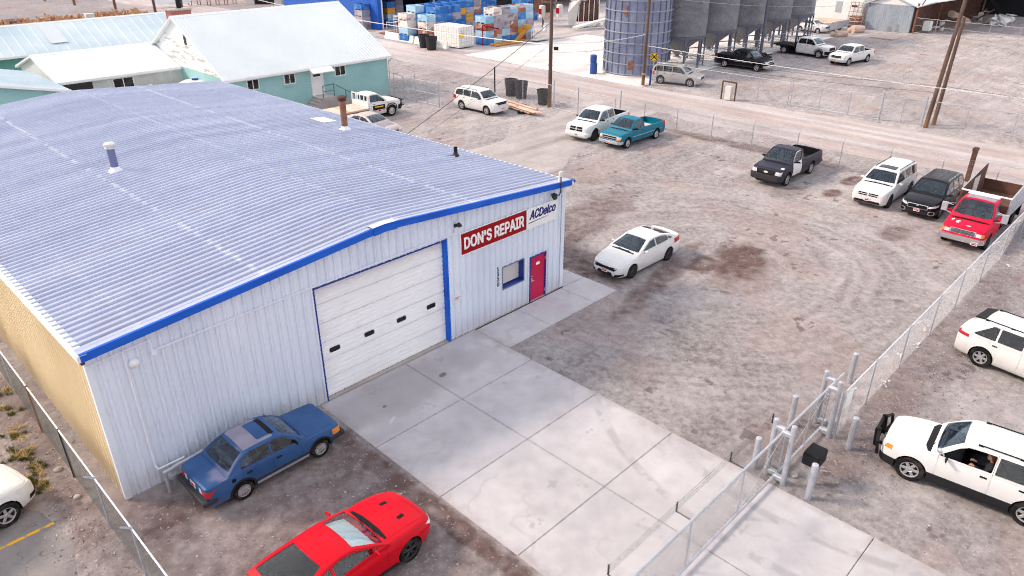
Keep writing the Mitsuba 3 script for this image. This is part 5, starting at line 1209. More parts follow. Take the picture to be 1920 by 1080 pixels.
        if c.cab is not None:
            G = c.house(-.013).as_original(); gid = G.original_id()
            for name, g, axx, (lo, hi), dark in c.windows:
                pr = prism(g, lo, hi, axx); cutW = cutW + pr
                if axx == 'x': Gp = (G ^ pr)
                else: Gp = G ^ pr
                q = Gp.to_mesh(); tri = np.array(q.tri_verts); sel = np.zeros(len(tri), bool)
                for rid, a, b in zip(q.run_original_id, q.run_index[:-1], q.run_index[1:]):
                    if rid == gid: sel[a // 3:b // 3] = True
                v = np.array(q.vert_properties[:, :3], float)
                if name == 'side_window' and open_side and not dark and lo > 0: sel[:] = False   # wound down
                if sel.any():
                    tm = trimesh.Trimesh(v, tri[sel], process=False); tm.merge_vertices(merge_norm=True, merge_tex=True)
                    best = max(trimesh.graph.connected_components(tm.face_adjacency, nodes=np.arange(len(tm.faces)), min_len=1), key=lambda q_: tm.area_faces[q_].sum())
                    panes.append((name, np.array(tm.vertices), np.array(tm.faces)[best], dark))
        cut = cav + cutW + c.arches
        gap = m3.Manifold(); pieces = []
        for k, d in enumerate(doors):
            a, b = d[0], d[1]
            rear = len(d) > 2 and d[2] == 'r'
            zl = door_z or c.zb + .13
            poly = [(a, zl), (b, zl)]
            if c.cab is not None:
                s = np.linspace(b, a, 12)
                top = [(q, max(c.gz(q) - .035 if c.gh[0, 0] <= q <= c.gh[-1, 0] else 0, c.top(q) - .02)) for q in s]
                poly += top
            P = Polygon(poly).buffer(0)
            for e in ax:
                P = P.difference(Polygon([(e + (ra + .03) * math.cos(t), c.R + .02 + (ra + .03) * math.sin(t)) for t in np.linspace(0, 6.28, 40)]))
            P = P.buffer(-.03).buffer(.03)
            for g in (1, -1):
                y0, y1 = (.25, 2) if g > 0 else (-2, -.25)
                pieces.append(('door', shell ^ prism(P, y0, y1, 'y'), a, b, g, k))
                gap = gap + (prism(P.buffer(.009), y0, y1, 'y') - prism(P, y0 - .1, y1 + .1, 'y'))
        if hood:
            s0, s1, w = hood
            P = Polygon([(s0, -w * .93), (s0, w * .93), (s1, w), (s1, -w)]).buffer(-.05).buffer(.05)
            zlo = min(c.top(s0), c.top(s1)) - .12
            pieces.append(('hood', shell ^ prism(P, zlo, 3, 'z') ^ c.solid, 0, 0, 0, 9))
            gap = gap + (prism(P.buffer(.009), zlo, 3, 'z') - prism(P, zlo - .1, 4, 'z'))
        if trunk:
            s0, s1, w = trunk
            P = Polygon([(s0, -w), (s0, w), (s1, w), (s1, -w)]).buffer(-.05).buffer(.05)
            zlo = min(c.top(s0), c.top(s1)) - .25
            pieces.append(('trunk_lid', shell ^ prism(P, zlo, 3, 'z'), 0, 0, 0, 9))
            gap = gap + (prism(P.buffer(.008), zlo, 3, 'z') - prism(P, zlo - .1, 4, 'z'))
        if bed:
            s0, s1, zf, wi = bed
            bedcut = mbox((s0, -wi, zf), (s1, wi, 3))
            slot = mbox((s0 - .10, -2, c.zb + .1), (s0 - .085, 2, 3))
            body = body - bedcut - (slot - c.lower(-.06)); c.bedcut = bedcut
            lin = mbox((s0 + .004, -wi + .004, zf + .004), (s1 - .004, wi - .004, c.top((s0 + s1) / 2) - .05)) - mbox((s0 + .02, -wi + .02, zf + .03), (s1 - .02, wi - .02, 3))
            c.add('bed_liner', lin, c.bed_mat if hasattr(c, 'bed_mat') else c.paint)
            rib = MB()
            for y in np.linspace(-wi + .15, wi - .15, 8): rib.box((s0 + .03, y - .03, zf + .03), (s1 - .03, y + .03, zf + .045))
            for s in (s0 + wi * .0 + .0,):
                for g in (1, -1):
                    rib.rbox((c.fo + c.wb - .40, min(g * wi * .62, g * (wi - .02)), zf + .02), (c.fo + c.wb + .40, max(g * wi * .62, g * (wi - .02)), zf + .26), .04)
            c.add('bed_floor', rib, c.bed_mat if hasattr(c, 'bed_mat') else c.paint)
        body = body - cut
        taken = m3.Manifold()
        for nme, m, *_ in pieces: taken = taken + m
        body = body - taken - (gap ^ shell)
        c.add('body', body, c.paint)
        for nme, m, a, b, g, k in pieces:
            m = m - cut
            mt = door_mats.get((k, g), c.paint)
            key = c.add(nme, m, mt, label=door_mats.get((k, g, 'label')))
            if nme == 'door' and handles and key:
                sh = b - .17; zb_ = c.top(sh); zz = zb_ - .13
                t_ = (zz - c.zb) / max(zb_ - c.er - c.zb, .1); y = c.hw(sh) * float(c._side(min(1, t_)))
                lo, hi = sorted((g * (y - .01), g * (y + .03)))
                c.add('handle', MB().rbox((sh - .085, lo, zz - .022), (sh + .085, hi, zz + .022), .01), handles, parent=key)
        for name, v, t, dark in panes:
            c.add(name, (v, t), 'm_glass_dark' if dark else 'm_glass_side' if name == 'side_window' else glass, True)
        if well: c.add('underbody', MB().rbox((c.fo - .15, -c.W * .30, .15), (c.fo + c.wb + .15, c.W * .30, c.zb + .06), .04).rbox((c.fo + c.R + .12, -c.W * .43, c.zb - .05), (c.fo + c.wb - c.R - .12, c.W * .43, c.zb + .05), .02), 'm_black')
        # arch liners, wheels
        if well:
            for k, s in enumerate(ax):
                for g in (1, -1):
                    y0 = c.hw(s) - .345; yo = c.hw(s) - .06
                    m = ycyl(s, c.R + .02, ra + .012, min(g * (y0 - .012), g * yo), max(g * (y0 - .012), g * yo)) - ycyl(s, c.R + .02, ra - .004, min(g * y0, g * 2), max(g * y0, g * 2))
                    c.add('wheel_arch_liner', m ^ mbox((-1, -2, c.zb + .02), (20, 2, 3)), 'm_plastic')
        tyre, rimm = wheel_meshes(c.R, tw, rr, wheels)
        for k, s in enumerate(ax):
            for g in (1, -1):
                y = g * (c.hw(s) - tw / 2 - .015)
                wk = uniq(c.key + '__wheel')
                Tm = c.M @ T().translate([s, y, c.R]) @ T().rotate([0, 0, 1], 0 if g > 0 else 180) @ T().rotate([0, 1, 0], float(rng.uniform(0, 72)))
                put(wk + '__tyre', tyre, 'm_rubber', tw=Tm); put(wk + '__rim', rimm, rim, tw=Tm)
        if mirror:
            s, z, mt, size = mirror
            for g in (1, -1):
                y = c.hw(s) * .93
                b = MB().raw(*hull([(s + a * size * .35, g * (y + o), z + e) for a, o, e in ((-.6, .06, 0), (-.6, .06, size * .55), (.3, .04, -.01), (.3, .04, size * .6), (.3, .06 + size, .02), (.3, .06 + size, size * .55), (-.4, .03 + size * .9, .04), (-.4, .03 + size * .9, size * .45))])).tube((s, g * (y - .06), z + .02), (s, g * (y + .09), z + .04), .028)
                k2 = c.add('mirror', b, mt)
    def seats(c, rows, mat, headrest=True):
        for s, ys, w in rows:
            for y in ys:
                z = c.seat_z
                b = MB().rbox((s - .30, y - w / 2, z + .02), (s + .22, y + w / 2, z + .30), .05)
                b.raw(*hull([(s + .16, y - w / 2 + .02, z + .2), (s + .30, y - w / 2 + .02, z + .2), (s + .34, y - w / 2 + .05, z + .80), (s + .42, y - w / 2 + .05, z + .78), (s + .16, y + w / 2 - .02, z + .2), (s + .30, y + w / 2 - .02, z + .2), (s + .34, y + w / 2 - .05, z + .80), (s + .42, y + w / 2 - .05, z + .78)]))
                if headrest: b.rbox((s + .36, y - .12, z + .82), (s + .45, y + .12, z + .98), .03)
                c.add('seat', b, mat)
    def wheel(c, s, y, z):
        a = np.arange(20) * 2 * np.pi / 20
        b = MB(); pts = np.c_[s + .05 - .09 * np.sin(a), y + .18 * np.cos(a), z + .16 * np.sin(a)]
        for p0, p1 in zip(pts, np.roll(pts, -1, 0)): b.tube(p0, p1, .014, 6)
        b.tube((s - .02, y, z - .02), (s + .05, y - .17, z), .012, 5).tube((s - .02, y, z - .02), (s + .05, y + .17, z), .012, 5).tube((s - .25, y, z - .08), (s - .01, y, z), .025, 6)
        c.add('steering_wheel', b, 'm_black')
    def wipers(c, s, z, w):
        for y in (-w * .15, w * .62):
            c.add('wiper', MB().tube((s, y, z), (s + .10, y - w * .62, z + .055), .009, 5).tube((s - .02, y, z), (s + .03, y - w * .3, z + .03), .012, 5), 'm_black')
    def rails(c, s0, s1, y, z, mat='m_black', legs=True):
        for g in (1, -1):
            b = MB().tube((s0, g * y, z), (s1, g * y, z), .018, 8)
            n = 3
            for s in np.linspace(s0, s1, n): b.rbox((s - .06, g * y - .022, z - .07), (s + .06, g * y + .022, z + .012), .008)
            c.add('roof_rail', b, mat)
    def plate(c, s, y, z, mat='m_sign_white', tint='m_sign_red', w=.30, h=.15, rear=False):
        k = c.add('number_plate', MB().rbox((s - .01, y - w / 2, z - h / 2), (s + .01, y + w / 2, z + h / 2), .004), mat)
        e = -.0125 if not rear else .0125
        c.add('plate_band', MB().box((s + e - .002, y - w / 2 + .01, z + h * .22), (s + e + .002, y + w / 2 - .01, z + h * .42)).box((s + e - .002, y - w / 2 + .04, z - h * .28), (s + e + .002, y + w / 2 - .04, z + h * .08)), tint, parent=k)

def smoothpoly(x0, z0, x1, z1, r=.03): return np.array(sbox(x0 + r, z0 + r, x1 - r, z1 - r).buffer(r, quad_segs=3).exterior.coords)[:-1]

# --- old blue sedan by the wall
c = Car('blue_sedan', 'old blue boxy sedan with faded roof parked along the pale siding', 'car', (4.78, -2.27), 0.6, -1, 'm_car_blue', 4.20, 1.66, 1.40, .74, 2.46, .300,
        [(0, .80), (.06, .84), (.5, .87), (1.2, .90), (1.6, .93), (3.3, .955), (3.5, .95), (4.12, .905), (4.20, .88)],
        [(1.13, .90), (1.78, 1.335), (1.95, 1.385), (2.3, 1.40), (2.75, 1.395), (2.98, 1.35), (3.56, .95)],
        plan=[(0, .94), (.1, .965), (.6, .985), (1.2, 1), (3.3, 1), (3.9, .985), (4.20, .95)], er=.035, crown=.02, rw=.74, zb=.24)
c.shield(1.20, 1.80); c.shield(3.50, 2.99, front=False); c.sides([(2.22, .06, .02), (2.90, .025, .02)], s_end=3.18, end_lean=.22, inset=.07)
c.build(doors=[(1.36, 2.23), (2.24, 3.12)], hood=(.06, 1.10, .74), trunk=(3.60, 4.15, .72), cabin=(1.3, 3.45, .32), ra=.345, wheels='vent', tw=.18, mirror=(1.50, .97, 'm_black', .15), handles='m_black')
c.seats([(2.05, (-.36, .36), .5)], 'm_seat_grey'); c.seats([(2.85, (-.3, .3), .58)], 'm_seat_grey', False); c.wheel(1.72, .36, .84); c.wipers(1.17, .925, .6)
c.patch('roof_skin', smoothpoly(2.02, -.56, 2.92, .56, .05), 'z', 1.2, 2, 'm_faded_roof', full=True, out=.004)
c.patch('sunroof', smoothpoly(2.0, -.44, 2.44, .44, .04), 'z', 1.2, 2, 'm_car_blue', full=True, out=.012, label='tilted sunroof panel')
c.patch('sunroof_opening', smoothpoly(1.93, -.44, 2.08, .44, .02), 'z', 1.2, 2, 'm_black', full=True, out=.015)
c.add('front_bumper', MB().rbox((-.11, -.82, .40), (.03, .82, .55), .03).rbox((-.02, -.84, .41), (.42, -.79, .54), .015).rbox((-.02, .79, .41), (.42, .84, .54), .015), 'm_charcoal')
c.add('rear_bumper', MB().rbox((4.18, -.83, .42), (4.34, .83, .57), .03).rbox((3.95, -.85, .43), (4.30, -.80, .56), .015).rbox((3.95, .80, .43), (4.30, .85, .56), .015), 'm_charcoal')
c.mirrored('tail_lamp', [(.50, .62), (.80, .62), (.80, .80), (.50, .80)], 'x', 3.9, 5, 'm_tail')
c.mirrored('reverse_lamp', [(.36, .62), (.49, .62), (.49, .79), (.36, .79)], 'x', 3.9, 5, 'm_lamp')
c.mirrored('headlight', [(.42, .58), (.70, .58), (.70, .76), (.42, .76)], 'x', -1, .3, 'm_lamp')
c.mirrored('turn_signal', [(.70, .58), (.83, .58), (.83, .76), (.70, .76)], 'x', -1, .3, 'm_amber')
c.patch('grille', [(-.40, .58), (.40, .58), (.40, .76), (-.40, .76)], 'x', -1, .3, 'm_black')
c.plate(4.215, 0, .70, 'm_sign_white', rear=True)
c.mirrored('side_trim', [(1.14, .40), (2.80, .40), (2.80, .46), (1.14, .46)], 'y', 0, 0, 'm_charcoal', out=.014)
c.mirrored('sill_trim', [(1.10, .25), (2.84, .25), (2.84, .36), (1.10, .36)], 'y', 0, 0, 'm_galv', out=.010)
c.add('fuel_cap', MB().tube((3.42, -.80, .80), (3.42, -.826, .80), .06, 14), 'm_black')
for s in (.74, 3.20):
    c.arches = m3.Manifold()
    a = np.linspace(-.15, math.pi + .15, 24)
    P = Polygon(np.r_[np.c_[s + .40 * np.cos(a), .32 + .40 * np.sin(a)], np.c_[s + .345 * np.cos(a), .32 + .345 * np.sin(a)][::-1]])
    c.mirrored('arch_flare', np.array(P.exterior.coords)[:-1], 'y', 0, 0, 'm_plastic', out=.018)

# --- red coupe
c = Car('red_coupe', 'glossy red sports coupe parked on the dirt beside the driveway', 'car', (4.18, -7.30), 3.0, -1, 'm_car_red', 4.79, 1.93, 1.38, .93, 2.72, .345,
        [(0, .66), (.10, .74), (.35, .83), (.9, .93), (1.5, .985), (2.2, .985), (3.2, 1.0), (4.3, 1.05), (4.79, 1.02)],
        [(1.50, .985), (2.10, 1.24), (2.45, 1.355), (2.75, 1.385), (3.05, 1.375), (3.45, 1.31), (4.28, 1.06)],
        plan=[(0, .66), (.12, .80), (.35, .905), (.75, .985), (1.05, 1.0), (1.8, .95), (2.4, .94), (3.1, .975), (3.65, 1.0), (4.3, .95), (4.79, .82)], er=.12, crown=.055, rw=.66, zb=.17,
        side_prof=[(0, .92), (.12, .95), (.3, .955), (.5, .975), (.75, 1.0), (.9, .985), (1, .95)])
c.shield(1.60, 2.37, trim=.08); c.shield(4.14, 3.20, front=False, trim=.10, dark=True); c.sides([(3.02, .07, .03)], s_end=3.55, end_lean=.18, inset=.06, dark_from=1)
c.build(doors=[(1.62, 2.98)], hood=(.22, 1.50, .72), trunk=(4.34, 4.74, .62), cabin=(1.75, 4.0, .28), ra=.375, wheels='twin', rim='m_rim_dark', rr=.245, tw=.25, mirror=(1.95, 1.02, 'm_car_red', .17), handles='m_car_red', glass='m_glass_clear')
c.seats([(2.65, (-.38, .38), .52)], 'm_seat_dark'); c.wheel(2.15, .38, .85); c.wipers(1.50, 1.035, .68)
c.add('sun_shade', MB().raw(*grid_mesh(np.stack([[(s, y, zz + .0 + .035 * (1 - (y / .6) ** 2) + .008 * math.sin(y * 34)) for y in np.linspace(-w, w, 25)] for s, zz, w in ((1.74, .985, .62), (2.05, 1.145, .58), (2.36, 1.27, .54))], 0))), 'm_sunshade', label='silver folding sun shade')
for g in (1, -1):
    c.patch('hood_vent', np.array([(.62, g * .28), (.82, g * .30), (.82, g * .40), (.62, g * .38)]), 'z', .7, 1.2, 'm_black')
c.mirrored('headlight', [(.48, .56), (.80, .60), (.82, .70), (.50, .66)], 'x', -1, .5, 'm_lamp')
c.patch('grille', [(-.46, .42), (.46, .42), (.50, .64), (-.50, .64)], 'x', -1, .3, 'm_black')
c.mirrored('side_skirt', [(1.35, .18), (3.2, .18), (3.2, .25), (1.35, .25)], 'y', 0, 0, 'm_plastic', out=.03)
c.patch('tail_lamp', [(-.80, .78), (-.45, .78), (-.45, .95), (-.80, .95)], 'x', 4.3, 6, 'm_tail'); c.patch('tail_lamp', [(.45, .78), (.80, .78), (.80, .95), (.45, .95)], 'x', 4.3, 6, 'm_tail')
c.patch('cowl', [(1.44, -.66), (1.62, -.72), (1.62, .72), (1.44, .66), (1.40, .3), (1.40, -.3)], 'z', .8, 1.12, 'm_black', out=.012)

# --- white sedan by the walk
c = Car('white_sedan', 'white modern sedan with black wheels parked beyond the entry walk', 'car', (21.12, -1.70), 178.6, 1, 'm_car_white', 4.63, 1.80, 1.42, .90, 2.72, .33,
        [(0, .62), (.08, .70), (.3, .79), (1.2, .96), (1.6, 1.0), (3.0, 1.02), (3.9, 1.07), (4.4, 1.08), (4.63, 1.03)],
        [(1.25, .97), (1.95, 1.27), (2.25, 1.385), (2.55, 1.42), (2.95, 1.415), (3.4, 1.36), (4.25, 1.08)],
        plan=[(0, .68), (.1, .80), (.3, .91), (.7, .98), (1.1, 1), (3.6, 1), (4.2, .96), (4.63, .84)], er=.10, crown=.05, rw=.70, zb=.18)
c.shield(1.36, 2.20); c.shield(4.12, 3.22, front=False, dark=True); c.sides([(2.62, .06, .03), (3.55, .03, .02)], s_end=3.95, end_lean=.55, inset=.062, dark_from=2.7)
c.build(doors=[(1.52, 2.62), (2.63, 3.58)], hood=(.25, 1.28, .72), trunk=(4.25, 4.58, .62), cabin=(1.5, 3.9, .28), ra=.365, wheels='ten', rim='m_rim_dark', tw=.22, mirror=(1.72, 1.0, 'm_car_white', .16), handles='m_car_white')
c.seats([(2.35, (-.37, .37), .5)], 'm_seat_grey'); c.seats([(3.2, (-.3, .3), .55)], 'm_seat_dark'); c.wheel(1.92, .37, .86); c.wipers(1.28, 1.01, .62)
c.patch('grille', [(-.52, .50), (.52, .50), (.66, .66), (.3, .64), (-.3, .64), (-.66, .66)], 'x', -1, .35, 'm_black')
c.patch('lower_grille', [(-.44, .26), (.44, .26), (.36, .40), (-.36, .40)], 'x', -1, .3, 'm_black')
c.mirrored('headlight', [(.50, .58), (.84, .66), (.88, .74), (.52, .67)], 'x', -1, .62, 'm_lamp')
c.mirrored('fog_vent', [(.52, .24), (.80, .28), (.82, .38), (.56, .36)], 'x', -1, .5, 'm_black')
c.mirrored('tail_lamp', [(.62, .78), (.95, .80), (.95, 1.0), (.66, 1.0)], 'x', 4.0, 6, 'm_tail')
c.mirrored('side_marker', [(.62, .50), (.74, .53), (.74, .57), (.62, .54)], 'y', 0, 0, 'm_tail')
c.plate(-.015, 0, .43); c.patch('antenna_fin', smoothpoly(3.3, -.03, 3.48, .03, .01), 'z', 1.2, 2, 'm_car_white', out=.05, full=True)
c.patch('cowl', [(1.20, -.6), (1.40, -.68), (1.40, .68), (1.20, .6), (1.17, .3), (1.17, -.3)], 'z', .8, 1.10, 'm_black', out=.010)

# --- generic sport utility builder
def suv(name, label, at, heading, side, paint, L=4.8, W=1.87, roof=1.75, fo=.88, wb=2.85, R=.37, hood0=.92, hood1=1.10, ws=(1.22, 1.92), rear=(4.45, 4.74), pillars=((2.72, .07), (3.62, .07)), s_end=None, end_lean=.1, wheels='five', rim='m_rim', clad=None, glass='m_glass', dark=2.7, er=.08, rw=.74, mirror='m_black', handles='m_plastic', rails=None, lamp=((.52, .78), (.86, .82), (.86, .94), (.52, .92)), grille=((-.46, .66), (.46, .66), (.50, .88), (-.50, .88)), grille_mat='m_black', plate=True, seats='m_seat_dark', plan=None, tail=((.68, .85), (.97, .85), (.97, 1.15), (.68, 1.15)), zb=.24, inset=.08, cat='car', group=None, doors=None, backlight=True, open_side=False):
    c = Car(name, label, cat, at, heading, side, paint, L, W, roof + .03, fo, wb, R,
            [(0, hood0 - .14), (.06, hood0 - .05), (.22, hood0 + .02), (ws[0] - .1, hood1), (ws[0] + .5, hood1 + .03), (L - .4, hood1 + .05), (L, hood1 + .03)],
            [(ws[0], hood1 + .0), (ws[1] - .12, roof - .14), (ws[1] + .10, roof - .025), (ws[1] + .5, roof), (rear[0] - .5, roof), (rear[0], roof - .05), (rear[1], hood1 + .06)],
            plan=plan or [(0, .80), (.1, .88), (.35, .96), (.8, 1), (L - .8, 1), (L - .25, .965), (L, .90)], er=er, crown=.04, rw=rw, zb=zb)
    c.shield(ws[0] + .10, ws[1] - .02); c.sides(list(pillars), s_end=s_end or L - .32, end_lean=end_lean, dark_from=dark, inset=inset)
    if backlight:
        zl = hood1 + .10
        c.backlight(zl, roof - .13, c.hw(L - .1) * .80, c.rw - .12, rear[0] - .02)
    d = doors or [(ws[0] + .22, pillars[0][0]), (pillars[0][0] + .01, pillars[1][0])]
    c.build(doors=d, hood=(.20, ws[0] - .02, W / 2 * .80), cabin=(ws[0] + .22, L - .3, .42), wheels=wheels, rim=rim, tw=.24, glass=glass, mirror=(ws[0] + .42, hood1 + .02, mirror, .19), handles=handles, open_side=open_side)
    c.seats([(2.4 + (ws[0] - 1.22), (-.38, .38), .5)], seats); c.seats([(3.3 + (ws[0] - 1.22), (-.34, .34), .56)], 'm_seat_dark'); c.wheel(1.95 + (ws[0] - 1.22), .38, hood1 - .12); c.wipers(ws[0] + .03, hood1 + .05, W * .34)
    c.patch('cowl', [(ws[0] - .17, -W * .28), (ws[0] - .08, -W * .40), (ws[0] + .14, -W * .43), (ws[0] + .14, W * .43), (ws[0] - .08, W * .40), (ws[0] - .17, W * .28)], 'z', hood1 - .2, hood1 + .10, 'm_black', out=.008)
    if lamp is not None: c.mirrored('headlight', lamp, 'x', -1, .50, 'm_lamp')
    if grille is not None: c.patch('grille', np.array(grille), 'x', -1, .3, grille_mat)
    if tail is not None: c.mirrored('tail_lamp', tail, 'x', L - .45, L + 1, 'm_tail')
    if clad: c.mirrored('lower_cladding', [(-.2, zb - .1), (L + .2, zb - .1), (L + .2, clad[0]), (-.2, clad[0])], 'y', 0, 0, clad[1], out=.012)
    if plate: c.plate(-.02, 0, .52)
    if rails: c.rails(ws[1] + .35, rear[0] - .25, c.rw - .07, roof + .035, rails)
    return c

# white SUV with push bar and driver
c = suv('white_patrol_suv', 'white sport utility vehicle with black push bar and a driver at the wheel', (15.98, -15.12), 96, 1, 'm_car_white', clad=(.56, 'm_plastic'), wheels='six', rails='m_black', dark=2.6, grille_mat='m_charcoal', handles='m_black', hood0=.98, hood1=1.12, roof=1.76, R=.39, mirror='m_black', lamp=((.58, .80), (.80, .80), (.80, .94), (.58, .94)), fo=.86, wb=2.87, open_side=True)
c.mirrored('turn_signal', [(.80, .80), (.93, .82), (.93, .94), (.80, .94)], 'x', -1, .30, 'm_amber')
pb = MB()
for g in (1, -1):
    pb.raw(*hull([(-.10, g * .34, .40), (-.26, g * .34, .42), (-.30, g * .36, 1.02), (-.16, g * .36, 1.06), (-.10, g * .42, .40), (-.26, g * .42, .42), (-.30, g * .44, 1.02), (-.16, g * .44, 1.06)]))
    pb.tube((-.20, g * .40, .98), (-.10, g * .86, .86), .045).tube((-.10, g * .86, .86), (-.05, g * .88, .52), .045).tube((-.05, g * .88, .52), (-.15, g * .40, .48), .04)
pb.rbox((-.29, -.40, .84), (-.22, .40, 1.02), .02).rbox((-.26, -.40, .44), (-.18, .40, .58), .02).rbox((-.18, -.38, .5), (.05, -.32, .6), .01).rbox((-.18, .32, .5), (.05, .38, .6), .01)
c.add('push_bar', pb, 'm_black', label='black push bar on the front bumper')
c.add('spot_lamp', MB().ball((1.42, .80, 1.30), .08, 2).tube((1.45, .80, 1.30), (1.55, .86, 1.22), .02), 'm_chrome')
patrol = c

# white crossover seen from behind at the right edge
c = suv('white_crossover', 'rounded white crossover with red tail lamp cut off by the right edge', (23.62, -14.85 - 2.75), -98, -1, 'm_car_white', L=4.78, W=1.88, roof=1.66, fo=.95, wb=2.82, R=.37, ws=(1.15, 2.0), rear=(4.25, 4.66), pillars=((2.6, .06), (3.45, .06)), s_end=4.30, end_lean=.75, wheels='six', rails='m_black', dark=2.0, er=.14, rw=.68, hood1=1.06, handles='m_charcoal', tail=((.56, .90), (.99, .94), (.99, 1.12), (.62, 1.08)),
        plan=[(0, .70), (.15, .85), (.5, .97), (1, 1), (3.9, 1), (4.4, .93), (4.78, .74)], mirror='m_car_white', doors=[(1.4, 2.6), (2.61, 3.62)])
c.plate(4.79, 0, .80, rear=True)
c.add('spoiler', MB().raw(*hull([(4.10, y, z) for y in (-.55, .55) for z in (1.655, 1.69)] + [(4.42, y * .92, 1.63) for y in (-.55, .55)] + [(4.40, y * .92, 1.60) for y in (-.55, .55)])), 'm_black')

# pale SUV at the left edge
c = suv('pale_crossover', 'pale silver white crossover nosing in at the left edge of the picture', (-2.55, 1.22), 14, -1, 'm_car_white', L=4.6, W=1.85, roof=1.70, fo=.92, wb=2.7, R=.355, ws=(1.2, 1.95), rear=(4.3, 4.55), wheels='five', dark=2.6, er=.12, hood0=.86, hood1=1.04, lamp=((.50, .70), (.90, .74), (.93, .90), (.54, .82)), grille=((-.42, .50), (.42, .50), (.46, .70), (-.46, .70)), plate=False, plan=[(0, .68), (.1, .80), (.35, .93), (.8, 1), (3.9, 1), (4.4, .95), (4.6, .86)])
c.mirrored('fog_vent', [(.58, .38), (.82, .40), (.82, .52), (.60, .50)], 'x', -1, .5, 'm_black')
c.patch('hood_badge_slot', [(-.34, .745), (.34, .745), (.36, .78), (-.36, .78)], 'x', -1, .3, 'm_black')

# white three row SUV in the yard
c = suv('white_yard_suv', 'white sport utility vehicle with sunroof and black wheels parked next to the black one', (38.15, -6.58), 180, 1, 'm_car_white', L=5.08, W=1.93, roof=1.76, fo=.90, wb=3.05, R=.385, ws=(1.28, 2.02), rear=(4.78, 5.02), pillars=((2.85, .07), (3.85, .07)), wheels='five', rim='m_rim_dark', dark=2.2, er=.10, hood0=.96, hood1=1.12, grille=((-.50, .72), (.50, .72), (.54, .88), (-.54, .88)), lamp=((.56, .76), (.92, .80), (.92, .90), (.56, .89)), mirror='m_car_white', handles='m_car_white', rails='m_charcoal')
c.patch('sunroof', smoothpoly(2.15, -.46, 2.75, .46, .05), 'z', 1.5, 2, 'm_pane', full=True, out=.006)
c.patch('grille_bar', [(-.035, .71), (.035, .71), (.035, .89), (-.035, .89)], 'x', -1, .3, 'm_car_white', out=.014)
c.patch('grille_bar', [(-.53, .785), (.53, .785), (.53, .815), (-.53, .815)], 'x', -1, .3, 'm_car_white', out=.012)
c.patch('lower_grille', [(-.72, .34), (.72, .34), (.66, .46), (-.66, .46)], 'x', -1, .35, 'm_black')

# black SUV
c = suv('black_suv', 'black sport utility vehicle with chrome grille frame between the white one and red truck', (38.40, -9.07), 180, 1, 'm_car_black', L=4.78, W=1.90, roof=1.68, fo=.93, wb=2.78, R=.37, ws=(1.18, 2.02), rear=(4.42, 4.70), wheels='twin', dark=2.4, er=.12, hood0=.90, hood1=1.06, rails='m_galv', mirror='m_car_black', handles='m_chrome', grille=None, lamp=((.52, .70), (.90, .76), (.92, .88), (.55, .80)), plan=[(0, .72), (.1, .83), (.35, .94), (.8, 1), (4.0, 1), (4.5, .955), (4.78, .88)])
c.patch('grille_frame', smoothpoly(-.52, .60, .52, .83, .06), 'x', -1, .35, 'm_chrome', out=.008)
c.patch('grille', smoothpoly(-.48, .625, .48, .805, .05), 'x', -1, .35, 'm_black', out=.016)
c.patch('emblem', [(.07 * math.cos(a), .77 + .035 * math.sin(a)) for a in np.linspace(0, 6.1, 14)], 'x', -1, .3, 'm_chrome', out=.022)
for g in (1, -1):
    c.patch('fog_frame', smoothpoly(min(g * .56, g * .84), .36, max(g * .56, g * .84), .56, .06), 'x', -1, .5, 'm_chrome', out=.008)
    c.patch('fog_vent', smoothpoly(min(g * .60, g * .81), .39, max(g * .60, g * .81), .53, .05), 'x', -1, .5, 'm_black', out=.016)
for y in (-.45, -.15, .15, .45): c.patch('roof_groove', smoothpoly(2.3, y - .02, 4.2, y + .02, .005), 'z', 1.5, 2, 'm_charcoal', full=True, out=.005)

# white SUV near the bins
c = suv('white_old_suv', 'white sport utility vehicle with black hood deflector parked by the lumber pile', (37.05, 24.33), -88, -1, 'm_car_white', L=4.87, W=1.89, roof=1.74, fo=.92, wb=2.87, R=.375, wheels='five', dark=2.0, hood0=.98, hood1=1.12, rails='m_charcoal', er=.07, inset=.09, lamp=((.55, .78), (.90, .80), (.90, .95), (.55, .95)), grille=((-.48, .86), (.48, .86), (.48, .97), (-.48, .97)), handles='m_charcoal')
c.patch('bumper_bar', [(-.50, .80), (.50, .80), (.50, .85), (-.50, .85)], 'x', -1, .3, 'm_chrome', out=.012)
c.add('hood_deflector', MB().raw(*hull([(.0, y, 1.0) for y in (-.62, .62)] + [(.10, y, 1.06) for y in (-.70, .70)] + [(.02, y, 1.05) for y in (-.62, .62)] + [(.10, y, 1.03) for y in (-.70, .70)])), 'm_black')
# silver SUV by the silo
c = suv('silver_suv', 'silver sport utility vehicle parked in front of the big grain bin', (57.85, 18.60), -76, -1, 'm_car_silver', L=4.87, W=1.89, roof=1.74, fo=.92, wb=2.87, R=.38, wheels='five', dark=2.0, hood0=.98, hood1=1.10, er=.08, clad=(.52, 'm_galv'), handles='m_charcoal', rails='m_charcoal')
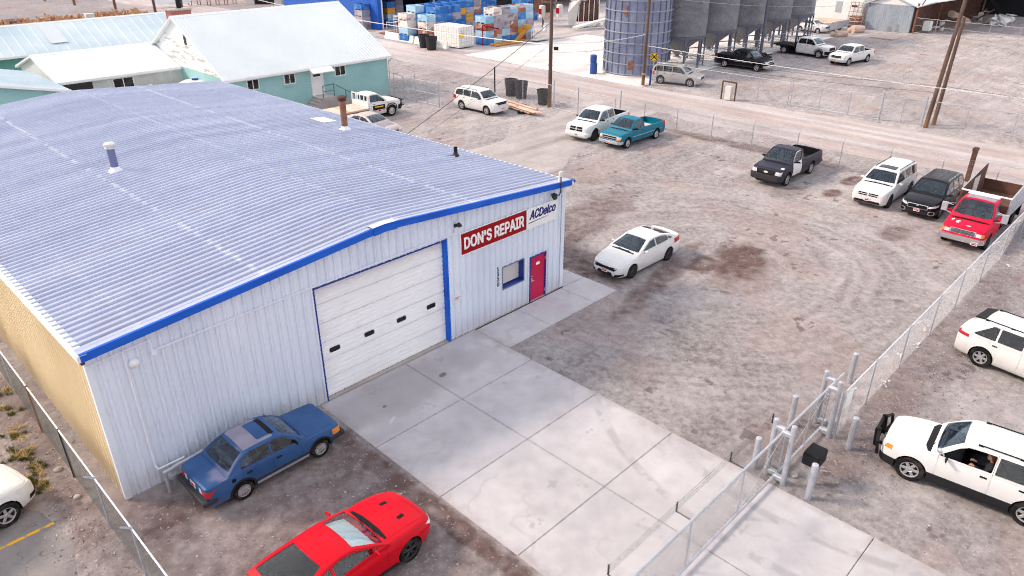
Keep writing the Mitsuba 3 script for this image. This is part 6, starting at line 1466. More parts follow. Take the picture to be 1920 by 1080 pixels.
# tan sedan half hidden behind the roof
c = Car('tan_sedan', 'dusty tan sedan with red patched rear half hidden behind the repair shop roof', 'car', (26.7, 24.9), -82, -1, 'm_car_tan', 4.85, 1.82, 1.42, .95, 2.75, .325,
        [(0, .66), (.1, .74), (.5, .84), (1.2, .93), (1.6, .97), (3.6, 1.0), (4.6, 1.0), (4.85, .95)],
        [(1.3, .95), (2.1, 1.33), (2.4, 1.40), (3.0, 1.42), (3.4, 1.37), (4.0, 1.02)], er=.09, crown=.05, rw=.72, zb=.2)
c.shield(1.42, 2.22); c.shield(3.92, 3.3, front=False); c.sides([(2.7, .06)], s_end=3.7, end_lean=.3)
c.build(doors=[(1.6, 2.7), (2.71, 3.6)], hood=(.2, 1.3, .72), cabin=(1.55, 3.7, .3), wheels='five', mirror=(1.8, 1.0, 'm_car_tan', .15), handles='m_car_tan')
c.seats([(2.4, (-.37, .37), .5)], 'm_seat_dark'); c.mirrored('headlight', [(.48, .56), (.84, .60), (.84, .70), (.48, .68)], 'x', -1, .5, 'm_lamp')
c.patch('faded_hood', smoothpoly(.5, -.62, 1.25, .62, .1), 'z', .7, 1.1, 'm_faded_roof', out=.005); c.patch('red_quarter', [(3.6, .55), (4.6, .55), (4.6, .93), (3.6, .93)], 'y', -2, -.2, 'm_car_red')
c.patch('grille', [(-.4, .48), (.4, .48), (.42, .6), (-.42, .6)], 'x', -1, .3, 'm_black'); c.plate(-.02, .1, .42)
# white sedan behind the hoppers
c = suv('white_far_car', 'white hatchback parked behind the farthest hopper bin', (99.6, 25.0), -97, -1, 'm_car_white', L=4.5, W=1.8, roof=1.6, fo=.9, wb=2.65, R=.34, er=.1)

# --- pickups
def pickup(name, label, at, heading, side, paint, L, W, roof, fo, wb, R, hood0, hood1, ws, cab_end, doors, pillars, bed_floor=.78, bed_mat=None, wheels='five', rim='m_rim', dark=99, grille=None, lamp=None, bumper='m_chrome', mirror='m_black', zb=.34, er=.07, handles='m_plastic', seats='m_seat_grey', door_mats={}, glass='m_glass', flat=False, group=None, rear_bumper='m_chrome', cat='pickup truck', bumper_z=(.42, .66)):
    bt = hood1 + .06
    end = L if not flat else cab_end + .10
    top = [(0, hood0 - .20), (.05, hood0 - .05), (.18, hood0 + .02), (ws[0] - .1, hood1), (ws[0] + .4, hood1 + .03), (cab_end, hood1 + .05)]
    top += [(cab_end + .2, bt), (L, bt)] if not flat else [(end, hood1 + .05)]
    c = Car(name, label, cat, at, heading, side, paint, end, W, roof + .03, fo, wb, R, top,
            [(ws[0], hood1), (ws[1] - .10, roof - .12), (ws[1] + .12, roof - .02), (ws[1] + .5, roof), (cab_end - .35, roof), (cab_end - .10, roof - .05), (cab_end, hood1 + .08)],
            plan=[(0, .86), (.1, .92), (.35, .97), (.8, 1), (end - .4, 1), (end - .1, .99), (end, .98)], er=er, crown=.03, rw=.74, zb=zb)
    c.bed_mat = bed_mat or paint
    c.shield(ws[0] + .10, ws[1] + .02); c.sides(list(pillars), s_end=cab_end - .05, end_lean=.06, dark_from=dark, inset=.085)
    c.backlight(hood1 + .16, roof - .16, c.rw - .16, c.rw - .20, cab_end - .22, dark=False)
    c.build(doors=doors, hood=(.16, ws[0] - .02, W / 2 * .80), cabin=(ws[0] + .22, cab_end - .12, .55), wheels=wheels, rim=rim, tw=.26, ra=R + .07, glass=glass, bed=None if flat else (cab_end + .12, L - .07, bed_floor, W / 2 - .13), door_z=zb + .12, mirror=(ws[0] + .45, hood1 + .06, mirror, .22), handles=handles, door_mats=door_mats)
    c.seats([(ws[0] + 1.15, (-.42, 0.0, .42) if cab_end - ws[0] < 2.2 else (-.42, .42), .40 if cab_end - ws[0] < 2.2 else .52)], seats)
    if cab_end - ws[0] > 2.2: c.seats([(ws[0] + 1.95, (-.4, .4), .6)], 'm_seat_dark')
    c.wheel(ws[0] + .70, .42, hood1 - .08); c.wipers(ws[0] + .03, hood1 + .045, W * .34)
    c.patch('cowl', [(ws[0] - .17, -W * .28), (ws[0] - .08, -W * .40), (ws[0] + .14, -W * .43), (ws[0] + .14, W * .43), (ws[0] - .08, W * .40), (ws[0] - .17, W * .28)], 'z', hood1 - .2, hood1 + .10, 'm_black', out=.008)
    if grille is not None: c.patch('grille', np.array(grille), 'x', -1, .3, 'm_black')
    if lamp is not None: c.mirrored('headlight', lamp, 'x', -1, .42, 'm_lamp')
    if bumper: c.add('front_bumper', MB().raw(*hull([(-.10, y, z) for y in (-W * .40, W * .40) for z in bumper_z] + [(.06, y, z) for y in (-W * .485, W * .485) for z in bumper_z] + [(.32, y, z + .02) for y in (-W * .495, W * .495) for z in bumper_z] + [(-.13, y, sum(bumper_z) / 2) for y in (-W * .36, W * .36)])), bumper)
    if not flat:
        if rear_bumper: c.add('rear_bumper', MB().rbox((L - .04, -W * .48, .46), (L + .16, W * .48, .64), .03), rear_bumper)
        c.mirrored('tail_lamp', [(W * .40, .82), (W * .5, .82), (W * .5, 1.16), (W * .40, 1.16)], 'x', L - .25, L + 1, 'm_tail')
    c.bt = bt
    return c

c = pickup('white_ram_pickup'.replace('ram_', 'crew_'), 'white pickup truck with black wheels and cross barred grille parked behind the teal one', (37.30, 13.42), 186, 1, 'm_car_white', 5.78, 2.02, 1.90, 1.0, 3.57, .42, 1.12, 1.22, (1.35, 2.10), 3.75, [(1.58, 2.78), (2.80, 3.55)], ((2.80, .07), ), bed_mat='m_black', rim='m_rim_dark', dark=2.9, lamp=[(.58, .84), (.93, .86), (.93, 1.04), (.62, 1.04)], bumper='m_car_white', handles='m_black', rear_bumper='m_chrome')
for y0, y1 in ((-.52, -.035), (.035, .52)):
    for z0, z1 in ((.78, .92), (.955, 1.095)): c.patch('grille', smoothpoly(y0, z0, y1, z1, .03), 'x', -1, .3, 'm_black')
c.add('bumper_valance', MB().rbox((-.05, -.90, .34), (.2, .90, .43), .02), 'm_galv'); c.plate(-.135, .1, .56)

c = pickup('teal_pickup', 'bright teal pickup truck with long open bed parked beside the white pickup', (37.42, 10.62), 180, 1, 'm_car_teal', 5.40, 1.95, 1.76, .90, 3.42, .36, .98, 1.10, (1.22, 1.92), 2.85, [(1.42, 2.62)], (), wheels='steel', rim='m_rim', seats='m_seat_grey', bumper='m_galv', handles='m_black', zb=.32, er=.05, bumper_z=(.40, .58))
c.patch('grille', smoothpoly(-.62, .64, .62, .92, .02), 'x', -1, .3, 'm_chrome', out=.006)
for z0, z1 in ((.67, .75), (.80, .89)): c.patch('grille_slot', smoothpoly(-.58, z0, .58, z1, .015), 'x', -1, .3, 'm_black', out=.012)
c.mirrored('headlight', [(.64, .76), (.90, .76), (.90, .90), (.64, .90)], 'x', -1, .3, 'm_lamp', out=.010); c.mirrored('turn_signal', [(.64, .66), (.90, .66), (.90, .75), (.64, .75)], 'x', -1, .3, 'm_amber', out=.010)
c.mirrored('side_trim', [(1.35, .70), (4.9, .70), (4.9, .73), (1.35, .73)], 'y', 0, 0, 'm_chrome', out=.010); c.plate(-.14, 0, .48)
c.add('cargo_board', MB().rbox((3.1, -.55, .83), (4.7, .45, .87), .01), 'm_plank'); c.patch('roof_sheen', smoothpoly(1.95, -.55, 2.55, .55, .1), 'z', 1.5, 2, 'm_car_teal', full=True, out=.003)

c = pickup('dark_pickup', 'dark navy pickup truck with one white door standing alone in the yard', (37.72, -.84), 180, 1, 'm_car_navy', 5.60, 2.0, 1.86, .95, 3.20, .385, 1.06, 1.17, (1.28, 1.98), 3.02, [(1.50, 2.62)], ((2.64, .06), ), wheels='five', rim='m_rim', seats='m_seat_grey', bumper='m_charcoal', handles='m_black', bed_mat='m_black', dark=2.7, door_mats={(0, 1): 'm_car_white', (0, 1, 'label'): 'white replacement door'}, lamp=[(.56, .78), (.92, .78), (.93, .98), (.60, .98)], rear_bumper='m_charcoal', bumper_z=(.40, .74))
c.patch('grille', smoothpoly(-.56, .74, .56, 1.03, .03), 'x', -1, .3, 'm_black', out=.01)
for z in (.84, .92): c.patch('grille_bar', smoothpoly(-.46, z - .015, .46, z + .015, .01), 'x', -1, .3, 'm_charcoal', out=.016)
c.patch('emblem', [(.13 * math.cos(a), .88 + .055 * math.sin(a)) for a in np.linspace(0, 6.1, 16)], 'x', -1, .3, 'm_sign_white', out=.022)
c.add('cargo_bag', MB().rbox((3.3, .1, .82), (3.95, .65, 1.05), .08), 'm_offwhite'); c.patch('fender_patch', smoothpoly(.32, .70, .55, .90, .06), 'z', .8, 1.4, 'm_car_white', out=.004)

c = pickup('black_crew_pickup', 'black crew cab pickup with chrome grille and covered bed in front of the hopper bins', (69.05, 17.75), -88, -1, 'm_car_black', 5.85, 2.03, 1.86, 1.0, 3.62, .40, 1.08, 1.20, (1.35, 2.05), 3.85, [(1.58, 2.72), (2.74, 3.60)], ((2.73, .07), ), wheels='five', rim='m_chrome', dark=2.0, lamp=[(.62, .84), (.94, .86), (.94, 1.02), (.62, 1.02)], bumper='m_chrome')
c.patch('grille_chrome', smoothpoly(-.6, .80, .6, 1.04, .03), 'x', -1, .3, 'm_chrome'); c.patch('grille', smoothpoly(-.52, .87, .52, .97, .02), 'x', -1, .3, 'm_black', out=.012)
c.add('bed_cover', MB().rbox((3.95, -.92, c.bt - .01), (5.80, .92, c.bt + .045), .02), 'm_plastic'); c.mirrored('side_trim', [(1.5, .78), (3.65, .78), (3.65, .81), (1.5, .81)], 'y', 0, 0, 'm_chrome', out=.012)

c = pickup('white_crew_pickup', 'white crew cab pickup facing left in the far lot, nose towards the white flatbed truck', (78.95, 12.35), 171, 1, 'm_car_white', 5.85, 2.03, 1.88, 1.0, 3.65, .40, 1.10, 1.22, (1.35, 2.05), 3.85, [(1.58, 2.72), (2.74, 3.60)], ((2.73, .07), ), wheels='five', dark=2.0, lamp=[(.60, .84), (.94, .86), (.94, 1.04), (.60, 1.04)], bumper='m_galv', bed_mat='m_black')
c.patch('grille', smoothpoly(-.56, .78, .56, 1.04, .03), 'x', -1, .3, 'm_charcoal'); c.plate(-.135, 0, .54)

def flatbed(c, s0, s1, w, z, mat, head=True, headmat='m_black'):
    c.add('frame_rail', MB().box((s0 - .6, -.42, z - .34), (s1, -.32, z - .14)).box((s0 - .6, .32, z - .34), (s1, .42, z - .14)), 'm_black')
    k = c.add('flatbed', MB().rbox((s0, -w, z - .14), (s1, w, z), .015), mat)
    if head:
        b = MB()
        for y in np.linspace(-w + .06, w - .06, 5): b.box((s0, y - .03, z), (s0 + .07, y + .03, z + .95))
        b.box((s0 + .005, -w + .05, z + .90), (s0 + .065, w - .05, z + .97)).box((s0 + .01, -w + .05, z + .02), (s0 + .06, w - .05, z + .40))
        c.add('headache_rack', b, headmat)
    c.add('mud_guard', MB().rbox((c.fo + c.wb - .5, w - .36, z - .36), (c.fo + c.wb + .5, w - .34 + .3, z - .15), .01).rbox((c.fo + c.wb - .5, -w + .06, z - .36), (c.fo + c.wb + .5, -w + .36, z - .15), .01), 'm_black')
c = pickup('white_flatbed_truck', 'white crew cab truck with black flatbed and wheel flares in the far lot', (81.0, 16.6), -95, -1, 'm_car_white', 6.6, 2.05, 1.98, 1.0, 4.30, .43, 1.20, 1.30, (1.35, 2.05), 3.75, [(1.58, 2.68), (2.70, 3.55)], ((2.69, .07), ), wheels='six', dark=2.0, lamp=[(.64, .88), (.94, .90), (.94, 1.14), (.64, 1.14)], bumper='m_black', flat=True, cat='truck', bumper_z=(.5, .8))
c.patch('grille', smoothpoly(-.62, .86, .62, 1.16, .03), 'x', -1, .3, 'm_black'); flatbed(c, 3.95, 6.7, 1.08, 1.05, 'm_plastic')
c.mirrored('arch_flare', [(.45, .62), (.50, .85), (.70, 1.02), (1.0, 1.08), (1.3, 1.02), (1.5, .85), (1.55, .62), (1.48, .62), (1.40, .85), (1.2, .97), (1.0, 1.0), (.8, .97), (.6, .85), (.52, .62)], 'y', 0, 0, 'm_black', out=.02)

c = pickup('livery_truck', 'white service truck with black and yellow door sign and wooden flatbed behind the roof', (31.6, 29.6), 0, -1, 'm_car_white', 6.3, 2.02, 1.95, .98, 3.9, .43, 1.18, 1.28, (1.35, 2.05), 3.05, [(1.58, 2.80)], (), wheels='steel', rim='m_rim', dark=99, lamp=[(.62, .86), (.94, .88), (.94, 1.1), (.62, 1.1)], bumper='m_black', flat=True, cat='truck', bumper_z=(.45, .8))
c.patch('grille', smoothpoly(-.56, .84, .56, 1.12, .03), 'x', -1, .3, 'm_black'); flatbed(c, 3.2, 6.9, 1.12, 1.02, 'm_plank', headmat='m_white')
c.add('push_bar', MB().tube((-.28, -.6, .5), (-.28, -.6, 1.15), .05).tube((-.28, .6, .5), (-.28, .6, 1.15), .05).tube((-.28, -.9, 1.1), (-.28, .9, 1.1), .05).tube((-.28, -.9, .7), (-.28, .9, .7), .05), 'm_black')
c.patch('door_sign', [(1.62, .72), (2.78, .72), (2.78, 1.08), (1.62, 1.08)], 'y', -2, -.2, 'm_black', out=.008)
c.patch('sign_stripe', [(1.78, .90), (2.60, .92), (2.60, 1.0), (1.78, .98)], 'y', -2, -.2, 'm_yellow_sign', out=.013)
for s, z in ((1.75, .66), (2.15, .64), (2.55, .68), (1.3, 1.12)): c.patch('sign_spot', smoothpoly(s - .09, z - .05, s + .09, z + .05, .03), 'y', -2, -.2, 'm_amber' if s != 2.15 else 'm_sign_red', out=.008)
c.mirrored('arch_flare', [(.43, .55), (.48, .85), (.68, 1.02), (.98, 1.08), (1.28, 1.02), (1.48, .85), (1.53, .55), (1.46, .55), (1.38, .85), (1.18, .97), (.98, 1.0), (.78, .97), (.58, .85), (.50, .55)], 'y', 0, 0, 'm_plastic', out=.025)
# ---------------------------------------------------------------- red dump truck
c = pickup('red_dump_truck', 'red cab dump truck with tall stake bed parked by the right fence', (35.62, -12.03), 180, 1, 'm_truck_red', 6.6, 2.02, 2.10, .88, 4.6, .39, 1.06, 1.27, (.88, 1.62), 2.50, [(1.10, 2.2)], (), wheels='steel', rim='m_charcoal', bumper='m_chrome', flat=True, cat='truck', mirror='m_truck_red', handles='m_black', bumper_z=(.46, .72), zb=.36)
c.patch('grille_frame', smoothpoly(-.56, .80, .56, 1.02, .03), 'x', -1, .4, 'm_galv', out=.008)
for z in (.835, .885, .935, .985): c.patch('grille_slot', smoothpoly(-.52, z - .017, .52, z + .017, .008), 'x', -1, .4, 'm_black', out=.014)
c.mirrored('headlight', [(.58, .80), (.80, .80), (.80, .96), (.58, .96)], 'x', -1, .4, 'm_lamp', out=.010); c.mirrored('turn_signal', [(.80, .80), (.92, .80), (.92, .96), (.80, .96)], 'x', -1, .4, 'm_amber', out=.010)
c.patch('paint_flake', [(.36, -.42), (.38, -.34), (.46, -.40), (.50, -.30), (.56, -.36), (.50, -.47), (.42, -.50)], 'z', 1, 1.4, 'm_sign_white', out=.004); c.patch('paint_flake', [(.26, .0), (.29, .22), (.33, .20), (.30, .02)], 'z', 1, 1.4, 'm_sign_white', out=.004); c.patch('paint_flake', [(.5, -.72), (.62, -.70), (.66, -.62), (.54, -.62)], 'z', 1, 1.4, 'm_sign_white', out=.004)
c.patch('faded_roof', smoothpoly(1.75, -.62, 2.35, .62, .08), 'z', 1.8, 3, 'm_faded_roof', full=True, out=.004); c.add('roof_spoiler', MB().rbox((2.25, -.70, 2.10), (2.42, .70, 2.20), .03), 'm_white'); c.plate(-.135, .62, .50)
for g in (1, -1):
    c.add('tow_mirror', MB().rbox((1.18, g * 1.32 - .14, 1.34), (1.24, g * 1.32 + .14, 1.80), .02).tube((1.2, g * .95, 1.72), (1.22, g * 1.3, 1.76), .018, 6).tube((1.2, g * .95, 1.30), (1.22, g * 1.3, 1.38), .018, 6).tube((1.45, g * .92, 1.74), (1.22, g * 1.3, 1.76), .014, 6), 'm_galv')
c.add('frame_rail', MB().box((2.4, -.42, .62), (6.9, -.32, .84)).box((2.4, .32, .62), (6.9, .42, .84)), 'm_black')
c.add('bed_floor', MB().rbox((2.78, -1.10, .98), (7.0, 1.10, 1.10), .02), 'm_rust_dark')
def bedside(g, mat):
    P = Polygon([(2.78, 1.08), (6.9, 1.08), (6.9, 2.52), (2.78, 2.10)])
    return MB().poly(P, min(g * 1.06, g * 1.12), max(g * 1.06, g * 1.12))
c.add('bed_side', bedside(1, 0), 'm_galv', label='grey left bed side'); c.add('bed_side', bedside(-1, 0), 'm_rust_dark', label='rusty right bed side')
for s in (2.85, 3.9, 4.9, 5.9, 6.8):
    for g in (-1,): c.add('stake', MB().box((s - .04, min(g * 1.12, g * 1.17), 1.0), (s + .04, max(g * 1.12, g * 1.17), 2.14 + (s - 2.78) * .1)), 'm_rust_dark')
c.add('side_board', MB().box((4.6, -1.055, 1.3), (5.6, -1.03, 2.2)), 'm_offwhite')
c.add('top_rail', MB().tube((2.78, -1.13, 2.12), (6.9, -1.13, 2.54), .03, 6).tube((2.78, 1.13, 2.12), (6.9, 1.13, 2.54), .03, 6), 'm_galv')
c.add('headboard', MB().box((2.76, -1.05, 1.1), (2.82, 1.05, 1.72)), 'm_rust_dark'); c.add('front_crossbar', MB().tube((2.80, -1.12, 2.10), (2.80, 1.12, 2.10), .045, 10), 'm_white')
c.add('tailgate', MB().box((6.86, -1.05, 1.1), (6.92, 1.05, 1.72)), 'm_rust_dark')
c.add('fuel_tank', MB().tube((2.9, .78, .62), (3.6, .78, .62), .22, 12), 'm_black')
for g in (1, -1):
    wk = uniq(c.key + '__wheel'); Tm = c.M @ T().translate([.88 + 4.6, g * .62, .39]) @ T().rotate([0, 0, 1], 0 if g > 0 else 180)
    put(wk + '__tyre', wheel_meshes(.39, .26, .39 * .64, 'steel')[0], 'm_rubber', tw=Tm)
    c.add('mud_flap', MB().box((6.1, g * .8 - .28, .35), (6.13, g * .8 + .28, .98)), 'm_black')

# ---------------------------------------------------------------- the driver of the patrol SUV
def smooth_body(bones, edge, it=8):
    M = m3.Manifold()
    for a, ra, b, rb in bones:
        pts = []
        for ctr, r in ((a, ra), (b, rb)):
            s = trimesh.creation.icosphere(subdivisions=1); pts.append(s.vertices * r + np.asarray(ctr, float))
        M = M + m3.Manifold.hull_points(np.vstack(pts))
    M = M.refine_to_length(edge)
    v, f = mesh_of(M); t = trimesh.Trimesh(v, f, process=True); trimesh.smoothing.filter_taubin(t, iterations=it)
    return np.array(t.vertices), np.array(t.faces)
drv_ = thing('person', 'driver with reddish hair in a dark top sitting at the wheel', 'person')
P0 = np.array([2.50, .40, .0]); sz = patrol.seat_z
def L(s, y, z): return (s, y, sz + z)
hip, chest, neck, head = L(2.60, .40, .34), L(2.66, .40, .66), L(2.64, .40, .83), L(2.60, .40, .985)
cloth = smooth_body([(hip, .15, L(2.66, .40, .55), .14), (L(2.66, .40, .55), .145, chest, .15), (L(2.66, .28, .74), .075, L(2.66, .52, .74), .075), (chest, .13, neck, .065),
    (L(2.65, .21, .74), .062, L(2.48, .20, .52), .050), (L(2.48, .20, .52), .050, L(2.28, .27, .58), .040), (L(2.65, .59, .74), .062, L(2.50, .62, .52), .050), (L(2.50, .62, .52), .050, L(2.30, .52, .60), .040)], .035)
part(drv_, 'shirt', (cloth[0], cloth[1][:, ::-1]), 'm_shirt', True, patrol.M)
legs = smooth_body([(L(2.58, .32, .33), .10, L(2.22, .30, .42), .075), (L(2.22, .30, .42), .07, L(1.95, .32, .10), .05), (L(2.58, .48, .33), .10, L(2.22, .50, .42), .075), (L(2.22, .50, .42), .07, L(1.95, .50, .10), .05)], .04)
part(drv_, 'trousers', (legs[0], legs[1][:, ::-1]), 'm_jeans', True, patrol.M)
sk_ = [(neck, .055, head, .07), (head, .085, L(2.57, .40, 1.03), .085), (L(2.55, .40, .93), .055, L(2.53, .40, .96), .05), (L(2.515, .40, .975), .014, L(2.495, .40, .965), .012), (L(2.58, .315, .98), .02, L(2.59, .315, 1.0), .018), (L(2.58, .485, .98), .02, L(2.59, .485, 1.0), .018)]
hd = smooth_body(sk_, .014, 5); part(drv_, 'head', (hd[0], hd[1][:, ::-1]), 'm_skin', True, patrol.M)
for y in (.372, .428): part(drv_, 'eye', (lambda m: (m[0], m[1][:, ::-1]))(MB().ball(L(2.503, y, 1.0), .011, 1).mesh()), 'm_black', False, patrol.M)
part(drv_, 'mouth', (lambda m: (m[0], m[1][:, ::-1]))(MB().cbox(L(2.492, .40, .925), (.01, .04, .008)).mesh()), 'm_tail', False, patrol.M)
hr = smooth_body([(L(2.60, .40, 1.06), .092, L(2.66, .40, 1.02), .09), (L(2.66, .40, 1.02), .085, L(2.70, .40, .88), .06), (L(2.62, .335, 1.02), .035, L(2.66, .335, .88), .03), (L(2.62, .465, 1.02), .035, L(2.66, .465, .88), .03)], .02, 4)
part(drv_, 'hair', (hr[0], hr[1][:, ::-1]), 'm_hair', True, patrol.M)
for y0, sgn in ((.27, 1), (.52, -1)):
    w0 = np.array(L(2.29, y0, .59)); b = [(w0, .032, w0 + [-.07, 0, .02], .036), (w0 + [-.07, -.02, .02], .03, w0 + [-.07, .02, .02], .03)]
    for k, (dy, ln_) in enumerate(((-.03, .040), (-.01, .05), (.01, .046), (.03, .036))):
        k0 = w0 + [-.10, dy, .03]; k1 = k0 + [-ln_ * .7, 0, -.012]; k2 = k1 + [-.006, 0, -.03]; b += [(k0, .010, k1, .0095), (k1, .0095, k2, .008)]
    t0 = w0 + [-.05, sgn * .03, .025]; b += [(t0, .012, t0 + [-.03, sgn * .022, .012], .010), (t0 + [-.03, sgn * .022, .012], .010, t0 + [-.055, sgn * .024, .002], .008)]
    hm = smooth_body(b, .008, 3); part(drv_, 'hand', (hm[0], hm[1][:, ::-1]), 'm_skin', True, patrol.M)

# ---------------------------------------------------------------- fences
def chain_link(p0, p1, z0, z1, step, r):
    """Woven diagonal wires between two posts, as thin three-sided rods."""
    p0, p1 = np.asarray(p0, float), np.asarray(p1, float); Lh = np.linalg.norm(p1 - p0); d = (p1 - p0) / Lh; nrm = np.array([-d[1], d[0]]); h = z1 - z0
    V, F = [], []; n = 0
    ang = np.arange(3) * 2.0944
    for sgn in (1, -1):
        u = -h if sgn > 0 else 0
        us = np.arange(u, Lh + (0 if sgn > 0 else h), step)
        for a in us:
            ua, ub = a, a + sgn * h; za, zb = z0, z1
            for lim in (0, Lh):
                if (ua - lim) * (ub - lim) < 0:
                    t = (lim - ua) / (ub - ua); zc_ = za + t * (zb - za)
                    if (ua < 0) if lim == 0 else (ua > Lh): ua, za = lim, zc_
                    else: ub, zb = lim, zc_
            if min(ua, ub) < -1e-6 or max(ua, ub) > Lh + 1e-6 or abs(ua - ub) < .02: continue
            a3, b3 = np.r_[p0 + d * ua, za], np.r_[p0 + d * ub, zb]
            off = np.outer(np.cos(ang) * r, np.r_[nrm, 0]) + np.outer(np.sin(ang) * r, [0, 0, 1])
            V.append(np.vstack([a3 + off, b3 + off])); F.append(np.array([[0, 1, 4], [0, 4, 3], [1, 2, 5], [1, 5, 4], [2, 0, 3], [2, 3, 5]]) + n); n += 6
    return np.vstack(V), np.vstack(F)
def fence(label, posts, h, step=.075, r=.0021, rail=True, arm=None, name='chain_link_fence', post_r=.03, bottom=False, wires=True, special={}, mid=False, rail_mat='m_galv', mesh=True, cat='fence', wire='m_wire'):
    t = thing(name, label, cat)
    P = np.asarray(posts, float)
    for k, q in enumerate(P):
        pr = special[k][0] if k in special else post_r; ph = special[k][1] if k in special else h + .04; pm = special[k][2] if k in special else 'm_galv'
        part(t, 'post', MB().tube((*q, 0), (*q, ph), pr, 10).ball((*q, ph), pr * 1.05, 1, (1, 1, .5)).mesh(), pm, 40)
        if arm is not None and k not in special:
            a = np.asarray(arm, float); part(t, 'wire_arm', MB().raw(*hull([(q[0] - .02, q[1] - .02, h), (q[0] + .02, q[1] + .02, h), (q[0] + a[0] - .01, q[1] + a[1] - .01, h + a[2]), (q[0] + a[0] + .012, q[1] + a[1] + .012, h + a[2] + .03), (q[0], q[1], h + .06)])).mesh(), 'm_wire')
    if mesh:
        V, F, n = [], [], 0
        for a, b in zip(P[:-1], P[1:]):
            v, f = chain_link(a, b, .06, h - .02, step, r); V.append(v); F.append(f + n); n += len(v)
        part(t, 'chain_link', (np.vstack(V), np.vstack(F)), wire, kind='stuff')
    for a, b in zip(P[:-1], P[1:]):
        if rail: part(t, 'top_rail', MB().tube((*a, h), (*b, h), .024, 8).mesh(), rail_mat, 40)
        if bottom: part(t, 'bottom_rail', MB().tube((*a, .12), (*b, .12), .022, 8).mesh(), rail_mat, 40)
        if mid: part(t, 'mid_rail', MB().tube((*a, h * .52), (*b, h * .52), .02, 8).mesh(), rail_mat, 40)
    if arm is not None and wires:
        a3 = np.asarray(arm, float)
        for f_ in (.45, .72, 1.0):
            m = MB()
            for a, b in zip(P[:-1], P[1:]): m.tube((a[0] + a3[0] * f_, a[1] + a3[1] * f_, h + a3[2] * f_ + .02), (b[0] + a3[0] * f_, b[1] + a3[1] * f_, h + a3[2] * f_ + .02), .0045, 4)
            part(t, 'barbed_wire', m.mesh(), 'm_wire')
    return t
fence('chain link fence with white top rail along the right side of the yard', [(x, -12.85) for x in (16.35, 18.84, 21.88, 25.1, 28.14, 31.6, 35.0, 38.2, 41.0, 43.1)], 1.70, step=.11, r=.0032, arm=(.12, -.26, .26), rail_mat='m_rail_white')
fence('chain link fence running close along the tan side wall at the left', [(-.72, y) for y in (-9.0, -6.0, -3.2, -.77, 2.04, 4.99, 7.93, 10.9, 13.9)], 1.70, step=.10, r=.0032, arm=(-.22, .02, .16), rail_mat='m_rail_white', wire='m_wire_old', special={5: (.036, 1.74, 'm_rust'), 4: (.033, 1.72, 'm_charcoal')}, wires=False)
fence('chain link fence with barbed wire arms along the near side of the gravel road', [(43.1, y) for y in (15.6, 13.3, 10.42, 7.5, 4.4, 1.2, -1.7, -4.6, -7.5, -10.3, -12.85)], 1.72, step=.10, r=.0026, rail=False, arm=(.28, 0, .30), special={0: (.05, 2.3, 'm_galv')})
fence('chain link lane gate beside the wooden pole', [(42.45, 21.9), (42.2, 19.1), (42.6, 15.7)], 1.85, step=.11, r=.0026, name='lane_gate', bottom=True, special={0: (.06, 2.35, 'm_galv'), 1: (.045, 2.2, 'm_galv')}, cat='gate')
fence('chain link fence and gate leaves beside the teal building', [(36.3, 35.4), (36.2, 33.9), (36.0, 32.0), (36.1, 30.6), (36.2, 29.15)], 1.95, step=.11, r=.0026, bottom=True, mid=True, special={4: (.055, 2.1, 'm_galv'), 2: (.05, 2.4, 'm_galv')}, name='building_gate', cat='gate')
fence('chain link fence behind the white old utility vehicle and the black bins', [(36.2, 29.15), (39.3, 29.05), (42.5, 28.95), (42.5, 25.5), (42.45, 21.9)], 1.9, step=.11, r=.0026, arm=(.2, .1, .25), wires=False, special={2: (.06, 2.5, 'm_charcoal')})
fence('long chain link fence on the far side of the gravel road', [(57.0, y) for y in (21.8, 17.5, 14.2, 11.3, 8.5)], 1.95, step=.14, r=.003, arm=(-.1, 0, .25))
fence('sliding rail gate in the far road fence', [(57.4, 8.45), (57.4, 6.0), (57.4, 3.6), (57.5, 1.2), (57.9, -.3), (58.2, -1.72)], 1.85, step=.14, r=.003, name='far_road_gate', bottom=True, special={3: (.10, 2.25, 'm_galv'), 5: (.09, 2.15, 'm_galv')}, cat='gate')
fence('chain link fence right of the two leaning poles', [(58.0, y) for y in (-1.8, -4.7, -7.8, -11, -14.2, -17.4, -21)], 1.95, step=.14, r=.003)
fence('wide chain link gate with cross rails in front of the lean-to', [(108.9, 15.9), (108.4, 13.0), (108.2, 10.0), (107.9, 6.6), (107.6, 3.2), (107.4, 0), (107.2, -4)], 2.0, step=.3, r=.005, name='far_lot_gate', mid=True, bottom=True, rail_mat='m_wire', cat='gate')
fence('grey rail fence along the hopper bins', [(62.8, 22.4), (70, 22.2), (77.5, 22.2), (85, 22.6), (93, 22.8), (99.5, 22.6), (104.5, 22.2)], 1.75, step=.3, r=.005)
fence('fence before the dry brush at the far left', [(8, 101.5), (18, 102), (28, 102.5), (38, 103)], 1.9, step=.4, r=.006)

